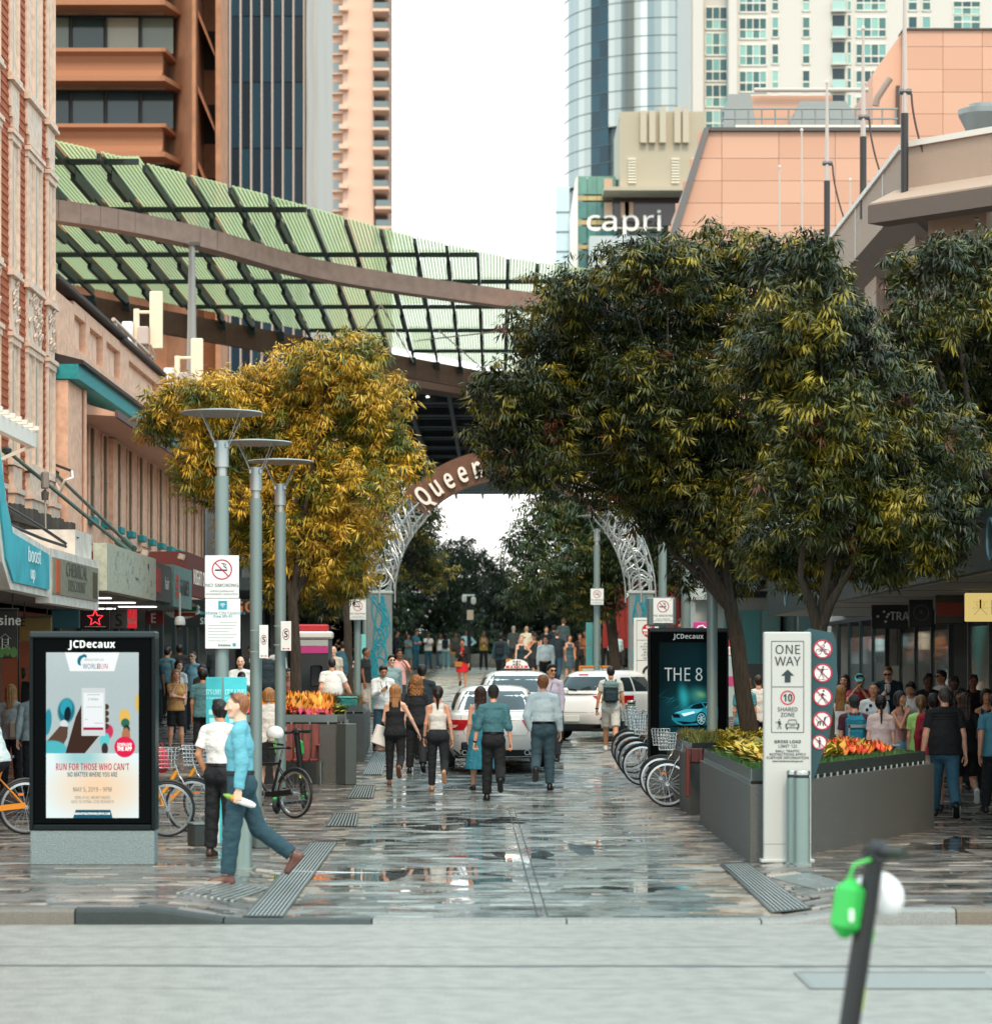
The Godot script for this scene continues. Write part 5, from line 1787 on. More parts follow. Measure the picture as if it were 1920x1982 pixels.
func pink_hall()->void:
	var d:=100.0
	var h:=thing("pink_hall","windowless pink panelled hall with a stepped flat roof behind the trees","hall",Vector3(12,0,-100))
	var pink:=pm("c99d86",0.85)
	var top:=P(0,256,d).y
	wobj("wall",MB.new().box(gx(1366,d),gx(1760,d),0,top,d+0.2,d+20),pink,h)
	# panels in rows, each with its joint; the left ones cut along the raked edge
	var rows_y:=[256.0,308.0,351.5,394.5,438.0,481.0,530.0]
	for k in 6:
		var y1:=P(0,rows_y[k],d).y
		var y0:=P(0,rows_y[k+1],d).y
		var xa:=lerpf(1366.0,1293.0,clampf((rows_y[k+1]-256.0)/225.0,0,1))
		var xs:=[xa,1396.0,1506.0,1615.0,1745.0]
		for j in 4:
			if xs[j]>=xs[j+1]:
				continue
			wobj("panel",MB.new().cbox(Transform3D(Basis(),Vector3((gx(xs[j],d)+gx(xs[j+1],d))/2,(y0+y1)/2,-d)),Vector3(gx(xs[j+1],d)-gx(xs[j],d)-0.012,y1-y0-0.012,0.3),0.004),pm(["c99d86","cca18a","c69a83"][(k+j) % 3],0.85),h)
	wobj("raked_edge",MB.new().prism(PackedVector2Array([Vector2(gx(1361,d),top+0.1),Vector2(gx(1372,d),top+0.1),Vector2(gx(1300,d),P(0,484,d).y),Vector2(gx(1286,d),P(0,484,d).y)]),Transform3D(Basis(),Vector3(0,0,-d-1.6)),1.95),pm("6a6766",0.4,0.4),h)
	wobj("coping",MB.new().box(gx(1372,d),gx(1750,d),top,top+0.12,d-0.3,d+1),pm("54504e",0.6),h)
	wobj("white_kerb",MB.new().box(gx(1424,d),gx(1745,d),top+0.12,top+0.3,d+0.2,d+0.5),pm("d8d2ca",0.6),h)
	# roof railing
	var rail:=MB.new()
	for yy in [0.55,0.9]:
		rail.tube([Vector3(gx(1398,d),top+yy,-d-0.4),Vector3(gx(1740,d),top+yy,-d-0.4)],0.035,5)
	for k in 14:
		rail.tube([Vector3(gx(1398+k*26,d),top,-d-0.4),Vector3(gx(1398+k*26,d),top+0.9,-d-0.4)],0.03,5)
	wobj("railing",rail,pm("7d8484",0.5,0.3),h)
	# ducts and the upper block
	var dk:=pm("8d9290",0.5,0.4)
	wobj("duct",MB.new().prism(PackedVector2Array([Vector2(gx(1412,d),top),Vector2(gx(1480,d),top),Vector2(gx(1462,d),top+1.75),Vector2(gx(1420,d),top+1.75)]),Transform3D(Basis(),Vector3(0,0,-d-4)),2),dk,h)
	wobj("duct",MB.new().prism(PackedVector2Array([Vector2(gx(1525,d),top),Vector2(gx(1705,d),top),Vector2(gx(1650,d),top+1.5),Vector2(gx(1560,d),top+1.5)]),Transform3D(Basis(),Vector3(0,0,-d-4)),2),dk,h)
	wobj("roof_room",MB.new().box(gx(1475,d),gx(1640,d),top,top+2.2,d+4.5,d+10),pink,h)
	wobj("roof_pipe",MB.new().tube([Vector3(gx(1480,d),top+2.35,-d-4.2),Vector3(gx(1710,d),top+2.35,-d-4.2)],0.09,6),pm("b3aca3",0.5),h)
	var d2:=106.0
	wobj("upper_block",MB.new().box(gx(1747,d2),gx(1990,d2),0,P(0,60,d2).y,d2+0.2,d2+20),pink,h)
	var ys:=[60.0,92.0,136.0,180.0,222.0,265.0,310.0]
	for k in 6:
		for j in 3:
			var x0:=1747.0+j*76.0
			wobj("panel",MB.new().cbox(Transform3D(Basis(),Vector3((gx(x0,d2)+gx(x0+76.0,d2))/2,(P(0,ys[k],d2).y+P(0,ys[k+1],d2).y)/2,-d2)),Vector3(gx(76.0+CX,d2)-0.012,P(0,ys[k],d2).y-P(0,ys[k+1],d2).y-0.012,0.3),0.004),pm(["c99d86","cca18a","c69a83"][(k*2+j) % 3],0.85),h)
	wobj("upper_coping",MB.new().box(gx(1745,d2),gx(1990,d2),P(0,60,d2).y,P(0,57,d2).y,d2-0.25,d2+1),pm("54504e",0.6),h)
	wobj("raked_wall",MB.new().prism(PackedVector2Array([Vector2(gx(1690,d2),P(0,140,d2).y),Vector2(gx(1747,d2),P(0,60,d2).y),Vector2(gx(1747,d2),P(0,300,d2).y),Vector2(gx(1690,d2),P(0,300,d2).y)]),Transform3D(Basis(),Vector3(0,0,-d2-3.5)),3.3),pm("cfa48d",0.85),h)
	wobj("wall_pipe",MB.new().tube([P(1694,205,d2-1),P(1697,190,d2-1),P(1722,152,d2-1)],0.12,8),pm("8f7d72",0.5),h)
	wobj("door",MB.new().box(gx(1734,d2),gx(1741,d2),P(0,245,d2).y,P(0,165,d2).y,d2+0.05,d2+0.12),pm("4b413d",0.6),h)

func terrace_building()->void:
	var b:=thing("concrete_terrace_building","exposed aggregate concrete building with white parapet above the right awning","building",Vector3(9,0,-65))
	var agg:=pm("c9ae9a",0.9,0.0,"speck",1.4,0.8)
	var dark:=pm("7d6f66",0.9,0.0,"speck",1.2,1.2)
	var grey:=pm("c2b8ac",0.7,0.0,"cloud",0.5)
	var y1:=13.65
	# along the street: parapet band, raked soffit, piers and white reveals
	wobj("parapet",MB.new().box(9.0,9.4,12.4,y1,63.2,98),agg,b)
	wobj("parapet_cap",MB.new().box(8.94,9.46,y1,y1+0.12,63.2,98),pm("ddd6cc",0.6),b)
	for k in 4:
		wobj("parapet_joint",MB.new().box(8.985,9.0,12.4,y1,66.0+k*5.0,66.25+k*5.0),grey,b)
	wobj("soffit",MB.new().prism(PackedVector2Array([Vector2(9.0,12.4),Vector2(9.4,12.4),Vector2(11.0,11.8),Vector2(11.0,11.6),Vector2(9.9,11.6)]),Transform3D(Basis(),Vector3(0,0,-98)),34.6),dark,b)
	for k in 5:
		var e:=64.5+k*6.6
		wobj("pier",MB.new().box(9.5,11.5,3.6,12.2,e,e+2.2),agg,b)
		wobj("reveal",MB.new().box(9.9,11.6,3.6,12.0,e+2.25,e+4.0),grey,b)
		wobj("window",MB.new().box(10.6,11.0,3.6,12.0,e+4.0,e+6.6),pm("1c2a2e",0.1),b)
	wobj("back_wall",MB.new().box(11.0,26,0,12.2,63,100),pm("4a4642",0.8),b)
	# the corner turned to the road
	var turn:=Basis(Vector3.UP,-0.82)
	var o:=Vector3(9.0,0,-63.0)
	var X:=func(u: float,v: float,w: float)->Vector3: return o+turn*Vector3(u,v,w)
	var slab:=func(called: String,u0: float,u1: float,v0: float,v1: float,w0: float,w1: float,m: Material)->void:
		wobj(called,MB.new().obox(Transform3D(turn,X.call((u0+u1)/2,(v0+v1)/2,(w0+w1)/2)),Vector3(u1-u0,v1-v0,w1-w0)),m,b)
	slab.call("parapet",0.1,14.0,12.75,y1,-0.6,0.0,agg)
	slab.call("parapet_cap",0.0,14.0,y1,y1+0.13,-0.7,0.07,pm("ddd6cc",0.6))
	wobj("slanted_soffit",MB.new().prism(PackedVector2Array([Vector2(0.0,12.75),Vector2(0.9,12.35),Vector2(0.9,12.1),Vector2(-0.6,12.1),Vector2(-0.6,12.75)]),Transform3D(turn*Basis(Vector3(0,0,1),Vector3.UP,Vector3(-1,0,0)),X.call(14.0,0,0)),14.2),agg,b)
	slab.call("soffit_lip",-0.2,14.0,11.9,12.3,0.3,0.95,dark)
	slab.call("column",0.4,2.0,3.6,12.1,-1.4,-0.4,agg)
	slab.call("reveal",2.05,3.3,3.6,12.1,-1.6,-0.8,grey)
	slab.call("window",3.3,14.0,8.4,12.1,-2.2,-2.0,pm("0c1417",0.1))
	slab.call("wall",3.3,14.0,3.6,8.4,-2.2,-1.8,pm("5d5852",0.8))
	wobj("raked_beam",MB.new().bar(X.call(3.8,8.9,-1.4),X.call(8.6,12.0,-1.4),0.5,1.0),pm("c9c4bc",0.7),b)
	slab.call("orange_panel",6.6,7.3,9.15,9.7,-0.8,-0.7,pm("c9782e",0.6))
	# steel flagpoles along the parapet
	var poles:=[[1508.0,325.0,450.0,90.0],[1551.0,254.0,455.0,85.0],[1600.0,162.0,465.0,77.5],[1645.0,350.0,430.0,95.0],[1670.0,57.0,392.0,70.0],[1750.0,0.0,362.0,62.6]]
	for k in poles.size():
		var q: Array=poles[k]
		var top:=P(q[0],q[1]-(60.0 if k==5 else 0.0),q[3])
		var foot:=P(q[0],q[2],q[3])
		var f:=thing("flagpole",["thin bare flagpole, leftmost before the pink wall","thin flagpole second from the left before the pink wall","tall pale flagpole with a dark foot and a loose chain, before the pink wall","short thin flagpole, the shortest of all","tall flagpole with chain beside the parapet's upper slope","tallest flagpole, at the corner of the white parapet"][k],"flagpole",foot)
		wobj("pole",MB.new().tube([foot+Vector3(0,1.6 if k in [2,4,5] else 0.0,0),top],[0.065,0.03] if k in [2,4,5] else [0.035,0.025],8),pm("b9aca2",0.4,0.3),f)
		wobj("finial",MB.new().lathe([Vector2(0.001,0.1),Vector2(0.05,0.06),Vector2(0.05,0.0)],Transform3D(Basis(),top),8),pm("c9bdb2",0.4),f)
		if k in [2,4,5]:
			wobj("foot",MB.new().tube([foot+Vector3(0,-0.4,0),foot+Vector3(0,1.62,0)],0.085,8),pm("2f2b29",0.5),f)
			wobj("clamp",MB.new().tube([foot+Vector3(-0.12,2.1,0),foot+Vector3(0.15,2.1,0)],0.07,8),pm("56575a",0.4,0.4),f)
			var ch:=[]
			for s in 8:
				ch.append(foot+Vector3(0.15+0.42*pow(s/7.0,1.6),2.05-1.75*s/7.0,0))
			wobj("chain",MB.new().tube(ch,0.025,5),pm("4a3f39",0.6),f)
	var vent:=thing("roof_vent","grey conical roof vent at the right edge above the parapet","roof vent",P(1900,265,66))
	wobj("cowl",MB.new().lathe([Vector2(0.3,0),Vector2(0.55,0.5),Vector2(0.56,0.62),Vector2(0.3,0.64),Vector2(0.3,0.75),Vector2(0.0,0.78)],Transform3D(Basis(),P(1900,265,66)),20),pm("8d9596",0.4,0.3),vent)

# ---------------------------------------------------------------- the glass roof over the street
func canopy()->void:
	var Y:=17.0
	var near:=[[-13.2,79.0],[-11.8,81.1],[-9.24,85.7],[-7.4,88.9],[-3.3,97.0],[0.45,102.7],[3.2,105.5],[7.0,108.5]]
	var nd:=func(x: float)->float:
		for k in near.size()-1:
			if x<=near[k+1][0]:
				return lerpf(near[k][1],near[k+1][1],(x-near[k][0])/(near[k+1][0]-near[k][0]))
		return 108.5
	var fd:=func(x: float)->float: return 109.0+(x+17.0)*1.83
	var c:=thing("glass_canopy","great green glass canopy on dark ribs sweeping across the street","canopy",Vector3(0,Y,-110))
	var dark:=pm("1d2b2a",0.5,0.3)
	var panel:=StandardMaterial3D.new()
	panel.albedo_color=Color("d4dab4",0.84)
	panel.transparency=BaseMaterial3D.TRANSPARENCY_ALPHA
	panel.roughness=0.35
	panel.backlight_enabled=true
	panel.backlight=Color(0.75,0.8,0.62)
	var panel2: StandardMaterial3D=panel.duplicate()
	panel2.albedo_color=Color("bccb9a",0.8)
	var panel3: StandardMaterial3D=panel.duplicate()
	panel3.albedo_color=Color("d9e2d0",0.7)
	var purl:=[83.0,91.6,101.5,108.5,116.0,124.0,132.0,141.0]
	var ribw:=1.08
	var x:=-19.0
	var k:=0
	while x<6.0:
		var x1:=x+ribw
		var n0: float=nd.call(x)
		var n1: float=nd.call(x1)
		var f0: float=fd.call(x)
		var f1: float=fd.call(x1)
		# the rib: deeper in its middle
		var rm:=MB.new()
		rm.bar(Vector3(x,Y-0.12,-n0-0.1),Vector3(x,Y-0.12,-f0),0.11,0.2)
		for j in purl.size():
			if purl[j]>n0+1.0 and purl[j]<f0-3.0:
				rm.bar(Vector3(x,Y-0.24,-purl[j]-1.2),Vector3(x,Y-0.24,-minf(f0,purl[j]+5.2)),0.15,0.3)
		wobj("rib",rm,dark,c)
		var gb:=MB.new()
		for s in 9:
			var xs:=x+0.1+(ribw-0.16)*s/8.0
			gb.bar(Vector3(xs,Y+0.005,-float(nd.call(xs))-0.05),Vector3(xs,Y+0.005,-float(fd.call(xs))+0.1),0.026,0.012)
		kind(wobj("glazing_bars",gb,pm("5f7f5c",0.5,0.2),c),"stuff")
		# panels between ribs and purlins, of corrugated sheet
		var cuts:=[n0]
		for p in purl:
			if p>n0+0.5 and p<f0-0.5:
				cuts.append(p)
		cuts.append(f0)
		for j in cuts.size()-1:
			var pm_:=MB.new()
			var nw:=8
			for s in nw:
				for half in 2:
					var xa:=x+0.06+(ribw-0.12)*(s+half*0.5)/nw
					var xb:=x+0.06+(ribw-0.12)*(s+half*0.5+0.5)/nw
					var ya:=Y+(0.03 if half==0 else 0.06)
					var yb:=Y+(0.06 if half==0 else 0.03)
					var lift:=0.12*((k*3+j*5) % 3)
					var da: float=cuts[j]+0.05 if j>0 else nd.call(xa)
					var db: float=cuts[j]+0.05 if j>0 else nd.call(xb)
					var ea: float=cuts[j+1]-0.05 if j<cuts.size()-2 else fd.call(xa)
					var eb: float=cuts[j+1]-0.05 if j<cuts.size()-2 else fd.call(xb)
					pm_.quad(Vector3(xa,ya+lift*0.3,-da),Vector3(xb,yb+lift*0.3,-db),Vector3(xb,yb,-eb),Vector3(xa,ya,-ea))
			wobj("glass_panel",pm_,[panel,panel2,panel,panel3][(k*3+j*7) % 4] if x<-3.0 else panel3,c)
			if j>0:
				wobj("purlin",MB.new().box(x+0.06,x1-0.06,Y-0.14,Y+0.02,cuts[j]-0.07,cuts[j]+0.07),dark,c)
		# the brown fascia under the far edge
		wobj("fascia",MB.new().bar(Vector3(x,Y-0.75,-f0-0.1),Vector3(x1-0.01,Y-0.75,-f1-0.1),0.25,0.95),pm("6b4f40",0.7,0.0,"cloud",0.4),c)
		wobj("bracket",MB.new().box(x-0.14,x+0.14,Y-0.62,Y-0.28,f0-0.5,f0-0.1),dark,c)
		x=x1
		k+=1
	# the long curved box beam under the roof
	var path:=[]
	var keys:=[[-19.0,79.5],[-13.1,84.0],[-9.5,89.0],[-5.7,97.0],[1.6,105.0],[6.0,108.5]]
	for s in 41:
		var f:=s/40.0*5.0
		var i:=mini(int(f),4)
		var g:=f-i
		var p0: Array=keys[maxi(i-1,0)]
		var p1: Array=keys[i]
		var p2: Array=keys[i+1]
		var p3: Array=keys[mini(i+2,5)]
		var q:=[]
		for a in 2:
			q.append(0.5*(2.0*p1[a]+(p2[a]-p0[a])*g+(2.0*p0[a]-5.0*p1[a]+4.0*p2[a]-p3[a])*g*g+(3.0*p1[a]-p0[a]-3.0*p2[a]+p3[a])*g*g*g))
		path.append(Vector3(q[0],15.66,-q[1]))
	var bm:=MB.new()
	for s in 40:
		var a: Vector3=path[s]
		var b: Vector3=path[s+1]
		var sd:=(b-a).cross(Vector3.UP).normalized()*0.3
		var up:=Vector3.UP*0.31
		bm.quad(a+sd-up,b+sd-up,b+sd+up,a+sd+up,sd.normalized())
		bm.quad(a-sd-up,b-sd-up,b-sd+up,a-sd+up,-sd.normalized())
		bm.quad(a+sd+up,b+sd+up,b-sd+up,a-sd+up,Vector3.UP)
		bm.quad(a+sd-up,b+sd-up,b-sd-up,a-sd-up,Vector3.DOWN)
	wobj("box_beam",bm,pm("9c8377",0.55,0.2,"cloud",0.3),c)
	var col:=P(372,486,88.5)
	wobj("column",MB.new().tube([Vector3(col.x,rise(88.5),col.z),Vector3(col.x,9.0,col.z),Vector3(col.x,14.5,col.z),Vector3(col.x,15.4,col.z)],[0.22,0.2,0.11,0.09],14),pm("93938f",0.4,0.4),c)
	wobj("column_head",MB.new().at(Vector3(col.x,15.36,col.z),Vector3(0.5,0.1,0.3)),pm("6f675f",0.4,0.4),c)
	# stay cables and struts
	for q in [[738.0,590.0,100.0,800.0,700.0,128.0],[738.0,590.0,100.0,690.0,660.0,128.0],[850.0,640.0,115.0,935.0,715.0,138.0],[980.0,640.0,108.0,800.0,660.0,130.0]]:
		wobj("stay",MB.new().tube([P(q[0],q[1],q[2]),P(q[3],q[4],q[5])],0.03,5),pm("c9b7ab",0.4,0.3),c)
	# the dark roof that carries on up the street
	var r:=thing("dark_canopy","dark corrugated roof farther up the street, seen from below","canopy",Vector3(0,16.5,-170))
	var Y2:=16.6
	for i in 7:
		for j in 9:
			var xa:=-9.0+i*2.2
			var da:=139.0+j*7.4
			if da+7.0<fd.call(xa):
				continue
			var m:=MB.new()
			for s in 8:
				m.box(xa+0.05,xa+2.1,Y2+0.05*(s % 2),Y2+0.12+0.05*(s % 2),da+s*0.9,da+s*0.9+0.86)
			wobj("roof_panel",m,pm(["101a1c","0e171a","131f21"][(i+j) % 3],0.5,0.3),r)
	for i in 8:
		wobj("rib",MB.new().box(-9.1+i*2.2,-8.9+i*2.2,Y2-0.5,Y2,140,205),pm("0b1113",0.5),r)
	for j in 9:
		wobj("cross_beam",MB.new().box(-9.0,6.4,Y2-0.3,Y2-0.02,143.0+j*7.4,143.25+j*7.4),pm("16292b",0.5),r)
	wobj("soffit",MB.new().prism(PackedVector2Array([Vector2(gx(735,133),-133),Vector2(gx(935,141),-141),Vector2(gx(935,141)+0.6,-143.5),Vector2(gx(735,133),-137)]),Transform3D(Basis(Vector3.RIGHT,PI/2),Vector3(0,16.15,0)),0.5),pm("5c4539",0.7),r)
	for q in 5:
		wobj("downlight",MB.new().lathe([Vector2(0.0,0.0),Vector2(0.08,0.0),Vector2(0.08,0.06)],Transform3D(Basis(),Vector3(-3.6+q*1.1,Y2-0.07,-150.0-q*9.0)),8),glow("fff4e0",2.5),r)
	# slats of the open roof edge over the arch
	var sl:=thing("slatted_roof","open slatted roof edge seen through the arch","roof",Vector3(2,17,-225))
	for j in 7:
		wobj("slat",MB.new().box(-3.6,8.5,16.75,16.95,214+j*3.4,215.5+j*3.4),pm("18282a",0.5,0.3),sl)
	for j in 6:
		wobj("bearer",MB.new().box(-3.4+j*2.2,-3.2+j*2.2,16.5,16.74,210,238),pm("18282a",0.5,0.3),sl)

# ---------------------------------------------------------------- pictures that shine or are printed
func canvas(w: int,h: int,c: Color)->Image:
	var im:=Image.create_empty(w,h,false,Image.FORMAT_RGB8)
	im.fill(c)
	return im

func blob(im: Image,cx: float,cy: float,rx: float,ry: float,c: Color,turn:=0.0,soft:=0.15,alpha:=1.0)->void:
	var r:=maxf(rx,ry)*(1.0+soft)
	var ca:=cos(turn)
	var sa:=sin(turn)
	for y in range(maxi(0,int(cy-r)),mini(im.get_height(),int(cy+r)+1)):
		for x in range(maxi(0,int(cx-r)),mini(im.get_width(),int(cx+r)+1)):
			var u:=((x-cx)*ca+(y-cy)*sa)/rx
			var v:=((y-cy)*ca-(x-cx)*sa)/ry
			var k:=sqrt(u*u+v*v)
			if k<1.0+soft:
				im.set_pixel(x,y,im.get_pixel(x,y).lerp(c,alpha*(1.0-smoothstep(1.0-soft,1.0+soft,k))))

func poly(im: Image,pts: PackedVector2Array,c: Color)->void:
	var r:=Rect2(pts[0],Vector2.ZERO)
	for p in pts:
		r=r.expand(p)
	for y in range(maxi(0,int(r.position.y)),mini(im.get_height(),int(r.end.y)+1)):
		for x in range(maxi(0,int(r.position.x)),mini(im.get_width(),int(r.end.x)+1)):
			if Geometry2D.is_point_in_polygon(Vector2(x+0.5,y+0.5),pts):
				im.set_pixel(x,y,c)

func screen_mat(im: Image,energy: float)->StandardMaterial3D:
	var m:=StandardMaterial3D.new()
	m.albedo_color=Color(0.03,0.03,0.03)
	m.roughness=0.12
	m.metallic_specular=0.1
	m.emission_enabled=true
	m.emission=Color.WHITE
	m.emission_texture=ImageTexture.create_from_image(im)
	m.emission_operator=BaseMaterial3D.EMISSION_OP_MULTIPLY
	m.emission_energy_multiplier=energy
	return m

func run_picture()->Image:  # feet in running shoes on gravel, a hand that holds a phone, and a pale foot with room for lettering
	var w:=288
	var h:=512
	var im:=canvas(w,h,Color("aebfbf"))
	var nz:=FastNoiseLite.new()
	nz.frequency=0.35
	for y in 312:
		for x in w:
			var k:=0.5+0.5*nz.get_noise_2d(x,y)
			im.set_pixel(x,y,Color("cfdada").lerp(Color("8fa3a4"),clampf(k*0.75+absf(y-90)*-0.0006+y*0.0007,0,1)))
	blob(im,62,180,26,38,Color("1d6f80"),0.1)
	blob(im,62,170,19,26,Color("2f9db0"),0.1)
	blob(im,66,190,10,22,Color("10222a"),0.1)
	blob(im,55,222,12,14,Color("d5dcdc"))
	poly(im,PackedVector2Array([Vector2(43,228),Vector2(68,230),Vector2(66,262),Vector2(54,285),Vector2(0,285),Vector2(2,275)]),Color("5a4438"))
	blob(im,22,296,42,24,Color("4fb6bf"),0.1)
	blob(im,4,215,12,40,Color("2f8ea0"),0.1)
	blob(im,244,200,17,25,Color("e6b95c"),-0.05)
	blob(im,246,218,13,14,Color("2e6a58"))
	blob(im,250,238,10,14,Color("1e2c2c"))
	blob(im,248,258,13,26,Color("b07850"))
	blob(im,288,155,12,28,Color("d9b95e"))
	blob(im,192,245,16,22,Color("c8385a"),0.1)
	blob(im,182,270,15,22,Color("63c9c9"),0.2)
	blob(im,182,298,10,18,Color("3a3230"))
	poly(im,PackedVector2Array([Vector2(92,200),Vector2(112,158),Vector2(116,240),Vector2(170,252),Vector2(120,312),Vector2(60,312)]),Color("3d2a22"))
	for k in 4:
		blob(im,186,168+k*20,9,9,Color("4e362b"))
	for y in range(110,258):
		for x in range(110,184):
			im.set_pixel(x,y,Color("e9eeee") if y>124 and y<240 and x>115 and x<179 else Color("cfd6d6"))
	for y in range(232,240):
		for x in range(116,178):
			im.set_pixel(x,y,Color("a01f3a"))
	for q in [[125,168,16],[142,168,16],[160,168,14],[120,206,10],[128,130,40],[150,218,26]]:
		for x in range(q[0],q[0]+q[2]):
			im.set_pixel(x,q[1],Color("9aa5a6"))
			im.set_pixel(x,q[1]+1,Color("b5bec0"))
	poly(im,PackedVector2Array([Vector2(58,0),Vector2(228,0),Vector2(212,58),Vector2(74,58)]),Color("f0f4f4"))
	for y in range(312,h):
		for x in w:
			var c:=Color("e3f2f2").lerp(Color("f4d3ae"),clampf(1.2-Vector2((x-160.0)/150.0,(y-420.0)/95.0).length(),0,1))
			im.set_pixel(x,y,c.lerp(Color("7fc0c4"),clampf(1.0-Vector2((x-110.0)/90.0,(y-322.0)/55.0).length(),0,0.7)))
	blob(im,244,292,32,32,Color("e0234e"),0,0.04)
	poly(im,PackedVector2Array([Vector2(92,487),Vector2(200,487),Vector2(207,512),Vector2(84,512)]),Color("17586d"))
	# the globe mark in the header
	blob(im,108,24,11,16,Color("17748a"),0.3,0.05)
	blob(im,118,12,8,7,Color("17748a"),0.3,0.05)
	blob(im,116,28,9,14,Color("f0f4f4"),0.3,0.05)
	return im

func night_car_picture()->Image:  # a low car in teal light on a dark road
	var w:=288
	var h:=560
	var im:=canvas(w,h,Color("020a0c"))
	blob(im,150,110,150,130,Color("06272c"),0,0.9,0.7)
	blob(im,150,330,170,110,Color("0b3f47"),0,0.8,0.8)
	blob(im,120,262,22,50,Color("2aa8ac"),-0.15,0.9,0.75)
	blob(im,190,255,42,34,Color("3b8a80"),0.2,0.9,0.7)
	blob(im,205,250,20,12,Color("7f9a5a"),0.3,0.9,0.6)
	blob(im,150,470,140,70,Color("0a3a42"),0.1,0.9,0.6)
	for k in 26:
		var x0:=10.0+(k*53) % 270
		blob(im,x0,250+(k*37) % 190,34,0.9,Color("3fc0c0"),-0.75+0.09*(k % 11),0.9,0.35)
	var body:=PackedVector2Array([Vector2(62,352),Vector2(78,338),Vector2(130,322),Vector2(160,300),Vector2(205,288),Vector2(288,286),Vector2(288,372),Vector2(262,380),Vector2(200,398),Vector2(120,402),Vector2(86,392),Vector2(62,372)])
	poly(im,body,Color("1c6f80"))
	poly(im,PackedVector2Array([Vector2(78,338),Vector2(130,322),Vector2(215,322),Vector2(190,340),Vector2(120,348)]),Color("46a9b8"))
	poly(im,PackedVector2Array([Vector2(150,318),Vector2(170,300),Vector2(206,291),Vector2(222,314),Vector2(190,320)]),Color("06161b"))
	poly(im,PackedVector2Array([Vector2(228,314),Vector2(214,292),Vector2(288,290),Vector2(288,314)]),Color("07181d"))
	blob(im,244,308,15,9,Color("6fc3cf"),-0.2)
	poly(im,PackedVector2Array([Vector2(64,344),Vector2(98,346),Vector2(104,364),Vector2(70,362)]),Color("041014"))
	poly(im,PackedVector2Array([Vector2(108,344),Vector2(170,332),Vector2(176,340),Vector2(122,356)]),Color("d2f3f2"))
	poly(im,PackedVector2Array([Vector2(84,378),Vector2(160,384),Vector2(190,376),Vector2(188,388),Vector2(120,396)]),Color("04171c"))
	blob(im,206,368,25,33,Color("03090b"),0.0,0.05)
	blob(im,206,368,20,27,Color("7fb8bd"),0.0,0.05)
	blob(im,206,368,17,23,Color("1b3338"),0.0,0.05)
	for k in 7:
		blob(im,206+9*cos(k*0.9),368+12*sin(k*0.9),9,1.7,Color("a9d3d6"),k*0.9,0.2)
	blob(im,150,404,90,5,Color("010405"),0.0,0.5)
	return im

# ---------------------------------------------------------------- poster boxes, signs, posts
func poster_box(where: Vector3,turn: float,wide: float,tall: float,foot: float,label: String,picture: Image,energy: float,foot_mat: Material)->Node3D:
	var t:=thing("poster_box",label,"poster box",where,turn)
	var dark:=pm("07090a",0.35)
	obj("base",MB.new().cbox(Transform3D(Basis(),Vector3(0,foot/2,0)),Vector3(wide,foot,0.3),0.01),foot_mat,t)
	var f:=MB.new()
	var hh:=tall-foot
	for s in [-1.0,1.0]:
		f.cbox(Transform3D(Basis(),Vector3(s*(wide/2-0.01),foot+hh/2,0)),Vector3(0.04,hh,0.32),0.01)
	f.cbox(Transform3D(Basis(),Vector3(0,foot+0.03,0)),Vector3(wide-0.06,0.06,0.32),0.01)
	obj("frame",f,matt(pm("141b1c",0.4),0.25),t)
	obj("cabinet",MB.new().cbox(Transform3D(Basis(),Vector3(0,foot+hh/2+0.03,0)),Vector3(wide-0.061,hh-0.07,0.28),0.01),matt(dark),t)
	obj("top_cap",MB.new().cbox(Transform3D(Basis(),Vector3(0,tall+0.03,0)),Vector3(wide+0.02,0.07,0.34),0.015),pm("2b3537",0.35,0.4),t)
	var sw:=wide*0.745
	var sh:=hh*0.858
	var y0:=foot+hh*0.065
	var s:=MB.new().quad(Vector3(-sw/2,y0,0.146),Vector3(sw/2,y0,0.146),Vector3(sw/2,y0+sh,0.146),Vector3(-sw/2,y0+sh,0.146),Vector3.BACK)
	obj("screen",s,screen_mat(picture,energy),t)
	text("JCDecaux",0.075,pm("e8eeee",0.4),t,Vector3(0,tall-0.07,0.163),0.0,1.0,true)
	t.set_meta("screen",[sw,sh,y0])
	return t

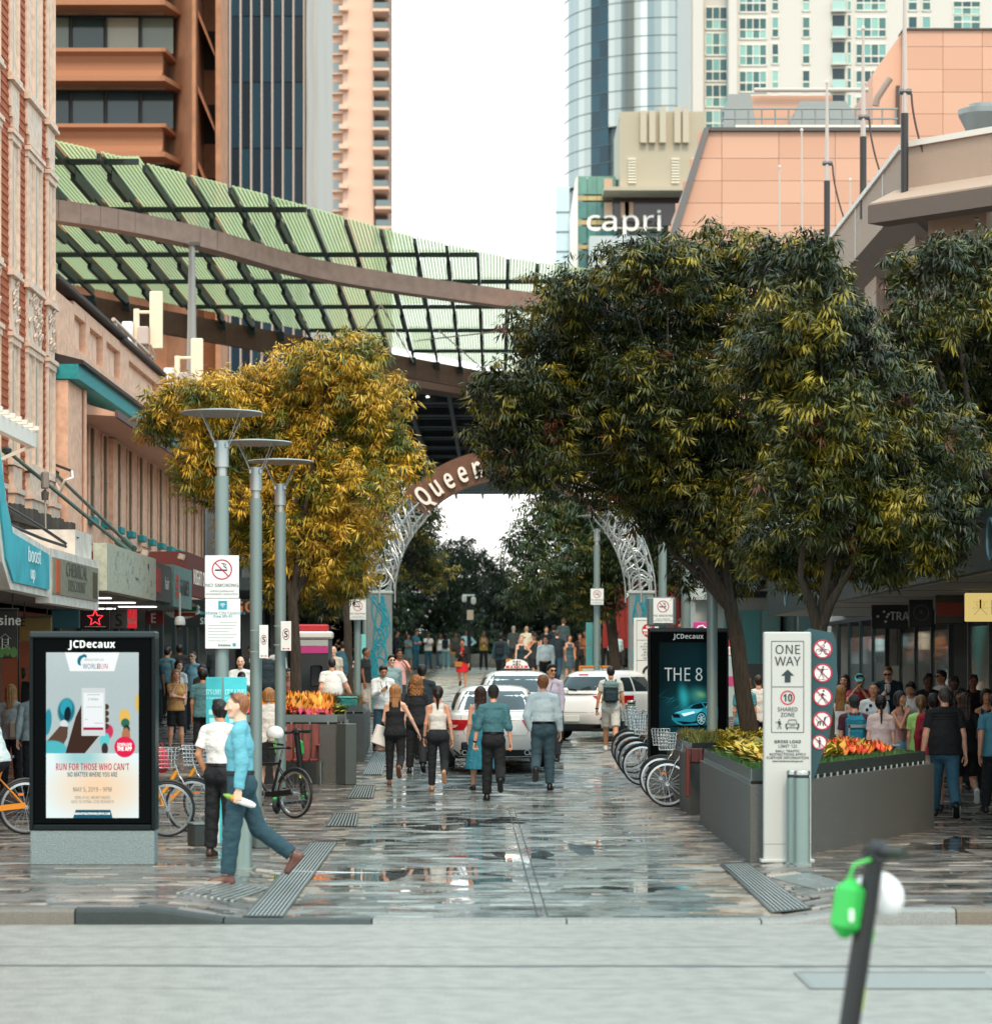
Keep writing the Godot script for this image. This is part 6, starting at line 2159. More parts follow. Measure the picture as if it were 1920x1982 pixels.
func posters()->void:
	var d:=29.6
	var s:=d/F
	var a:=poster_box(Vector3(gx(183.5,d),gh(-4,d),-d),0.0,239*s,2.36,0.36,"tall lit poster box showing runners' feet and a phone, on a grey base",run_picture(),0.62,pm("8d9d9d",0.6,0.0,"speck",1.5,0.6))
	var q: Array=a.get_meta("screen")
	a.remove_meta("screen")
	var red:=pm("a3142f",0.5)
	var teal:=pm("1c4a58",0.5)
	var L:=func(x: float,y: float)->Vector3: return Vector3((x-0.5)*q[0],q[2]+(1.0-y)*q[1],0.149)
	text("WORLD",0.052,teal,a,L.call(0.49,0.084),0.0,0.72)
	text("RUN",0.052,red,a,L.call(0.61,0.084),0.0,0.78)
	text("WINGS FOR LIFE",0.022,pm("5f6f74",0.5),a,L.call(0.52,0.045),0.0,0.9)
	text("2.14 km",0.024,teal,a,L.call(0.508,0.283),0.0,0.9)
	text("RUN FOR THOSE WHO CAN'T",0.069,red,a,L.call(0.5,0.692),0.0,0.58,true)
	text("NO MATTER WHERE YOU ARE",0.048,teal,a,L.call(0.5,0.738),0.0,0.56,true)
	text("MAY 5, 2019 – 9PM",0.048,teal,a,L.call(0.5,0.828),0.0,0.7)
	text("100% OF ALL MONEY RAISED",0.03,pm("3d5a62",0.5),a,L.call(0.5,0.877),0.0,0.68)
	text("GOES TO SPINAL CORD RESEARCH",0.03,pm("3d5a62",0.5),a,L.call(0.5,0.902),0.0,0.68)
	text("WINGSFORLIFEWORLDRUN.COM",0.021,pm("f2f6f6",0.5),a,L.call(0.5,0.974),0.0,0.8,true)
	text("DOWNLOAD",0.03,pm("f6e8ea",0.5),a,L.call(0.848,0.556),0.0,0.62,true)
	text("THE APP",0.042,pm("ffffff",0.5),a,L.call(0.848,0.582),0.0,0.66,true)
	d=45.5
	s=d/F
	var b:=poster_box(Vector3(gx(1331,d),gh(3,d),-d),0.0,152*s,2.58,0.42,"dark poster box showing a teal sports car at night, behind the bicycles",night_car_picture(),0.75,pm("4b5557",0.6))
	q=b.get_meta("screen")
	b.remove_meta("screen")
	text("THE 8",0.21,pm("f2f6f6",0.4),b,L.call(0.42,0.2)+Vector3(0,0.04,0),0.0,0.82)

func disc_sign(parent: Node3D,c: Vector3,r: float,ring:="b3203c",bar:=true)->void:  # a round prohibition sign on a face turned to +z
	var xf:=Transform3D(Basis(Vector3.RIGHT,PI/2),c)
	obj("disc",MB.new().lathe([Vector2(0.0,0.004),Vector2(r,0.004),Vector2(r,0.0)],xf,32),pm("ece6e3",0.5),parent)
	obj("ring",MB.new().lathe([Vector2(r*0.84,0.005),Vector2(r*0.84,0.008),Vector2(r*1.0,0.008),Vector2(r*1.0,0.003)],xf,32),pm(ring,0.5),parent)
	if bar:
		obj("slash",MB.new().obox(Transform3D(Basis(Vector3.BACK,PI/4),c+Vector3(0,0,0.0125)),Vector3(r*0.1,r*1.72,0.004)),pm(ring,0.5),parent)

func flat(parent: Node3D,called: String,pts: PackedVector2Array,c: Vector3,s: float,m: Material,z:=0.008)->void:
	var q:=PackedVector2Array()
	for p in pts:
		q.append(p*s)
	obj(called,MB.new().prism(q,Transform3D(Basis(),c+Vector3(0,0,z)),0.003),m,parent)

func stick(parent: Node3D,c: Vector3,s: float,m: Material,lines: Array,head: Vector2,called:="pictogram")->void:
	var mb:=MB.new()
	for l in lines:
		mb.bar(c+Vector3(l[0],l[1],0)*s+Vector3(0,0,0.009),c+Vector3(l[2],l[3],0)*s+Vector3(0,0,0.009),(l[4] if l.size()>4 else 0.12)*s,0.003)
	if head.x<9.0:
		mb.lathe([Vector2(0.0,0.0015),Vector2(0.11*s,0.0015)],Transform3D(Basis(Vector3.RIGHT,PI/2),c+Vector3(head.x,head.y,0)*s+Vector3(0,0,0.009)),12)
	obj(called,mb,m,parent)

func no_smoking(parent: Node3D,c: Vector3,w: float,h: float,small: bool)->void:
	obj("sign_plate",MB.new().cbox(Transform3D(Basis(),c),Vector3(w,h,0.012),0.004),pm("dfe3e0",0.45),parent)
	var f:=c+Vector3(0,h*0.17,0.007)
	var r:=w*0.3
	obj("ring",MB.new().lathe([Vector2(r*0.88,0.0),Vector2(r*0.88,0.003),Vector2(r,0.003),Vector2(r,0.0)],Transform3D(Basis(Vector3.RIGHT,PI/2),f),32),pm("b3203c",0.5),parent)
	var blk:=pm("15191b",0.5)
	obj("cigarette",MB.new().at(f+Vector3(-r*0.08,-r*0.06,0.001),Vector3(r*1.2,r*0.15,0.003)),blk,parent)
	var sm:=MB.new()
	for k in 2:
		sm.tube([f+Vector3(r*0.5,r*0.1,0.001),f+Vector3(r*(0.3-k*0.12),r*0.3,0.001),f+Vector3(r*(0.42-k*0.2),r*0.5,0.001),f+Vector3(r*(0.05-k*0.1),r*0.62,0.001)],r*0.035,4)
	obj("smoke_mark",sm,blk,parent)
	obj("slash",MB.new().obox(Transform3D(Basis(Vector3.BACK,PI/4),f+Vector3(0,0,0.003)),Vector3(r*0.11,r*1.86,0.003)),pm("b3203c",0.5),parent)
	text("NO SMOKING",w*0.1,blk,parent,c+Vector3(0,-h*0.2,0.008),0.0,1.12)
	text("UNDER QUEENSLAND",w*0.048,pm("70787a",0.5),parent,c+Vector3(0,-h*0.335,0.008),0.0,1.1)
	text("GOVERNMENT LEGISLATION",w*0.048,pm("70787a",0.5),parent,c+Vector3(0,-h*0.405,0.008),0.0,1.1)

func lamps()->void:
	var paint:=pm("7d8f8d",0.4,0.2)
	var steel:=pm("aab2b1",0.4,0.5)
	var src: Node3D=null
	var rows:=[[430.0,34.6,"street lamp with a disc top, nearest of the left row, signs on its pole"],[496.0,39.1,"street lamp with a disc top, second of the left row"],[543.0,43.0,"street lamp with a disc top, third of the left row"],[692.0,72.0,"grey lamp post with a no smoking sign beside the left arch pillar"],[707.5,80.0,"grey lamp post half hidden behind the left arch pillar"],[1378.0,44.6,"grey lamp post rising from the planter in front of the dark poster box"],[1327.0,51.0,"grey lamp post behind the dark poster box, into the tree"],[1282.0,58.0,"grey lamp post with a no smoking sign above the dark poster box"],[1155.0,75.0,"grey lamp post with a no smoking sign beyond the white hatchback"]]
	for r in rows:
		var g:=G(r[0],r[1])
		if src==null:
			src=thing("street_lamp",r[2],"street lamp",g,0.0,"grey street lamps along the mall")
			obj("pole",MB.new().lathe([Vector2(0.084,0),Vector2(0.084,4.43)],Transform3D(),20),paint,src)
			obj("base_plate",MB.new().cbox(Transform3D(Basis(),Vector3(0,0.012,0)),Vector3(0.3,0.025,0.3),0.008),steel,src)
			obj("neck",MB.new().lathe([Vector2(0.06,4.43),Vector2(0.06,4.54)],Transform3D(),16),steel,src)
			obj("lamp_head",MB.new().lathe([Vector2(0.06,4.535),Vector2(0.085,4.54),Vector2(0.085,4.86),Vector2(0.08,4.865),Vector2(0,4.87)],Transform3D(),20),steel,src)
			obj("reflector_disc",MB.new().lathe([Vector2(0.0,5.2),Vector2(0.25,5.2),Vector2(0.49,5.185),Vector2(0.51,5.195),Vector2(0.49,5.21),Vector2(0.25,5.235),Vector2(0.0,5.245)],Transform3D(),40),pm("9b9c98",0.35,0.5),src)
			for k in 4:
				var an:=PI/4+k*PI/2
				obj("stay",MB.new().tube([Vector3(cos(an)*0.1,4.8,sin(an)*0.1),Vector3(cos(an)*0.34,5.2,sin(an)*0.34)],0.007,5),steel,src)
				obj("lug",MB.new().at(Vector3(cos(an)*0.1,4.8,sin(an)*0.1),Vector3(0.03,0.05,0.03)),steel,src)
		else:
			copy(src,g,0.0,r[2])
	# signs fixed to the poles
	var p:=G(430,34.6)
	var t:=thing("no_smoking_sign","large no smoking sign on the nearest left lamp post, above the wi-fi notice","sign",Vector3(gx(429,34.4),2.05+(1300.0-1116.0)/F*34.4,-34.48))
	no_smoking(t,Vector3.ZERO,66.0/F*34.4,83.0/F*34.4,false)
	var n:=thing("wifi_notice","council free wi-fi notice on the nearest left lamp post","notice",Vector3(gx(430.5,34.4),2.05+(1300.0-1207.0)/F*34.4,-34.48))
	var w:=68.0/F*34.4
	var h:=97.0/F*34.4
	obj("sign_plate",MB.new().cbox(Transform3D(Basis(),Vector3.ZERO),Vector3(w,h,0.012),0.004),pm("dfe3e0",0.45),n)
	obj("emblem",MB.new().cbox(Transform3D(Basis(),Vector3(0,h*0.37,0.007)),Vector3(w*0.25,w*0.25,0.003),0.002),pm("1f93a8",0.5),n)
	var arcs:=MB.new()
	for k in 3:
		var pts:=[]
		for s in 7:
			var an:=PI*(0.25+0.5*s/6.0)
			pts.append(Vector3(cos(an)*w*0.033*(k+1),h*0.33+sin(an)*w*0.033*(k+1),0.0095))
		arcs.tube(pts,w*0.009,4)
	arcs.tube([Vector3(0,h*0.33,0.008),Vector3(0,h*0.33,0.011)],w*0.013,8)
	obj("wifi_mark",arcs,pm("eef2f2",0.5),n)
	text("Brisbane City Council's",w*0.085,pm("2b7f92",0.5),n,Vector3(0,h*0.215,0.008),0.0,1.05)
	text("free Wi-Fi",w*0.085,pm("2b7f92",0.5),n,Vector3(0,h*0.145,0.008),0.0,1.05)
	for k in 7:
		var len_: float=[0.5,0.8,0.72,0.6,0.82,0.74,0.56][k]
		obj("small_print",MB.new().at(Vector3((0.5-len_/2-0.08)*w*(1.0 if k==0 else -1.0),h*(0.03-k*0.062),0.007),Vector3(len_*w,h*0.011,0.002)),pm("9aa2a4",0.6),n)
	text("brisbane",w*0.06,pm("23353c",0.5),n,Vector3(0.02,-h*0.43,0.008),0.0,1.0,true)
	obj("crest",MB.new().at(Vector3(w*0.33,-h*0.42,0.007),Vector3(w*0.09,w*0.09,0.002)),pm("2b93ad",0.5),n)
	for a in [[511.0,39.0,1242.0,"narrow no stopping sign with a red S on the second left lamp post"],[554.0,42.9,1231.0,"narrow no stopping sign with a red S on the third left lamp post"]]:
		var c:=P(a[0],a[2],a[1]-0.16)
		var z:=thing("no_stopping_sign",a[3],"sign",c,0.12)
		var sw: float=(17.0 if a[0]<520.0 else 20.0)/F*a[1]
		var sh: float=(64.0 if a[0]<520.0 else 57.0)/F*a[1]
		obj("sign_plate",MB.new().cbox(Transform3D(),Vector3(sw,sh,0.008),0.003),pm("e1e3df",0.45),z)
		obj("ring",MB.new().lathe([Vector2(sw*0.28,0),Vector2(sw*0.28,0.002),Vector2(sw*0.33,0.002),Vector2(sw*0.33,0)],Transform3D(Basis(Vector3.RIGHT,PI/2)*Basis.from_scale(Vector3(1,1,1.7)),Vector3(0,sh*0.06,0.005)),24),pm("b3203c",0.5),z)
		text("S",sw*0.62,pm("15191b",0.5),z,Vector3(0,sh*0.06,0.006),0.0,0.9,true)
		var ar:=MB.new()
		ar.at(Vector3(0,-sh*0.43,0.005),Vector3(sw*0.5,sw*0.05,0.002))
		for k in [-1.0,1.0]:
			ar.tri(Vector3(k*sw*0.38,-sh*0.43,0.006),Vector3(k*sw*0.2,-sh*0.43+sw*0.1,0.006),Vector3(k*sw*0.2,-sh*0.43-sw*0.1,0.006),Vector3.BACK)
		obj("double_arrow",ar,pm("b3203c",0.5),z)
		for yy in [0.34,-0.3]:
			obj("strap",MB.new().at(Vector3(-0.08,sh*yy,-0.02),Vector3(0.2,0.012,0.012)),pm("8f9796",0.4,0.5),z)
	for a in [[693.0,71.7,1180.0,31.0,39.0,"small no smoking sign on the post beside the left arch pillar"],[1155.5,74.7,1155.0,25.0,31.0,"small no smoking sign on the post beyond the white hatchback"],[1283.0,57.7,1182.0,38.0,48.0,"no smoking sign on a grey backing box above the dark poster box"]]:
		var c:=P(a[0],a[2],a[1])
		var z:=thing("no_smoking_sign",a[5],"sign",c)
		no_smoking(z,Vector3.ZERO,a[3]/F*a[1],a[4]/F*a[1],true)
		if a[3]>36.0:
			obj("backing_box",MB.new().cbox(Transform3D(Basis(),Vector3(-0.03,-0.02,-0.1)),Vector3(0.58,0.6,0.16),0.04),pm("6c7878",0.4,0.3),z)

func totem()->void:
	var d:=30.0
	var s:=d/F
	var t:=thing("one_way_totem","tall white one way and shared zone totem in front of the concrete planter","sign",Vector3(gx(1522.5,d),gh(3.0,d),-d))
	var w:=91.0*s
	var h:=(1676.0-1230.0)*s
	obj("post",MB.new().cbox(Transform3D(Basis(),Vector3(0,h/2,0)),Vector3(w,h,0.14),0.012),pm("b4b5b0",0.5),t)
	obj("foot",MB.new().cbox(Transform3D(Basis(),Vector3(0,0.02,0)),Vector3(w+0.07,0.04,0.22),0.01),pm("b9bcb8",0.4,0.3),t)
	var ink:=pm("1d2c31",0.5)
	var Y:=func(py: float)->float: return (1676.0-py)*s
	var fr:=MB.new()
	var fw:=31.0*s
	for q in [[-fw,fw,1248.0],[-fw,fw,1336.0],[-fw,fw,1424.0]]:
		fr.at(Vector3(0,Y.call(q[2]),0.072),Vector3(fw*2,0.006,0.004))
	for k in [-1.0,1.0]:
		fr.at(Vector3(k*fw,Y.call(1336.0),0.072),Vector3(0.006,176.0*s,0.004))
	obj("printed_frame",fr,ink,t)
	text("ONE",0.094,ink,t,Vector3(0,Y.call(1264.0),0.074),0.0,1.02)
	text("WAY",0.094,ink,t,Vector3(0,Y.call(1286.5),0.074),0.0,1.02)
	var ar:=PackedVector2Array([Vector2(0,1),Vector2(1,0.05),Vector2(0.45,0.05),Vector2(0.45,-1),Vector2(-0.45,-1),Vector2(-0.45,0.05),Vector2(-1,0.05)])
	flat(t,"arrow",ar,Vector3(0,Y.call(1315.0),0.064),12.5*s,ink)
	obj("ring",MB.new().lathe([Vector2(11.5*s,0.0),Vector2(11.5*s,0.004),Vector2(14.0*s,0.004),Vector2(14.0*s,0.0)],Transform3D(Basis(Vector3.RIGHT,PI/2),Vector3(0,Y.call(1357.0),0.07)),32),pm("b3203c",0.5),t)
	text("10",0.078,ink,t,Vector3(0,Y.call(1357.5),0.074),0.0,0.85,true)
	text("SHARED",0.042,ink,t,Vector3(0,Y.call(1379.5),0.074),0.0,1.0)
	text("ZONE",0.042,ink,t,Vector3(0,Y.call(1390.0),0.074),0.0,1.0)
	stick(t,Vector3(-16.0*s,Y.call(1408.0),0.066),11.0*s,ink,[[0,0.55,0,-0.1,0.4],[0,-0.1,-0.3,-0.85,0.22],[0,-0.1,0.35,-0.8,0.22],[0,0.45,-0.7,0.3,0.14],[0,0.45,0.4,-0.05,0.14]],Vector2(0,0.8),"walker_mark")
	var cm:=MB.new()
	var cc:=Vector3(9.0*s,Y.call(1409.0),0.0735)
	for l in [[-0.75,0.25,-0.55,0.8],[-0.55,0.8,0.55,0.8],[0.55,0.8,0.75,0.25],[-1,0.15,1,0.15],[-1,0.15,-1,-0.45],[1,0.15,1,-0.45],[-1,-0.45,1,-0.45],[-0.85,-0.5,-0.85,-0.8],[0.85,-0.5,0.85,-0.8],[-0.35,-0.12,0.35,-0.12]]:
		cm.bar(cc+Vector3(l[0],l[1],0)*12.0*s,cc+Vector3(l[2],l[3],0)*12.0*s,0.014,0.003)
	obj("car_mark",cm,ink,t)
	text("GROSS LOAD",0.031,ink,t,Vector3(0,Y.call(1442.0),0.074),0.0,1.08,true)
	text("LIMIT 12t",0.031,ink,t,Vector3(0,Y.call(1450.5),0.074),0.0,1.08)
	text("MALL TRAFFIC",0.026,ink,t,Vector3(0,Y.call(1460.0),0.074),0.0,1.1)
	text("RESTRICTIONS APPLY",0.026,ink,t,Vector3(0,Y.call(1466.5),0.074),0.0,1.1)
	text("FURTHER INFORMATION",0.026,ink,t,Vector3(0,Y.call(1473.0),0.074),0.0,1.1)
	text("www.brisbane.qld.gov.au",0.017,ink,t,Vector3(0,Y.call(1479.5),0.074),0.0,1.1,true)
	obj("plinth_joint",MB.new().at(Vector3(0,0.2,0.0),Vector3(w+0.004,0.006,0.145)),pm("8d908d",0.6),t)
	# the dark wing with five prohibition signs
	var wing:=thing("prohibition_panel","dark teal shield panel with five round prohibition signs beside the white totem","sign",Vector3(gx(1568,d+0.2),gh(3.2,d),-(d+0.2)))
	var W:=func(px: float,py: float)->Vector2: return Vector2((px-1568.0)*s,(1676.0-py)*s)
	obj("panel",MB.new().prism(PackedVector2Array([W.call(1566,1223),W.call(1612,1232),W.call(1620,1320),W.call(1604,1430),W.call(1568,1530),W.call(1556,1530),W.call(1556,1230)]),Transform3D(Basis(),Vector3(0,0,-0.05)),0.1),pm("24484e",0.45,0.2),wing)
	var rows:=[[1590.5,1263.0,18.5],[1590.5,1309.5,18.5],[1590.5,1356.0,18.5],[1589.5,1402.5,18.5],[1584.5,1444.5,14.5]]
	var pict:=[[[-0.2,0.1,0.25,0.3,0.14],[0.25,0.3,0.1,0.55,0.16],[0.1,0.5,-0.2,0.3,0.12],[-0.2,0.1,0.05,-0.25,0.14],[-0.45,-0.2,0.0,-0.2,0.05],[0.1,0.1,0.45,-0.2,0.05]],[[-0.6,0.45,0.6,0.4,0.12],[0.0,0.45,-0.1,-0.05,0.24],[-0.1,-0.05,-0.45,-0.55,0.15],[-0.1,-0.05,0.15,-0.55,0.15],[-0.6,-0.66,0.35,-0.66,0.06]],[[0.0,0.4,-0.05,-0.05,0.24],[0.0,0.35,0.4,0.1,0.11],[0.0,0.35,-0.4,0.15,0.11],[-0.05,-0.05,-0.45,-0.5,0.15],[-0.05,-0.05,0.3,-0.5,0.15],[-0.55,-0.6,-0.3,-0.6,0.1],[0.2,-0.6,0.45,-0.6,0.1]],[[-0.45,-0.05,0.25,-0.05,0.3],[-0.4,-0.1,-0.5,-0.55,0.13],[-0.2,-0.1,-0.2,-0.5,0.12],[0.15,-0.1,0.1,-0.55,0.12],[0.25,-0.1,0.35,-0.5,0.12],[0.25,0.0,0.3,0.35,0.18],[0.25,0.4,0.65,0.45,0.22],[-0.5,0.0,-0.65,0.25,0.08]],[[0.0,0.35,0.0,-0.15,0.28],[0.0,-0.15,0.0,-0.6,0.18],[-0.3,0.1,0.3,0.1,0.1],[-0.3,-0.66,0.3,-0.66,0.12]]]
	var heads:=[Vector2(0.25,0.68),Vector2(0.05,0.62),Vector2(0.1,0.62),Vector2(9,9),Vector2(0,0.55)]
	for k in 5:
		var q: Vector2=W.call(rows[k][0],rows[k][1])
		var c:=Vector3(q.x,q.y,0.051)
		disc_sign(wing,c,rows[k][2]*s)
		stick(wing,c-Vector3(0,0,0.001),rows[k][2]*s,ink,pict[k],heads[k])
		if k==0:
			var wm:=MB.new()
			for e in [-0.42,0.42]:
				wm.lathe([Vector2(0.26,0.0),Vector2(0.26,0.05),Vector2(0.31,0.05),Vector2(0.31,0.0)],Transform3D(Basis(Vector3.RIGHT,PI/2).scaled(Vector3(rows[k][2]*s,rows[k][2]*s,0.06)),c+Vector3(e,-0.28,0)*rows[k][2]*s+Vector3(0,0,0.006)),18)
			obj("wheel_mark",wm,ink,wing)

func bollards()->void:
	var src: Node3D=null
	for a in [[1551.5,29.6,"steel bollard standing in front of the white totem's foot"],[1537.0,29.78,"steel bollard half hidden behind the front one beside the totem"],[472.0,29.0,"steel bollard behind the man in the blue shirt"],[1222.0,58.5,"steel bollard beside the white hatchback"]]:
		var g:=G(a[0],a[1])
		if src==null:
			src=thing("bollard",a[2],"bollard",g,0.0,"steel bollards")
			obj("post",MB.new().lathe([Vector2(0.084,0.0),Vector2(0.084,0.9)],Transform3D(),22),pm("7f928d",0.35,0.4),src)
			obj("groove",MB.new().lathe([Vector2(0.078,0.9),Vector2(0.078,0.93)],Transform3D(),22),pm("20282a",0.4),src)
			obj("cap",MB.new().lathe([Vector2(0.084,0.93),Vector2(0.086,0.935),Vector2(0.086,0.965),Vector2(0.08,0.975),Vector2(0.0,0.98)],Transform3D(),22),pm("c9cecb",0.2,0.9),src)
			obj("flange",MB.new().lathe([Vector2(0.0,0.018),Vector2(0.13,0.016),Vector2(0.13,0.0)],Transform3D(),22),pm("98a3a0",0.3,0.7),src)
		else:
			copy(src,g,0.0,a[2])

func planters()->void:
	var conc:=pm("747672",0.75,0.0,"speck",1.6,1.5)
	var edge:=pm("7d8886",0.25,0.8)
	var soil:=pm("3a2f25",0.95,0.0,"grain",3.0,2.0)
	# name, corners on plan [x, d], foot height, top, label
	var defs:=[
		[[[2.70,30.2],[2.92,30.25],[5.73,37.2],[4.2,42.5],[2.76,38.5]],0.83,"wedge shaped concrete planter with bright flowers behind the white totem"],
		[[[2.77,40.6],[3.1,41.0],[4.4,43.5],[4.6,49.5],[2.72,45.5]],0.86,"concrete planter with yellow flowers and the leaning tree, second on the right"],
		[[[-2.5,48.2],[-2.62,47.8],[-4.6,47.8],[-4.6,53.0],[-2.75,53.0]],0.98,"concrete planter full of orange flowers beside the left tree"],
		[[[-2.5,54.0],[-3.6,53.6],[-3.9,60.0],[-2.65,60.0]],0.9,"low concrete planter farther along, behind the orange flowers"],
	]
	for q in defs:
		var pts:=PackedVector2Array()
		var inner:=PackedVector2Array()
		var mid:=Vector2.ZERO
		for c in q[0]:
			pts.append(Vector2(c[0],-c[1]))
			mid+=Vector2(c[0],-c[1])/q[0].size()
		for c in pts:
			inner.append(c+(mid-c).normalized()*0.16)
		var y0:=gh(mid.x,-mid.y)-0.12
		var top: float=gh(pts[0].x,-pts[0].y)+q[1]
		var t:=thing("planter",q[2],"planter",Vector3(mid.x,y0,mid.y))
		wobj("wall",MB.new().prism(pts,Transform3D(Basis(Vector3.RIGHT,PI/2),Vector3(0,top,0)),top-y0),conc,t)
		wobj("soil",MB.new().prism(inner,Transform3D(Basis(Vector3.RIGHT,PI/2),Vector3(0,top+0.06,0)),0.055),soil,t)
		var em:=MB.new()
		var st:=MB.new()
		for k in inner.size():
			var a:=inner[k]
			var b:=inner[(k+1) % inner.size()]
			em.bar(Vector3(a.x,top+0.1,a.y),Vector3(b.x,top+0.1,b.y),0.012,0.13)
			var n:=int(a.distance_to(b)/0.28)
			for s in n:
				var p:=a.lerp(b,(s+0.5)/n)
				st.at(Vector3(p.x,top+0.02,p.y),Vector3(0.03,0.05,0.03))
		wobj("steel_edging",em,edge,t)
		kind(wobj("edging_feet",st,pm("8f9a98",0.3,0.7),t),"stuff")
	# plants in them
	var leaf:=MB.new()
	for k in 5:
		var an:=k*TAU/5
		var o:=Vector3(cos(an),0,sin(an))
		var s:=Vector3(-sin(an),0,cos(an))*0.022
		leaf.quad(Vector3.ZERO,o*0.05+s+Vector3(0,0.05,0),o*0.1+Vector3(0,0.06,0),o*0.05-s+Vector3(0,0.05,0),(o*0.4+Vector3.UP).normalized())
	var blade:=MB.new()
	for k in 5:
		var an:=k*TAU/5+0.3
		var o:=Vector3(cos(an),0,sin(an))
		var s:=Vector3(-sin(an),0,cos(an))*0.007
		blade.quad(s,-s,o*0.05-s*0.6+Vector3(0,0.14,0),o*0.05+s*0.6+Vector3(0,0.14,0),(o+Vector3.UP*0.4).normalized())
		blade.tri(o*0.05-s*0.6+Vector3(0,0.14,0),o*0.05+s*0.6+Vector3(0,0.14,0),o*0.13+Vector3(0,0.2,0),(o+Vector3.UP*0.4).normalized())
	var petal:=MB.new()
	for k in 6:
		var an:=k*TAU/6
		var o:=Vector3(cos(an),0,sin(an))
		var s:=Vector3(-sin(an),0,cos(an))*0.03
		petal.quad(Vector3.ZERO,o*0.03+s*0.8+Vector3(0,0.045,0),o*0.05+Vector3(0,0.1,0),o*0.03-s*0.8+Vector3(0,0.045,0),(o+Vector3.UP*0.5).normalized())
	var pm_:=StandardMaterial3D.new()
	pm_.vertex_color_use_as_albedo=true
	pm_.roughness=0.5
	pm_.backlight_enabled=true
	pm_.backlight=Color(0.25,0.25,0.2)
	R.seed=77
	var sow:=func(called: String,n: int,poly_: PackedVector2Array,y: float,mesh_: Mesh,cols: Array,s0: float,s1: float)->void:
		var where:=[]
		var tint:=[]
		var box:=Rect2(poly_[0],Vector2.ZERO)
		for p in poly_:
			box=box.expand(p)
		while where.size()<n:
			var p:=Vector2(R.randf_range(box.position.x,box.end.x),R.randf_range(box.position.y,box.end.y))
			if not Geometry2D.is_point_in_polygon(p,poly_):
				continue
			var sc:=R.randf_range(s0,s1)
			where.append(Transform3D((Basis(Vector3.UP,R.randf()*TAU)*Basis(Vector3.RIGHT,R.randfn(0,0.25))).scaled(Vector3.ONE*sc),Vector3(p.x,y+R.randf()*0.05*sc,p.y)))
			tint.append((lin(cols[R.randi() % cols.size()])*R.randf_range(0.7,1.15)))
		scatter(called,mesh_,where,tint,pm_,self)
	var V:=func(a: Array)->PackedVector2Array:
		var o:=PackedVector2Array()
		for c in a:
			o.append(Vector2(c[0],-c[1]))
		return o
	var y1: float=gh(2.7,30.2)+0.9
	var lm:=leaf.mesh()
	var bm:=blade.mesh()
	var fm:=petal.mesh()
	sow.call("grass_border",3200,V.call([[2.86,30.7],[3.1,30.8],[5.5,37.1],[5.1,37.6],[3.0,33.5],[2.95,38.0],[2.85,38.0]]),y1,bm,["3c6a34","4f7f3a","2f5a30"],0.3,0.6)
	sow.call("yellow_bedding_plants",1500,V.call([[3.02,32.0],[3.7,33.6],[5.0,37.2],[4.2,41.0],[3.0,38.0]]),y1+0.02,lm,["c9b24a","a8b04e","d8c765","7f9440","c99a3a"],1.2,2.0)
	sow.call("red_flowers",420,V.call([[3.35,32.3],[3.75,33.2],[3.9,34.6],[3.4,34.2]]),y1+0.06,fm,["b21f3a","c2264a","d8552f","c9303c"],0.9,1.5)
	sow.call("orange_flowers",160,V.call([[4.3,34.8],[5.1,36.6],[4.6,39.0],[4.1,37.0]]),y1+0.08,fm,["e0622c","d8482a","e8873a"],0.9,1.4)
	var y2: float=gh(2.77,40.6)+0.93
	sow.call("yellow_flower_carpet",2000,V.call([[3.3,42.0],[4.2,43.9],[4.4,49.0],[2.95,45.3]]),y2,lm,["d2b83f","c2a63a","e0cc62","8f9440"],1.1,1.8)
	sow.call("grass_clump",700,V.call([[2.9,41.0],[3.3,41.8],[3.0,45.0],[2.85,44.0]]),y2,bm,["6f8444","8d9450","a08d4a"],0.7,1.1)
	var y3: float=gh(-2.5,48.2)+1.05
	sow.call("orange_canna_flowers",620,V.call([[-2.9,48.2],[-4.5,48.2],[-4.5,52.6],[-3.1,52.6]]),y3+0.06,fm,["f0922a","f2a336","e8832a","f4b24e"],1.7,2.9)
	sow.call("pink_flowers",200,V.call([[-2.8,48.1],[-4.5,48.1],[-4.5,48.6],[-2.8,48.7]]),y3+0.02,fm,["c4267a","d63a8a","d9482f"],1.1,1.7)
	sow.call("canna_leaves",900,V.call([[-2.75,48.1],[-4.55,48.1],[-4.55,52.8],[-2.9,52.8]]),y3,lm,["6d7f3a","8a8a3a","a8a04a","55702f"],1.4,2.2)
	var y4: float=gh(-2.6,54.0)+0.95
	sow.call("red_tipped_grass",700,V.call([[-2.7,54.4],[-3.5,54.0],[-3.8,59.5],[-2.8,59.5]]),y4,bm,["9a7a4a","6f7a3f","a8543a"],0.9,1.4)
	# corner post of the left planter, bench and bag
	var fin:=thing("planter_fin","grey steel corner fin on the end of the orange flower planter","fin",Vector3(-2.5,gh(-2.5,47.6),-47.6))
	wobj("plate",MB.new().cbox(Transform3D(Basis(Vector3.UP,0.5),Vector3(-2.5,gh(-2.5,47.6)+0.51,-47.6)),Vector3(0.2,1.02,0.36),0.01),pm("66706e",0.4,0.4),fin)
	var be:=thing("bench","red timber slatted bench with armrest against the orange flower planter","bench",Vector3(-3.55,gh(-3.5,47.2),-47.3))
	var red:=pm("7c2b20",0.5,0.0,"streak",1.2,0.4)
	for k in 9:
		var x:=-0.62+k*0.145
		obj("slat",MB.new().cbox(Transform3D(Basis(Vector3.RIGHT,-0.2),Vector3(x,0.72,-0.1)),Vector3(0.125,0.62,0.035),0.01),red,be)
		obj("seat_slat",MB.new().cbox(Transform3D(Basis(),Vector3(x,0.43,0.14)),Vector3(0.125,0.05,0.46),0.012),red,be)
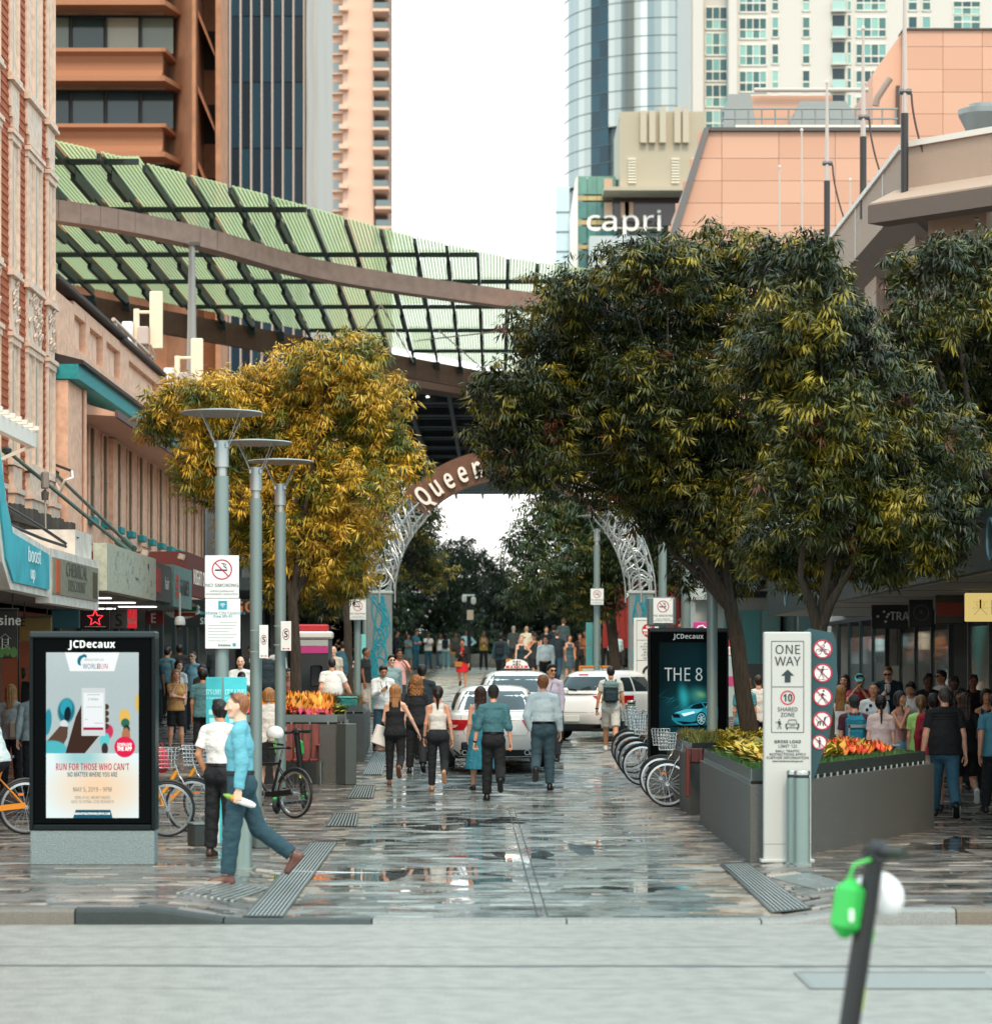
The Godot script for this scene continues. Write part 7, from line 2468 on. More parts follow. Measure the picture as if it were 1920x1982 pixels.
	obj("armrest",MB.new().cbox(Transform3D(Basis(),Vector3(0.6,0.68,0.12)),Vector3(0.09,0.03,0.4),0.012),red,be)
	obj("bracket",MB.new().prism(PackedVector2Array([Vector2(-0.25,0.4),Vector2(0.35,0.4),Vector2(0.3,0.34),Vector2(-0.25,0.02)]),Transform3D(Basis(Vector3.UP,PI/2),Vector3(0.64,0,0)),0.02),pm("6d7775",0.35,0.5),be)
	var b2:=thing("bench","row of dark red timber slats on the kerb of the right planter","bench",Vector3(3.6,gh(3,40.6),-40.4))
	for k in 8:
		obj("slat",MB.new().cbox(Transform3D(Basis(Vector3.UP,-0.0),Vector3(-0.75+k*0.21,0.86,0.0)),Vector3(0.17,0.2,0.1),0.012),pm("6a2a22",0.5,0.0,"streak",1.2),b2)
	obj("end_post",MB.new().cbox(Transform3D(Basis(),Vector3(-0.88,0.62,0.02)),Vector3(0.06,0.7,0.1),0.01),pm("6a2a22",0.5),b2)
	obj("rail",MB.new().cbox(Transform3D(Basis(),Vector3(0,0.76,-0.04)),Vector3(1.75,0.03,0.06),0.008),pm("4a3a34",0.5),b2)
	var bg:=thing("turquoise_bag","turquoise plastic covered box on the planter behind the orange flowers","box",Vector3(gx(672,54.5),gh(-2.8,54.5)+0.98,-54.5))
	obj("box",MB.new().cbox(Transform3D(Basis(Vector3.UP,0.2),Vector3(0,0.11,0)),Vector3(0.36,0.22,0.3),0.05),pm("3fae9c",0.2,0.0,"cloud",1.0,1.5,"fold"),bg)
	obj("cover",MB.new().cbox(Transform3D(Basis(Vector3.UP,0.2),Vector3(0,0.21,0)),Vector3(0.37,0.05,0.31),0.02),pm("55bdab",0.15,0.0,"",1.0,2.0,"fold"),bg)

func teal_banners()->void:
	# banners wrapped round the nearest lamp post: two boards that meet in a corner
	var d:=33.9
	var c:=G(430,d)
	var t:=thing("banner_wrap","turquoise banner boards wrapped round the nearest left lamp post","banner",c)
	var teal:=pm("45c3cc",0.5,0.0,"cloud",0.4)
	var h:=(1641.0-1319.0)/F*d
	var L:=pm("a5e6ea",0.5)
	for s in [-1.0,1.0]:
		var w: float=0.21 if s<0 else 0.29
		var turn: float=0.42*s
		var B:=Basis(Vector3.UP,turn)
		var ctr:=Vector3(0.02,h/2,0.12)+B*Vector3(s*w/2+0.012*s,0,0)
		var bd:=obj("board",MB.new().cbox(Transform3D(B,ctr),Vector3(w,h,0.02),0.004),teal,t)
		var f:=ctr+B*Vector3(0,0,0.0115)
		text("IT'S LIVE!",0.06,L,t,f+Vector3(0,h*0.41,0),turn,0.55 if s<0 else 0.72,true)
		text("in Queensland",0.03,L,t,f+Vector3(0,h*0.375,0),turn,0.7 if s<0 else 0.95)
		for k in 3:
			obj("printed_block",MB.new().obox(Transform3D(B,f+Vector3(0,h*(0.29-k*0.05),0)),Vector3(w*(0.6-0.08*k),h*0.03,0.003)),L,t)
		obj("pale_foot",MB.new().obox(Transform3D(B,f+Vector3(0,-h*0.42,0)),Vector3(w*0.8,h*0.15,0.003)),pm("d5e4e2",0.5),t)
		for k in 3:
			obj("vertical_print",MB.new().obox(Transform3D(B,f+Vector3(0.02,-h*(0.18+0.05*k),0)),Vector3(0.03,h*0.035,0.003)),pm("e9f5f5",0.5),t)
	# taller turquoise boxes farther away
	for a in [[1148.0,1205.0,1320.0,88.0,28.0,"turquoise advertising box round the post beyond the hatchback"],[702.0,1228.0,1375.0,74.0,13.0,"turquoise banner behind the left arch pillar"]]:
		var w2: float=a[4]/F*a[3]
		var top:=P(a[0],a[1],a[3])
		var bot:=P(a[0],a[2],a[3])
		var z:=thing("banner_box",a[5],"banner",bot)
		obj("board",MB.new().cbox(Transform3D(Basis(Vector3.UP,0.6),Vector3(0,(top.y-bot.y)/2,0)),Vector3(w2*0.75,top.y-bot.y,w2*0.75),0.01),pm("7ecbc4",0.5),z)
		text("OUT",w2*0.2,pm("d8a58a",0.5),z,Vector3(-w2*0.2,(top.y-bot.y)*0.62,w2*0.47),-0.9,0.9,true)
	# two grey cable boxes by the posts
	for a in [[502.0,1572.0,1612.0,33.0,22.0,"grey steel box standing behind the man in the blue shirt"],[383.0,1598.0,1640.0,33.4,22.0,"dark grey box on the paving between the poster box and the banner"]]:
		var b:=P(a[0],a[2],a[3])
		b.y=gh(b.x,a[3])
		var z:=thing("service_box",a[5],"box",b,0.3)
		obj("casing",MB.new().cbox(Transform3D(Basis(),Vector3(0,0.13,0)),Vector3(0.17,0.26,0.4),0.015),pm("59635f" if a[0]>450 else "2c3433",0.4,0.3),z)
		obj("lid",MB.new().cbox(Transform3D(Basis(),Vector3(0,0.265,0)),Vector3(0.18,0.02,0.41),0.006),pm("6b7572",0.4,0.3),z)

func arch()->void:
	var d:=75.0
	var s:=d/F
	var g:=rise(d)
	var c:=Vector3(gx(987.5,d),CH+(HY-1155.0)*s,-d)
	var t:=thing("street_arch","street arch of silver wire tubes with a curved brown lettered sign on two patterned pillars","arch",Vector3(c.x,g,-d))
	var conc:=pm("8d9695",0.7,0.0,"speck",1.0,0.5)
	var teal:=pm("1d8fa0",0.4)
	R.seed=41
	for side in [-1.0,1.0]:
		var x: float=c.x+side*252.5*s
		var top:=CH+(HY-1149.0)*s
		var w:=48.0*s
		var p:=wobj("pillar",MB.new().cbox(Transform3D(Basis(),Vector3(x,(g+top)/2,-d)),Vector3(w,top-g,0.6),0.02),conc,t)
		wobj("pillar_cap",MB.new().cbox(Transform3D(Basis(),Vector3(x,top+0.03,-d)),Vector3(w+0.06,0.08,0.66),0.015),pm("a5adab",0.5),p)
		# turquoise scrolls on the face
		for k in 11:
			var pts:=[]
			var ph:=R.randf()*TAU
			var am:=R.randf_range(0.08,0.26)
			var fq:=R.randf_range(0.8,1.7)
			for q in 26:
				var f:=q/25.0
				pts.append(Vector3(x+clampf(sin(ph+f*TAU*fq)*am+sin(ph*2.0+f*9.0)*0.06,-w/2+0.03,w/2-0.03),lerpf(g+0.05,top-0.06,f),-d+0.302+0.003*(k % 4)))
			wobj("scroll",MB.new().tube(pts,0.016,4),teal,p)
		for k in 3:
			var pts:=[]
			for q in 15:
				pts.append(Vector3(x+cos(q*0.45)*(0.2-k*0.03),g+0.5+k*0.75+sin(q*0.45)*0.24,-d+0.31))
			wobj("scroll",MB.new().tube(pts,0.018,4),teal,p)
	# tangled tubes up to the sign
	var steel:=pm("c9cdcc",0.28,0.7)
	for side in [0,1]:
		var bundle:=MB.new()
		for k in 34:
			var pts:=[]
			var a0:=R.randf_range(-0.02,0.5)
			var a1:=a0+R.randf_range(0.25,0.7)
			var loop:=k % 3==0
			var ph:=R.randf()*TAU
			var tw:=R.randf_range(2.0,9.0)
			for q in 13:
				var f:=q/12.0
				var an:=clampf(lerpf(a0,a1,f),-0.06,0.82)
				var rr:=(252.0+28.0*sin(ph+f*tw))*s
				var zz:=0.3*cos(ph*1.3+f*tw*0.9)
				var fa:=an if side==1 else PI-an
				pts.append(c+Vector3(cos(fa)*rr,sin(fa)*rr-0.06,zz))
			if loop:
				pts=[]
				var ctr:=R.randf_range(0.0,0.68)
				var rad:=R.randf_range(0.12,0.3)
				for q in 15:
					var fa2:=ctr if side==1 else PI-ctr
					var dir1:=Vector3(cos(fa2),sin(fa2),0)
					var dir2:=Vector3(-sin(fa2),cos(fa2),0)
					pts.append(c+dir1*(252.0*s+cos(ph+q*0.449)*rad)+dir2*sin(ph+q*0.449)*rad*1.3+Vector3(0,0,0.27*cos(ph*2.0)))
			bundle.tube(pts,0.022,5)
		for k in 8:
			var pts:=[]
			var off:=Vector2(cos(k*TAU/8)*29.0*s,sin(k*TAU/8)*0.32)
			for q in 14:
				var an:=lerpf(-0.05,0.8,q/13.0)
				var fa:=an if side==1 else PI-an
				pts.append(c+Vector3(cos(fa)*(252.0*s+off.x),sin(fa)*(252.0*s+off.x),off.y))
			bundle.tube(pts,0.024,5)
		kind(wobj("wire_bundle",bundle,steel,t),"stuff")
	# the brown sign band
	var band:=MB.new()
	var brown:=pm("6b452f",0.6,0.0,"cloud",0.6)
	var n:=40
	var rows_in:=[]
	for k in n+1:
		var an:=lerpf(deg_to_rad(44),deg_to_rad(136),k/float(n))
		var o:=Vector3(cos(an),sin(an),0)
		rows_in.append([c+o*227.0*s,c+o*286.0*s])
	for k in n:
		var a: Vector3=rows_in[k][0]
		var b: Vector3=rows_in[k][1]
		var e: Vector3=rows_in[k+1][0]
		var f: Vector3=rows_in[k+1][1]
		var z:=Vector3(0,0,0.3)
		band.quad(a+z,b+z,f+z,e+z,Vector3.BACK)
		band.quad(a-z,b-z,f-z,e-z,Vector3.FORWARD)
		band.quad(b+z,b-z,f-z,f+z,(b-c).normalized())
		band.quad(a+z,a-z,e-z,e+z,(c-a).normalized())
	for k in [0,n]:
		var z:=Vector3(0,0,0.3)
		band.quad(rows_in[k][0]+z,rows_in[k][1]+z,rows_in[k][1]-z,rows_in[k][0]-z)
	wobj("sign_band",band,brown,t)
	var word:="QueenStreetMall"
	var an:=131.0
	for k in word.length():
		var a:=deg_to_rad(an)
		var o:=Vector3(cos(a),sin(a),0)
		var m:=text(word[k],0.46,pm("e9dfd2",0.4),t,c+o*255.0*s+Vector3(0,0,0.36)-Vector3(c.x,g,-d),0.0,0.72,true,false,0.1,"letter")
		m.transform.basis=Basis(Vector3.BACK,a-PI/2)*Basis.from_scale(Vector3(0.72,1.15,1))
		an-=6.6 if k<11 else (6.2 if k==11 else 4.6)

func left_shops()->void:
	# the awning over the left footway in five lengths, each with its own fascia sign
	var X:=-6.3
	var white:=pm("d9d2c8",0.6,0.0,"cloud",0.5)
	var a:=thing("awning","street awning with a turquoise fascia sweeping upward, nearest on the left","awning",Vector3(-7.6,3.1,-36))
	var prof:=PackedVector2Array()  # along the street (x = -d) against height
	for q in [[40.05,3.1],[36.9,3.12],[36.3,3.45],[35.8,4.2],[34.0,5.2],[30.0,5.6],[30.0,6.2],[34.6,6.0],[36.0,5.1],[36.6,4.25],[37.0,3.95],[40.05,3.78]]:
		prof.append(Vector2(q[0],q[1]))
	var side:=Basis(Vector3(0,0,-1),Vector3.UP,Vector3(1,0,0))
	wobj("fascia",MB.new().prism(prof,Transform3D(side,Vector3(X-0.2,0,0)),0.2),white,a)
	var inner:=PackedVector2Array()
	for q in [[39.95,3.2],[37.0,3.22],[36.45,3.5],[35.95,4.25],[34.05,5.3],[30.2,5.7],[30.2,6.1],[34.5,5.9],[35.85,5.02],[36.45,4.2],[36.95,3.85],[39.95,3.69]]:
		inner.append(Vector2(q[0],q[1]))
	wobj("turquoise_panel",MB.new().prism(inner,Transform3D(side,Vector3(X,0,0)),0.03),pm("3fb0bd",0.5,0.0,"cloud",0.3),a)
	text("boost",0.2,pm("eef3f2",0.4),a,Vector3(X+0.05,3.62,-38.55)-a.position,PI/2,1.5)
	text("up",0.16,pm("eef3f2",0.4),a,Vector3(X+0.05,3.38,-38.4)-a.position,PI/2,1.5)
	wobj("roof",MB.new().box(-9,X-0.2,3.4,3.62,30,45.2),white,a)
	wobj("soffit",MB.new().box(-9,X-0.2,3.16,3.2,30,45.2),pm("6d6b66",0.8),a)
	var b:=thing("fascia_sign","grey weathered fascia sign with faded lettering, next to the turquoise one","sign",Vector3(X,3.4,-42.6))
	wobj("frame",MB.new().box(X-0.2,X,3.02,3.8,40.15,45.1),white,b)
	wobj("panel",MB.new().box(X,X+0.02,3.16,3.68,40.35,44.9),pm("8a8878",0.5,0.0,"cloud",0.8),b)
	text("CHEMICAL",0.2,pm("4d5048",0.6),b,Vector3(X+0.03,3.55,-42.6)-b.position,PI/2,1.6)
	text("DISCOUNT",0.16,pm("4d5048",0.6),b,Vector3(X+0.03,3.32,-42.6)-b.position,PI/2,1.6)
	wobj("orange_stripe",MB.new().box(X+0.02,X+0.03,3.18,3.66,40.6,40.95),pm("b5562e",0.6),b)
	wobj("dark_badge",MB.new().box(X+0.02,X+0.03,3.2,3.6,44.3,44.75),pm("4a4630",0.6),b)
	var c:=thing("fascia_sign","pale peeling fascia panel in the middle of the left awning","sign",Vector3(X,3.6,-48.5))
	wobj("panel",MB.new().box(X-0.1,X+0.12,3.34,4.1,45.2,51.7),pm("b5b7a5",0.6,0.0,"cloud",1.1),c)
	var flake:=MB.new()
	R.seed=9
	for k in 46:
		var y:=R.randf_range(3.4,4.0)
		var e:=R.randf_range(46.0,51.0)
		flake.box(X+0.12,X+0.124,y,y+R.randf_range(0.02,0.1),e,e+R.randf_range(0.05,0.35))
	kind(wobj("flaking_paint",flake,pm("98a59b",0.7,0.0,"cloud",2.0),c),"stuff")
	wobj("roof",MB.new().box(-9,X-0.1,3.5,3.62,45.2,57.6),white,c)
	wobj("white_box",MB.new().box(-8.6,X-0.12,3.7,4.22,43.4,45.15),white,c)
	wobj("soffit",MB.new().box(-9,X-0.1,3.3,3.36,45.2,57.6),pm("77777a",0.7),c)
	for k in 7:
		wobj("soffit_light",MB.new().box(-8.2+(k % 2)*1.0,-7.5+(k % 2)*1.0,3.28,3.3,46.2+k*1.6,46.5+k*1.6),glow("fff6e6",1.6),c)
	var e1:=thing("fascia_sign","dark fascia sign with a red stripe, beyond the pale panel","sign",Vector3(X,3.6,-53))
	wobj("panel",MB.new().box(X-0.1,X+0.1,3.36,4.05,51.75,54.3),pm("3b3f40",0.5),e1)
	wobj("red_panel",MB.new().box(X+0.1,X+0.12,3.5,3.95,51.95,52.5),pm("9a2a2c",0.5),e1)
	text("hair",0.22,pm("d8d2c8",0.5),e1,Vector3(X+0.125,3.7,-53.4)-e1.position,PI/2,1.2)
	var e2:=thing("fascia_sign","teal grey fascia sign lettered GAMES with a red mark","sign",Vector3(X,3.6,-56))
	wobj("panel",MB.new().box(X-0.1,X+0.14,3.3,4.1,54.35,57.6),pm("5f7d78",0.5,0.0,"cloud",0.6),e2)
	text("GAMES",0.3,pm("22282a",0.5),e2,Vector3(X+0.145,3.7,-56.3)-e2.position,PI/2,1.1,true)
	for k in 3:
		wobj("red_mark",MB.new().box(X+0.14,X+0.15,3.48+k*0.16,3.6+k*0.16,54.7,55.15),pm("a8302c",0.5),e2)
	var e3:=thing("fascia_sign","dark red fascia sign with white lettering, farthest of the left signs","sign",Vector3(X,4,-60))
	wobj("panel",MB.new().box(X-0.1,X,3.62,4.5,57.9,64.5),pm("5c1f1c",0.6,0.0,"cloud",0.5),e3)
	wobj("return_panel",MB.new().box(-9,X-0.1,3.62,4.5,57.9,58.0),pm("5c1f1c",0.6),e3)
	text("NIGHT OWL",0.3,pm("e3ddd4",0.5),e3,Vector3(X+0.02,4.02,-60.6)-e3.position,PI/2,1.3,true)
	for k in 3:
		wobj("stripe",MB.new().box(X,X+0.02,3.72+k*0.26,3.84+k*0.26,63.0,64.4),pm(["b8262a","1d7a4f","d8d8d0"][k],0.5),e3)
	wobj("roof",MB.new().box(-9,X-0.1,4.1,4.3,58.05,70),pm("4a3a38",0.7),e3)
	# cable stays and floodlights over the awning
	for q in [["green steel stay rod from the brick wall down to the awning edge, the longer",14.0,872.0,51.0,270.0,1072.0,50.0],["green steel stay rod from the peach wall down to the awning edge, the shorter",107.0,916.0,57.9,262.0,1064.0,50.4]]:
		var p0:=P(q[1],q[2],q[3])
		var p1:=Vector3(X-0.1,P(q[4],q[5],q[6]).y,-q[6])
		var st:=thing("stay_rod",q[0],"stay rod",p1)
		wobj("rod",MB.new().tube([p0,p1],0.035,7),pm("25403a",0.5),st)
		wobj("turnbuckle",MB.new().tube([p0.lerp(p1,0.88),p0.lerp(p1,0.99)],0.06,8),pm("2b4a42",0.5),st)
		wobj("anchor",MB.new().lathe([Vector2(0,0.09),Vector2(0.09,0.03),Vector2(0.09,-0.03),Vector2(0,-0.09)],Transform3D(Basis(),p0),10),pm("1d2b28",0.5),st)
	var wires:=thing("awning_cables","two dark cables slung over the timber screen","cable",P(60,1010,42))
	for k in 2:
		wobj("cable",MB.new().tube([P(14,980+k*34,40),P(80,1020+k*22,41.5),P(128,1052+k*6,43)],0.025,5),pm("23282a",0.5),wires)
	var n:=0
	for q in [[139.0,1050.0,43.6],[281.0,1070.0,50.8],[352.0,1077.0,56.5]]:
		var fl:=thing("floodlight",["small floodlight on the awning edge above the grey weathered sign","small floodlight on the awning edge above the pale peeling panel","small floodlight on the awning edge above the dark red sign"][n],"floodlight",P(q[0],q[1]+8.0,q[2]))
		obj("housing",MB.new().cbox(Transform3D(Basis(Vector3.BACK,-0.3),Vector3(0,0.08,0)),Vector3(0.14,0.13,0.1),0.02),pm("b9a79a",0.4,0.3),fl)
		obj("visor",MB.new().cbox(Transform3D(Basis(Vector3.BACK,-0.3),Vector3(0.03,0.16,0.0)),Vector3(0.17,0.02,0.13),0.006),pm("26292b",0.5),fl)
		obj("bracket",MB.new().at(Vector3(0,-0.02,0),Vector3(0.04,0.1,0.04)),pm("3a3d3f",0.5),fl)
		n+=1
	var sp:=thing("wall_lamp","grey box lamp hanging in front of the white window plinths","lamp",P(88,935,50))
	obj("box",MB.new().cbox(Transform3D(Basis(Vector3.UP,0.3),Vector3(0,0.05,0)),Vector3(0.12,0.3,0.2),0.02),pm("7d756e",0.5),sp)
	obj("head",MB.new().lathe([Vector2(0.02,-0.12),Vector2(0.07,-0.16),Vector2(0.06,-0.3),Vector2(0,-0.3)],Transform3D(),10),pm("4b4643",0.5),sp)
	obj("stem",MB.new().tube([Vector3(0,-0.1,0),Vector3(0.02,-1.0,0.02)],0.015,5),pm("9a938c",0.5),sp)
	var hk:=thing("wall_bracket","white bent pipe bracket on the peach corner pier","bracket",P(128,930,57.6))
	wobj("pipe",MB.new().tube([P(103,925,57.7),P(118,952,57.0),P(126,930,56.6),P(141,925,57.0),P(140,912,57.6)],0.03,6),pm("e0d8cf",0.5),hk)
	wobj("arm",MB.new().tube([P(101,897,57.8),P(141,912,57.6)],0.03,6),pm("3a3331",0.5),hk)
	# shop fronts under the awning: dark rooms behind glass
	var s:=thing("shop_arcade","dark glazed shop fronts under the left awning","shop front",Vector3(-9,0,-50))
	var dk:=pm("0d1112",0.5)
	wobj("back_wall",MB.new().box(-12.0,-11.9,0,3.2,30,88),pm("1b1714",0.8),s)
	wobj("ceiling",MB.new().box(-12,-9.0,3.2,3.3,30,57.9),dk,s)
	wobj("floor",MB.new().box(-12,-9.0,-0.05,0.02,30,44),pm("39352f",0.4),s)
	for k in 14:
		var e:=31.0+k*2.05
		wobj("mullion",MB.new().box(-9.06,-8.98,0,3.15,e,e+0.09),pm("2d3535",0.35,0.4),s)
		if k % 3!=1:
			wobj("glazing",MB.new().box(-9.04,-9.02,0.1,2.6,e+0.1,e+2.0),glass("9fb5b5",0.15),s)
		wobj("display",MB.new().box(-10.2,-10.1,0.2,1.2+0.5*((k*5) % 3),e+0.3,e+1.6),pm(["7a3030","3b5a5c","8a7a58","2e3438","6f6b66"][k % 5],0.6),s)
	# signs that hang across the footway under the awning
	var red:=pm("a3242a",0.4)
	hanging(s,[2.0,1180.0,66.0,94.0,40.6,"hanging_sign","black hanging sign with pale characters and green leaves, at the left edge"],pm("101514",0.3),[["sine",0.13,"dfe5dd",0.3,0.18]])
	hanging(s,[70.0,1195.0,62.0,46.0,45.5,"hanging_sign","dull yellow hanging sign with a brown travel mark, behind the black one"],pm("8d7d48",0.4),[["E",0.14,"3a3320",-0.38,0.2],["TRAVEL",0.1,"c9772e",0.02,-0.12]])
	hanging(s,[128.0,1180.0,54.0,36.0,49.0,"hanging_sign","plain teal hanging board under the turquoise awning"],pm("1f5a68",0.4),[])
	hanging(s,[184.0,1182.0,58.0,36.0,52.0,"hanging_sign","black hanging sign with a red neon star"],pm("14100f",0.35),[])
	hanging(s,[231.0,1183.0,32.0,34.0,55.0,"hanging_sign","grey hanging sign with a black letter S"],pm("55595a",0.4),[["S",0.24,"141617",0.0,-0.02]])
	hanging(s,[256.0,1178.0,18.0,38.0,57.0,"hanging_sign","narrow red lit hanging sign with white characters"],glow("b3202a",0.7),[["WEL",0.07,"f2e6e2",0.0,-0.04],["travel",0.05,"f2e6e2",0.0,-0.12]])
	hanging(s,[300.0,1185.0,35.0,24.0,61.0,"hanging_sign","red hanging sign with a white letter E"],pm("7c1f20",0.4),[["E",0.2,"ded8d4",-0.05,0.0]])
	# an oval lit sign with three coloured bands
	var ov:=thing("hanging_sign","oval hanging sign with green and red bands and the word ELEVEN","sign",P(352,1180,64.0))
	var oxf:=Transform3D(Basis(Vector3.RIGHT,PI/2)*Basis.from_scale(Vector3(0.39,1,0.21)),Vector3.ZERO)
	obj("oval",MB.new().lathe([Vector2(0.0,0.06),Vector2(0.94,0.06),Vector2(1.0,0.03),Vector2(1.0,-0.03),Vector2(0.94,-0.06),Vector2(0,-0.06)],oxf,32),pm("d8dcd4",0.4),ov)
	obj("green_band",MB.new().at(Vector3(0.13,0.01,0.065),Vector3(0.44,0.1,0.01)),pm("1d7a4a",0.4),ov)
	obj("red_band",MB.new().at(Vector3(0.12,-0.11,0.065),Vector3(0.4,0.08,0.01)),pm("b02c28",0.4),ov)
	text("ELEVEN",0.1,pm("123c2c",0.4),ov,Vector3(-0.16,0.0,0.07),0.0,0.9,true)
	obj("numeral",MB.new().bar(Vector3(-0.06,0.17,0.066),Vector3(-0.12,-0.17,0.066),0.09,0.006),pm("b5342a",0.4),ov)
	# a dark shop name beyond it and a dome camera in front
	var gg:=thing("shop_sign","black shop sign with orange lettering behind the second lamp post","sign",P(470,1175,80))
	obj("board",MB.new().cbox(Transform3D(),Vector3(0.9,0.42,0.1),0.01),pm("141212",0.4),gg)
	text("GG",0.3,pm("a8683c",0.4),gg,Vector3(0.05,0,0.055),0.0,1.0,true)
	var bk:=thing("shop_sign","dark shop sign with pale letters partly behind the wi-fi notice","sign",P(405,1187,72))
	obj("board",MB.new().cbox(Transform3D(),Vector3(1.1,0.7,0.1),0.01),pm("12191a",0.4),bk)
	text("B",0.22,pm("8fa9ac",0.4),bk,Vector3(-0.3,0.08,0.055),0.0,1.0,true)
	text("SPORTS",0.16,pm("8fa9ac",0.4),bk,Vector3(0.1,-0.2,0.055),0.0,0.8,true)
	var cam:=thing("dome_camera","pale dome security camera hanging from the awning","camera",P(349,1203,44.5))
	obj("housing",MB.new().lathe([Vector2(0.0,0.09),Vector2(0.07,0.07),Vector2(0.085,0.0),Vector2(0.085,-0.05),Vector2(0.07,-0.06)],Transform3D(),16),pm("a3a8a6",0.4),cam)
	obj("dome",MB.new().lathe([Vector2(0.065,-0.06),Vector2(0.05,-0.1),Vector2(0.0,-0.12)],Transform3D(),16),pm("14181a",0.1),cam)
	obj("stem",MB.new().tube([Vector3(0,0.08,0),Vector3(0,0.45,0)],0.02,6),pm("7b8280",0.4),cam)
	# phone booth
	var d:=66.0
	var ph:=thing("phone_booth","phone booth with a pink band and red top, behind the left tree trunk","phone booth",G(603,d))
	var bw:=0.44
	for sx in [-1.0,1.0]:
		obj("post",MB.new().at(Vector3(sx*bw,1.05,0),Vector3(0.05,2.1,0.7)),pm("4a5657",0.4,0.4),ph)
	obj("roof",MB.new().cbox(Transform3D(Basis(),Vector3(0,2.2,0)),Vector3(1.0,0.17,0.8),0.04),pm("dcd8d0",0.4),ph)
	obj("top_sign",MB.new().cbox(Transform3D(Basis(),Vector3(0,2.37,0)),Vector3(0.8,0.16,0.2),0.03),pm("b3282c",0.4),ph)
	obj("pink_band",MB.new().at(Vector3(0,1.86,0.34),Vector3(0.82,0.16,0.04)),pm("b8387c",0.4),ph)
	obj("pale_band",MB.new().at(Vector3(0,2.02,0.34),Vector3(0.82,0.14,0.04)),pm("a9adab",0.3),ph)
	obj("glass_wall",MB.new().at(Vector3(0,1.0,-0.3),Vector3(0.82,1.7,0.02)),pm("223536",0.1),ph)
	obj("telephone",MB.new().cbox(Transform3D(Basis(),Vector3(0.1,1.25,-0.2)),Vector3(0.26,0.5,0.16),0.03),pm("2a3033",0.4),ph)

func hanging(_s: Node3D,q: Array,m: Material,words: Array)->void:
	var d: float=q[4]
	var w: float=q[2]/F*d
	var h: float=q[3]/F*d
	var c:=P(q[0],q[1]+q[3]/2.0,d)
	var t:=thing(q[5],q[6],"sign",c,0.0)
	obj("board",MB.new().cbox(Transform3D(),Vector3(w,h,0.12),0.012),m,t)
	obj("frame",MB.new().at(Vector3(0,h/2+0.012,0),Vector3(w+0.02,0.02,0.14)),pm("5d6463",0.4,0.4),t)
	for k in [-1.0,1.0]:
		obj("hanger",MB.new().tube([Vector3(k*w*0.35,h/2,0),Vector3(k*w*0.35,h/2+maxf(0.1,3.4-c.y-h/2),0)],0.012,5),pm("4a4f50",0.4),t)
	for x in words:
		text(x[0],x[1],pm(x[2],0.5),t,Vector3(x[3]*w,x[4]*h*1.5 if absf(x[4])<0.3 else x[4],0.064),0.0,0.9,true)
	if "star" in q[6]:
		var st:=MB.new()
		var pts:=[]
		for k in 11:
			var an:=PI/2+k*TAU/10
			var r:=0.15 if k % 2==0 else 0.065
			pts.append(Vector3(cos(an)*r+0.02,sin(an)*r+0.03,0.07))
		obj("neon_star",st.tube(pts,0.009,5),glow("ff2a3a",2.0),t)
		obj("white_line",MB.new().at(Vector3(0.02,-h*0.36,0.064),Vector3(w*0.7,0.015,0.006)),pm("d9cfc2",0.4),t)
	if "leaves" in q[6]:
		stick(t,Vector3(0.16*w,-0.12,0.056),0.12,pm("dfe5dd",0.5),[[0,1,-0.7,0.4,0.12],[0,1,0.7,0.4,0.12],[-0.35,0.3,0.35,0.3,0.1],[-0.35,0.0,0.35,0.0,0.1],[-0.35,-0.3,0.35,-0.3,0.1],[-0.35,0.5,-0.35,-0.8,0.1],[0.35,0.5,0.35,-0.3,0.1],[-0.35,-0.8,0.1,-0.65,0.1],[0.0,-0.35,0.6,-0.85,0.1]],Vector2(9,9),"character")
		for k in 3:
			obj("leaf_print",MB.new().lathe([Vector2(0,0.004),Vector2(0.05,0.004)],Transform3D(Basis(Vector3.RIGHT,PI/2)*Basis.from_scale(Vector3(1,1,1.6)),Vector3(0.2-k*0.09,-h*0.38+0.03*(k % 2),0.062)),10),pm("4f7a3a",0.5),t)
	if "characters" in q[6] and "red lit" in q[6]:
		stick(t,Vector3(0,h*0.28,0.056),0.07,pm("f6ece8",0.5),[[-0.1,0.8,-0.7,-0.6,0.16],[-0.2,0.5,0.3,-0.6,0.16],[0.6,0.9,0.6,-0.9,0.16],[0.6,0.1,0.95,0.1,0.16]],Vector2(9,9),"character")

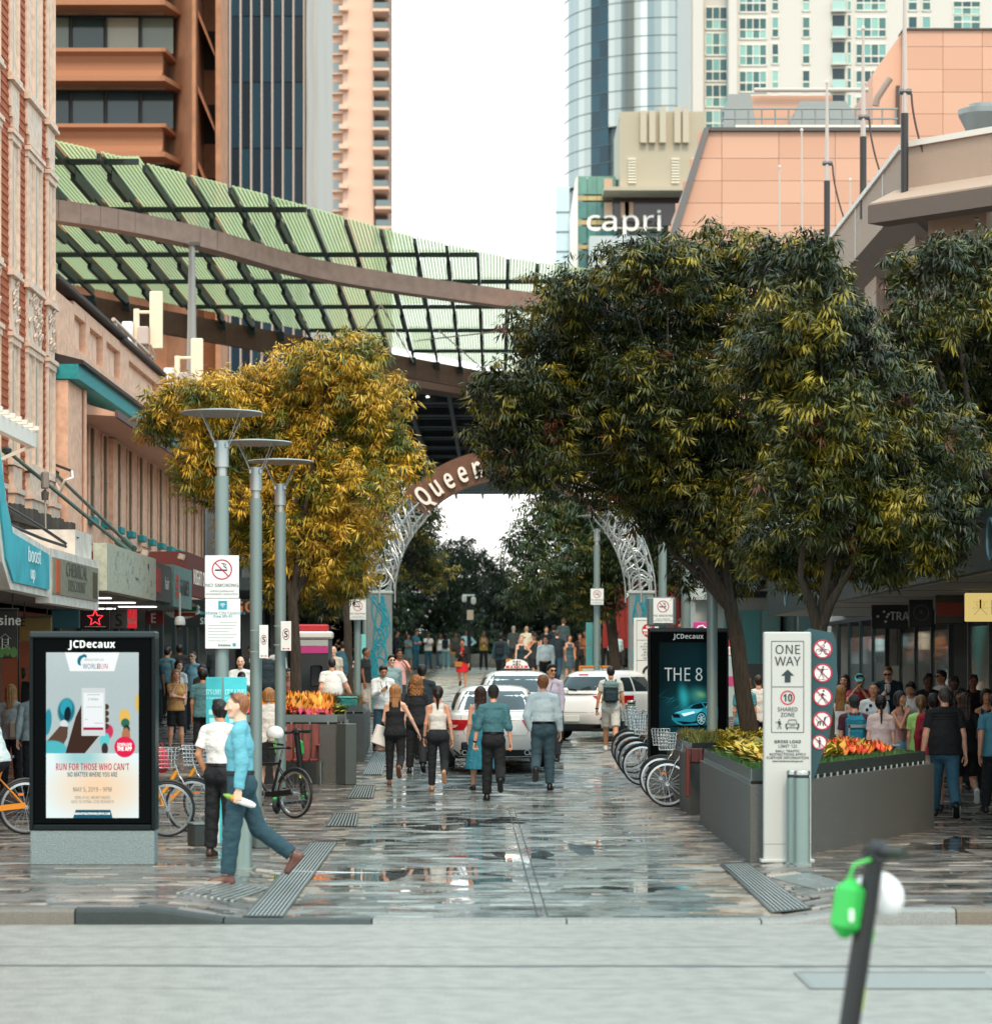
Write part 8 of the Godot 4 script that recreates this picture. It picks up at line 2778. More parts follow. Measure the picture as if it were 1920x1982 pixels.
func right_shops()->void:
	var X:=6.3
	var a:=thing("awning","dark street awning over the right footway with a circle patterned fascia","awning",Vector3(7.6,3.4,-50))
	wobj("fascia",MB.new().box(X,X+0.15,3.36,4.15,30,66),pm("21363a",0.35,0.3,"cloud",0.6),a)
	wobj("soffit",MB.new().box(X+0.15,9,3.34,3.42,30,66),pm("a29d95",0.7),a)
	wobj("roof",MB.new().box(X+0.15,9,3.9,4.1,30,66),pm("4b4f50",0.7),a)
	for k in 10:
		var e:=33.0+k*3.2
		wobj("circle_motif",MB.new().lathe([Vector2(0.24,0),Vector2(0.24,0.02),Vector2(0.28,0.02),Vector2(0.28,0)],Transform3D(Basis(Vector3.BACK,PI/2),Vector3(X-0.001,3.74,-e)),18),pm("6f8f96",0.3,0.5),a)
	for k in 7:
		wobj("soffit_joint",MB.new().box(X+0.16,8.98,3.332,3.34,33+k*4.0,33.05+k*4.0),pm("6f6b66",0.7),a)
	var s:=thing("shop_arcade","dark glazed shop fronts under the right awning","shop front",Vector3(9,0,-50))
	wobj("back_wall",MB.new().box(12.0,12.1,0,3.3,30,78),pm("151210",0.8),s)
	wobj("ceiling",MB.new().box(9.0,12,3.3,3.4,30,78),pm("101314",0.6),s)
	wobj("upper_wall",MB.new().box(9.0,10.0,3.42,4.6,30,61),pm("5d574f",0.8,0.0,"speck",0.8),s)
	for k in 20:
		var e:=31.0+k*2.3
		wobj("mullion",MB.new().box(8.96,9.06,0,3.3,e,e+0.1),pm("3a4444",0.35,0.4),s)
		if k % 4!=2:
			wobj("glazing",MB.new().box(9.0,9.03,0.1,2.9,e+0.12,e+2.25),glass("9fb5b5",0.15),s)
		wobj("display",MB.new().box(10.0,10.1,0.2,1.0+0.6*((k*7) % 3),e+0.3,e+1.8),pm(["2e4a55","6a2a38","7d7460","23282c","4c6a70"][k % 5],0.6),s)
	# signs across the footway
	hanging(s,[1722.0,1160.0,72.0,57.0,55.0,"hanging_sign","black hanging sign with four dots and the letters TRA"],pm("0c0f10",0.3),[["TRA",0.16,"cfd3d0",0.24,-0.05]])
	var dots:=MB.new()
	for q in [[1698.0,1193.0],[1710.0,1184.0],[1719.0,1189.0],[1713.0,1203.0],[1716.0,1194.0]]:
		dots.lathe([Vector2(0,0.03),Vector2(0.025,0.03),Vector2(0.025,0.0)],Transform3D(Basis(Vector3.RIGHT,PI/2),P(q[0],q[1],54.93)),12)
	var sg:=get_node("hanging_sign_%03d" % taken["hanging_sign"]) as Node3D
	wobj("dot_marks",dots,pm("cfd8d8",0.5),sg)
	hanging(s,[1781.0,1158.0,46.0,56.0,51.0,"hanging_sign","black hanging sign with a round emblem of a hand and lotus"],pm("0d1011",0.3),[])
	sg=get_node("hanging_sign_%03d" % taken["hanging_sign"]) as Node3D
	obj("emblem_ring",MB.new().lathe([Vector2(0.13,0.0),Vector2(0.13,0.006),Vector2(0.14,0.006),Vector2(0.14,0)],Transform3D(Basis(Vector3.RIGHT,PI/2),Vector3(0,0.0,0.062)),28),pm("6f7876",0.5),sg)
	var lot:=[]
	for k in 5:
		var an:=PI*(0.2+0.15*k)
		lot.append([0,-0.1,cos(an)*0.55,sin(an)*0.5-0.1,0.09])
	lot.append([-0.7,-0.25,0.5,-0.2,0.08])
	stick(sg,Vector3(0,0,0.056),0.13,pm("7f8886",0.5),lot,Vector2(9,9),"emblem_lotus")
	hanging(s,[1836.0,1146.0,54.0,62.0,48.0,"hanging_sign","black hanging sign with a wide red band"],pm("0d0c0c",0.3),[])
	sg=get_node("hanging_sign_%03d" % taken["hanging_sign"]) as Node3D
	obj("red_band",MB.new().at(Vector3(0,-0.02,0.062),Vector3(0.465,0.23,0.006)),pm("8d1f1c",0.4),sg)
	hanging(s,[1899.0,1148.0,64.0,55.0,45.5,"hanging_sign","lit yellow hanging sign with dark characters, at the right edge"],glow("d9c077",0.55),[])
	sg=get_node("hanging_sign_%03d" % taken["hanging_sign"]) as Node3D
	var blk:=pm("1d1712",0.5)
	stick(sg,Vector3(-0.03,0.0,0.058),0.13,blk,[[-0.9,0.65,0.9,0.65,0.2],[-0.95,-0.1,0.95,-0.1,0.2],[0,0.95,0,-0.1,0.2],[-0.5,0.45,-0.35,0.1,0.16],[0.5,0.45,0.35,0.1,0.16],[0,-0.1,-0.8,-0.95,0.2],[0,-0.1,0.85,-0.95,0.2]],Vector2(9,9),"character")
	stick(sg,Vector3(0.24,0.0,0.058),0.13,blk,[[-0.6,0.9,-0.6,-0.9,0.2],[-0.9,0.5,-0.25,0.5,0.18],[-0.9,-0.1,-0.25,0.1,0.18],[0.0,0.7,0.9,0.7,0.18],[0.0,0.7,0.0,0.1,0.18],[0.0,0.1,0.9,0.1,0.18],[0.45,0.7,0.45,-0.9,0.18]],Vector2(9,9),"character")
	# farther shop signs between the trunks
	var bc:=thing("shop_sign","black shop sign with a pale brush script, between the tree trunks","sign",P(1514,1157,80))
	obj("board",MB.new().cbox(Transform3D(),Vector3(0.75,0.6,0.12),0.01),pm("0f0e0e",0.4),bc)
	text("Beco",0.34,pm("c9b99f",0.4),bc,Vector3(0.0,0.02,0.065),0.0,0.6,false,true)
	var wb:=thing("shop_sign","blank pale shop sign behind the forked tree trunks","sign",P(1556,1160,76))
	obj("board",MB.new().cbox(Transform3D(),Vector3(0.65,0.62,0.12),0.01),pm("8d9a9b",0.5),wb)
	obj("frame",MB.new().at(Vector3(0,0.32,0),Vector3(0.7,0.03,0.14)),pm("4b5556",0.5),wb)
	# no entry board beside the right arch pillar
	var d:=62.0
	var z:=d/F
	var ne:=thing("no_entry_board","tall white board with a red no entry disc, beside the right arch pillar","sign",G(1253,d))
	var g:=gh(ne.position.x,d)
	var w:=54.0*z
	var top:=(CH+(HY-1196.0)*z)-g
	obj("post",MB.new().cbox(Transform3D(Basis(),Vector3(0,top/2,0)),Vector3(w,top,0.12),0.01),pm("d5d6d1",0.5),ne)
	var Y:=func(py: float)->float: return CH+(HY-py)*z-g
	obj("no_entry_disc",MB.new().lathe([Vector2(0,0.008),Vector2(13.0*z,0.008),Vector2(13.0*z,0)],Transform3D(Basis(Vector3.RIGHT,PI/2),Vector3(0.02,Y.call(1220.0),0.06)),28),pm("b3202c",0.45),ne)
	obj("white_bar",MB.new().at(Vector3(0.02,Y.call(1220.0),0.071),Vector3(22.0*z,4.2*z,0.004)),pm("eceae4",0.5),ne)
	text("NO",0.055,pm("eceae4",0.5),ne,Vector3(0.02,Y.call(1214.0),0.07),0.0,1.0,true)
	text("ENTRY",0.055,pm("eceae4",0.5),ne,Vector3(0.02,Y.call(1226.5),0.07),0.0,0.9,true)
	var ink:=pm("1b2224",0.5)
	var rr:=["VEHICLES","AUTHORISED IN","WRITING BY","BRISBANE","CITY COUNCIL","EXCEPTED"]
	for k in 6:
		text(rr[k],0.037,ink,ne,Vector3(0.02,Y.call(1246.0+k*5.6),0.064),0.0,0.95)
	var fr:=MB.new()
	for py in [1201.0,1239.0,1278.0,1322.0]:
		fr.at(Vector3(0.02,Y.call(py),0.062),Vector3(46.0*z,0.008,0.004))
	for k in [-1.0,1.0]:
		fr.at(Vector3(0.02+k*23.0*z,Y.call(1261.5),0.0625),Vector3(0.008,121.0*z,0.004))
	obj("printed_frame",fr,ink,ne)
	var ar:=[]
	for k in 8:
		var an:=PI-k/7.0*PI/2
		ar.append(Vector3(0.05+cos(an)*0.14,Y.call(1302.0)+sin(an)*0.14,0.064))
	obj("bent_arrow",MB.new().tube(ar,0.03,5),ink,ne)
	obj("arrow_head",MB.new().tri(Vector3(0.05,Y.call(1302.0)+0.22,0.066),Vector3(0.05,Y.call(1302.0)+0.06,0.066),Vector3(0.2,Y.call(1302.0)+0.14,0.066),Vector3.BACK),ink,ne)
	# a market table with a yellow front, and a steel frame behind it
	var tb:=thing("display_table","steel table with a yellow front panel behind the flower bed","table",G(1690,41.5))
	obj("top",MB.new().cbox(Transform3D(Basis(),Vector3(0,0.98,0)),Vector3(0.72,0.04,0.5),0.01),pm("b9bfbd",0.3,0.5),tb)
	obj("front_panel",MB.new().cbox(Transform3D(Basis(),Vector3(0,0.62,0.2)),Vector3(0.62,0.6,0.04),0.01),pm("c29a2c",0.5),tb)
	obj("dark_label",MB.new().at(Vector3(0.04,0.72,0.225),Vector3(0.3,0.3,0.01)),pm("2c3528",0.5),tb)
	for k in [-1.0,1.0]:
		obj("leg",MB.new().at(Vector3(k*0.34,0.48,0.18),Vector3(0.035,0.96,0.035)),pm("9aa3a1",0.3,0.6),tb)
		obj("leg",MB.new().at(Vector3(k*0.34,0.48,-0.2),Vector3(0.035,0.96,0.035)),pm("9aa3a1",0.3,0.6),tb)
		obj("rail_post",MB.new().at(Vector3(k*0.33,1.12,-0.22),Vector3(0.03,0.3,0.03)),pm("7d8886",0.3,0.6),tb)
	obj("rail",MB.new().cbox(Transform3D(Basis(),Vector3(0,1.25,-0.22)),Vector3(0.72,0.06,0.03),0.008),pm("7d8886",0.3,0.6),tb)
	# orange and white barrier with a wi-fi mark by the right pillar
	var br:=thing("event_barrier","white counter with orange ends and a blue wi-fi mark behind the hatchback","counter",G(1150,84))
	obj("panel",MB.new().cbox(Transform3D(Basis(),Vector3(0,0.5,0)),Vector3(0.75,0.9,0.3),0.02),pm("c9cbc6",0.5),br)
	obj("orange_end",MB.new().cbox(Transform3D(Basis(),Vector3(-0.42,0.5,0.02)),Vector3(0.08,0.98,0.34),0.01),pm("d98a2a",0.5),br)
	obj("orange_top",MB.new().cbox(Transform3D(Basis(),Vector3(0,0.98,0)),Vector3(0.9,0.06,0.36),0.01),pm("d98a2a",0.5),br)
	obj("wifi_panel",MB.new().at(Vector3(0.15,0.62,0.155),Vector3(0.16,0.16,0.01)),pm("1f7fa0",0.5),br)
	var pk:=thing("pink_sign","magenta sign panel peeping over the dark poster box","sign",P(1357,1213,60))
	obj("panel",MB.new().cbox(Transform3D(),Vector3(0.34,0.2,0.06),0.01),pm("c23a86",0.5),pk)
	obj("white_arc",MB.new().tube([Vector3(-0.12,-0.08,0.035),Vector3(-0.06,0.0,0.035),Vector3(0.02,0.02,0.035),Vector3(0.12,-0.06,0.035)],0.02,5),pm("eceae6",0.5),pk)
	var rb:=thing("white_kiosk","white and pink machine beside the escalator handrail, right of the dark poster box","machine",G(1418,60))
	obj("body",MB.new().cbox(Transform3D(Basis(),Vector3(0,1.2,0)),Vector3(0.32,1.3,0.5),0.03),pm("a9bdbd",0.4),rb)
	obj("pink_band",MB.new().at(Vector3(0,1.33,0.255),Vector3(0.3,0.2,0.01)),pm("c2487c",0.4),rb)
	obj("head",MB.new().cbox(Transform3D(Basis(),Vector3(0,1.95,0)),Vector3(0.36,0.2,0.5),0.03),pm("dcd9d2",0.4),rb)
	obj("red_cap",MB.new().cbox(Transform3D(Basis(),Vector3(-0.05,2.12,0)),Vector3(0.2,0.13,0.3),0.02),pm("b3302c",0.4),rb)
	obj("handrail",MB.new().tube([Vector3(0.22,1.0,0.1),Vector3(0.3,0.75,0.1),Vector3(0.1,0.35,0.1),Vector3(-0.3,0.05,0.1)],0.05,6),pm("161a1c",0.4),rb)
	var cc:=thing("camera_post","black post with white security cameras in front of the park trees","camera post",G(908,130))
	var ct:=P(908,1165,130)
	obj("pole",MB.new().tube([Vector3.ZERO,Vector3(0,ct.y-cc.position.y,0)],0.09,8),pm("171c1c",0.5),cc)
	for q in [[-0.22,0.15],[0.2,0.05]]:
		obj("camera",MB.new().cbox(Transform3D(Basis(),Vector3(q[0],ct.y-cc.position.y+q[1],0.1)),Vector3(0.22,0.34,0.22),0.06),pm("d3d6d2",0.4),cc)
	obj("arm",MB.new().tube([Vector3(-0.3,ct.y-cc.position.y+0.3,0),Vector3(0.25,ct.y-cc.position.y+0.3,0)],0.05,6),pm("cfd2cf",0.4),cc)
	obj("sign_plate",MB.new().cbox(Transform3D(Basis(),Vector3(0.05,ct.y-cc.position.y-0.6,0.12)),Vector3(0.3,0.45,0.04),0.01),pm("d6c3ae",0.5),cc)
	# long bench and queue barrier where the crowd stands
	var qb:=thing("queue_bench","long grey slatted bench with orange ends in the middle of the mall","bench",Vector3(gx(925,139),rise(139),-138.6))
	for k in 9:
		obj("slat",MB.new().cbox(Transform3D(Basis(),Vector3(-1.7+k*0.42,0.42,0)),Vector3(0.39,0.5,0.4),0.02),pm("8b8a84",0.6,0.0,"streak",0.8),qb)
	for x in [-1.2,1.75]:
		obj("orange_end",MB.new().cbox(Transform3D(Basis(),Vector3(x,0.72,0.0)),Vector3(0.5,0.1,0.42),0.01),pm("c9802a",0.5),qb)
	var ob:=thing("orange_post","orange panel standing behind the man with the dark backpack","panel",G(985,104))
	obj("panel",MB.new().cbox(Transform3D(Basis(),Vector3(0,0.35,0)),Vector3(0.22,0.9,0.1),0.02),pm("e0922a",0.5),ob)
	obj("foot",MB.new().cbox(Transform3D(Basis(),Vector3(0,0.03,0)),Vector3(0.34,0.06,0.3),0.01),pm("3a3d3d",0.5),ob)

# ---------------------------------------------------------------- cars: rings of rounded rectangles, one above the other
class Shell:
	var lv: Array  # [y, half length, half width, centre z]
	var n:=5.0

	func _init(levels: Array,expo: float)->void:
		lv=levels
		n=expo

	func ring(y: float)->Array:
		for i in lv.size()-1:
			if y<=lv[i+1][0]:
				var f:=clampf((y-lv[i][0])/(lv[i+1][0]-lv[i][0]),0.0,1.0)
				return [lerpf(lv[i][1],lv[i+1][1],f),lerpf(lv[i][2],lv[i+1][2],f),lerpf(lv[i][3],lv[i+1][3],f)]
		return lv[-1].slice(1)

	func rear(f: float,y: float,off:=0.0)->Vector3:
		var r:=ring(y)
		return Vector3(f*(r[1]+off),y,r[2]+(r[0]+off)*pow(1.0-pow(minf(absf(f),1.0),n),1.0/n))

	func flank(z: float,y: float,s: float,off:=0.0)->Vector3:
		var r:=ring(y)
		return Vector3(s*(r[1]+off)*pow(maxf(0.0,1.0-pow(absf((z-r[2])/(r[0]+off)),n)),1.0/n),y,z)

	func body(mb: MB,sides:=56)->void:
		var rows:=[]
		for q in lv:
			var row:=PackedVector3Array()
			for k in sides:
				var a:=TAU*k/sides
				row.append(Vector3(q[2]*signf(cos(a))*pow(absf(cos(a)),2.0/n),q[0],q[3]+q[1]*signf(sin(a))*pow(absf(sin(a)),2.0/n)))
			rows.append(row)
		mb.grid(rows,Vector3(0,lv[0][0]+0.2,lv[0][3]),true)
		var top:=PackedVector3Array(rows[-1])
		for k in sides:
			mb.tri(top[k],top[(k+1) % sides],Vector3(0,lv[-1][0]+0.005,lv[-1][3]),Vector3.UP)

	func patch_rear(mb: MB,b0: float,b1: float,t0: float,t1: float,y0: float,y1: float,off: float,m:=7)->void:
		var rows:=[]
		for i in m:
			var y:=lerpf(y0,y1,i/float(m-1))
			var row:=PackedVector3Array()
			for j in 11:
				row.append(rear(lerpf(lerpf(b0,t0,i/float(m-1)),lerpf(b1,t1,i/float(m-1)),j/10.0),y,off))
			rows.append(row)
		mb.grid(rows,Vector3(0,(y0+y1)/2,0))

	func patch_side(mb: MB,s: float,b0: float,b1: float,t0: float,t1: float,y0: float,y1: float,off: float,m:=6)->void:
		var rows:=[]
		for i in m:
			var y:=lerpf(y0,y1,i/float(m-1))
			var row:=PackedVector3Array()
			for j in 9:
				row.append(flank(lerpf(lerpf(b0,t0,i/float(m-1)),lerpf(b1,t1,i/float(m-1)),j/8.0),y,s,off))
			rows.append(row)
		mb.grid(rows,Vector3(0,(y0+y1)/2,0))

func paint(hex: String)->StandardMaterial3D:
	var m:=StandardMaterial3D.new()
	m.albedo_color=Color(hex)
	m.roughness=0.35
	m.clearcoat_enabled=true
	m.clearcoat=1.0
	m.clearcoat_roughness=0.05
	return m

func car(label: String,where: Vector3,turn: float,hatch: bool,category:="car")->Node3D:
	var t:=thing("parked_car",label,category,where,turn)
	var white:=paint("dcdad6")
	var lo: Shell
	var up: Shell
	if hatch:
		lo=Shell.new([[0.2,1.98,0.78,0.0],[0.32,2.08,0.84,0.0],[0.48,2.14,0.88,0.0],[0.62,2.13,0.89,0.0],[0.82,2.05,0.885,0.0],[0.96,1.96,0.86,0.0],[1.02,1.86,0.82,0.0],[1.03,1.6,0.7,0.0]],4.2)
		up=Shell.new([[0.98,1.66,0.815,0.34],[1.14,1.5,0.77,0.42],[1.3,1.32,0.7,0.46],[1.4,1.2,0.63,0.48],[1.46,1.06,0.54,0.42],[1.485,0.7,0.36,0.36]],3.6)
	else:
		lo=Shell.new([[0.2,2.24,0.8,0.0],[0.32,2.34,0.87,0.0],[0.5,2.41,0.9,0.0],[0.64,2.42,0.91,0.0],[0.8,2.39,0.905,0.0],[0.93,2.33,0.88,0.0],[0.99,2.24,0.83,0.0],[1.01,1.9,0.7,0.0]],4.6)
		up=Shell.new([[0.96,1.66,0.81,0.12],[1.12,1.42,0.765,0.12],[1.28,1.17,0.7,0.12],[1.39,0.96,0.62,0.1],[1.445,0.76,0.5,0.08],[1.465,0.4,0.3,0.06]],3.8)
	var mb:=MB.new()
	lo.body(mb)
	obj("body",mb,white,t)
	mb=MB.new()
	up.body(mb)
	obj("cabin",mb,white,t)
	var glz:=pm("232f31",0.05)
	mb=MB.new()
	if hatch:
		up.patch_rear(mb,-0.86,0.86,-0.74,0.74,1.05,1.345,0.006)
	else:
		up.patch_rear(mb,-0.84,0.84,-0.78,0.78,1.03,1.36,0.006)
	obj("rear_window",mb,glz,t)
	for s in [-1.0,1.0]:
		mb=MB.new()
		var zc: float=up.lv[1][3]
		up.patch_side(mb,s,zc+0.52,zc+1.1,zc+0.52,zc+0.82,1.03,1.33,0.006)
		obj("side_window",mb,glz,t)
		mb=MB.new()
		up.patch_side(mb,s,zc-0.35,zc+0.46,zc-0.35,zc+0.46,1.03,1.34,0.006)
		obj("side_window",mb,glz,t)
		mb=MB.new()
		up.patch_side(mb,s,zc-1.25,zc-0.41,zc-0.85,zc-0.41,1.03,1.34,0.006)
		obj("side_window",mb,glz,t)
		# tail lights wrap the corner
		mb=MB.new()
		var ty:=0.84 if hatch else 0.7
		if hatch:
			lo.patch_rear(mb,0.72*s,0.985*s,0.46*s,0.985*s,ty-0.06,ty+0.1,0.008)
			lo.patch_side(mb,s,1.45,1.93,1.3,1.9,ty-0.02,ty+0.1,0.008)
		else:
			lo.patch_rear(mb,0.62*s,0.985*s,0.5*s,0.985*s,ty-0.02,ty+0.16,0.008)
			lo.patch_side(mb,s,1.85,2.2,1.75,2.2,ty,ty+0.14,0.008)
		var tl:=obj("tail_light",mb,pm("a80f1c",0.12),t)
		mb=MB.new()
		lo.patch_rear(mb,0.78*s,0.93*s,0.72*s,0.9*s,ty+0.02,ty+0.07,0.014)
		obj("clear_lens",mb,pm("e4b9b2",0.15),tl)
		mb=MB.new()
		if hatch:
			lo.patch_rear(mb,0.7*s,0.86*s,0.76*s,0.88*s,0.42,0.54,0.008)
			obj("rear_reflector",mb,pm("8e1320",0.2),t)
		else:
			obj("exhaust",MB.new().lathe([Vector2(0.05,0),Vector2(0.05,0.06),Vector2(0.035,0.06),Vector2(0.035,0.0)],Transform3D(Basis(Vector3.RIGHT,PI/2),Vector3(s*0.55,0.285,2.27)),14),pm("9aa0a0",0.2,0.8),t)
		# mirror
		obj("mirror",MB.new().cbox(Transform3D(Basis(),Vector3(s*0.98,1.03,-0.72)),Vector3(0.22,0.15,0.12),0.04),white,t)
		# wheels
		for zz in ([-1.3,1.32] if hatch else [-1.4,1.38]):
			var w:=obj("wheel",MB.new().lathe([Vector2(0.2,-0.1),Vector2(0.3,-0.105),Vector2(0.325,-0.085),Vector2(0.33,0.0),Vector2(0.325,0.085),Vector2(0.3,0.105),Vector2(0.2,0.1)],Transform3D(Basis(Vector3.BACK,PI/2),Vector3.ZERO),32),pm("15171a",0.7),t)
			w.position=Vector3(s*(0.8 if hatch else 0.82),0.325,zz)
			obj("rim",MB.new().lathe([Vector2(0.0,0.085),Vector2(0.05,0.09),Vector2(0.08,0.05),Vector2(0.21,0.05),Vector2(0.225,0.1)],Transform3D(Basis(Vector3.BACK,-PI/2*s),Vector3.ZERO),24),pm("4f5456",0.3,0.6),w)
			var sp:=MB.new()
			for k in 5:
				var an:=TAU*k/5
				sp.bar(Vector3(s*0.095,0,0),Vector3(s*0.085,sin(an)*0.21,cos(an)*0.21),0.045,0.02)
			obj("spokes",sp,pm("a9aeae",0.25,0.8),w)
			obj("wheel_arch",MB.new().lathe([Vector2(0.4,0.02),Vector2(0.385,0.035),Vector2(0.31,0.03)],Transform3D(Basis(Vector3.BACK,-PI/2*s),Vector3(s*(0.845 if hatch else 0.865),0.335,zz)),32),pm("0d0f10",0.6),t)
	mb=MB.new()
	lo.patch_rear(mb,-0.8,0.8,-0.86,0.86,0.215,0.33,0.01)
	obj("lower_bumper",mb,pm("17191b",0.5),t)
	obj("underbody",MB.new().box(-0.72,0.72,0.17,0.24,-2.0,2.0),pm("0c0d0e",0.8),t)
	# seams of the boot lid and bumper
	mb=MB.new()
	lo.patch_rear(mb,-0.93,0.93,-0.93,0.93,0.578,0.584,0.004,2)
	for s in [-1.0,1.0]:
		lo.patch_rear(mb,s*(0.6 if not hatch else 0.66),s*(0.607 if not hatch else 0.667),s*0.7,s*0.707,0.6,0.93,0.004)
	obj("panel_gap",mb,pm("5b5c5c",0.6),t)
	var pl:=lo.rear(0.0,0.74 if not hatch else 0.45,0.012)
	obj("number_plate",MB.new().cbox(Transform3D(Basis(),pl),Vector3(0.38,0.13,0.014),0.004),pm("dcdcd4",0.5),t)
	var top: float=up.lv[-1][0]
	obj("aerial",MB.new().tube([Vector3(0.0,top-0.02,up.lv[-1][3]+0.55),Vector3(0,top+0.2,up.lv[-1][3]+0.75)],0.008,5),pm("1b1d1e",0.5),t)
	if hatch:
		mb=MB.new()
		up.patch_rear(mb,-0.2,0.2,-0.18,0.18,1.385,1.41,0.02,3)
		obj("high_brake_light",mb,pm("b01a26",0.2),t)
		obj("wiper",MB.new().bar(up.rear(0.02,1.06,0.025),up.rear(-0.4,1.09,0.025),0.02,0.025),pm("121415",0.5),t)
	else:
		mb=MB.new()
		lo.patch_rear(mb,-0.45,0.45,-0.45,0.45,0.86,0.885,0.012,3)
		obj("chrome_strip",mb,pm("c3c8c8",0.15,0.9),t)
	return t

func cars()->void:
	var d:=52.4
	var g:=G(955,d)
	car("white sedan from behind in the middle of the street, the nearer of two in line",Vector3(g.x,rise(d+2.0)-0.02,-d),0.02,false)
	d=58.6
	g=G(1000,d)
	var x:=car("white taxi with a roof sign, just ahead of the nearer sedan",Vector3(g.x,rise(d+2.0)+0.07,-d),0.0,false,"taxi")
	var sg:=Vector3(0,1.475,0.35)
	obj("roof_bar",MB.new().cbox(Transform3D(Basis(),sg+Vector3(0,0.01,0)),Vector3(0.66,0.035,0.16),0.012),pm("181a1b",0.4),x)
	var arc:=PackedVector2Array([Vector2(-0.26,0.03),Vector2(0.26,0.03)])
	for k in 13:
		var an:=PI*k/12.0
		arc.append(Vector2(cos(an)*0.23,0.09+sin(an)*0.13))
	obj("taxi_sign",MB.new().prism(arc,Transform3D(Basis(),sg+Vector3(0,0,-0.05)),0.1),pm("e9e4df",0.4),x)
	text("BLACK",0.035,pm("2a2526",0.5),x,sg+Vector3(0,0.172,0.053),0.0,1.1,true)
	text("&",0.03,pm("2a2526",0.5),x,sg+Vector3(0,0.142,0.053),0.0,1.0,true)
	text("WHITE",0.035,pm("2a2526",0.5),x,sg+Vector3(0,0.112,0.053),0.0,1.1,true)
	obj("red_stripe",MB.new().at(sg+Vector3(0,0.065,0.051),Vector3(0.45,0.05,0.004)),pm("c24a4a",0.5),x)
	for k in 5:
		obj("sign_mark",MB.new().at(sg+Vector3(-0.14+k*0.07,0.065,0.055),Vector3(0.035,0.034,0.003)),pm("eed9d4",0.5),x)
	d=62.6
	g=G(1212,d)
	car("white hatchback turned to the right, behind the man with the backpack",Vector3(g.x,rise(d)+0.0,-d),-0.62,true)

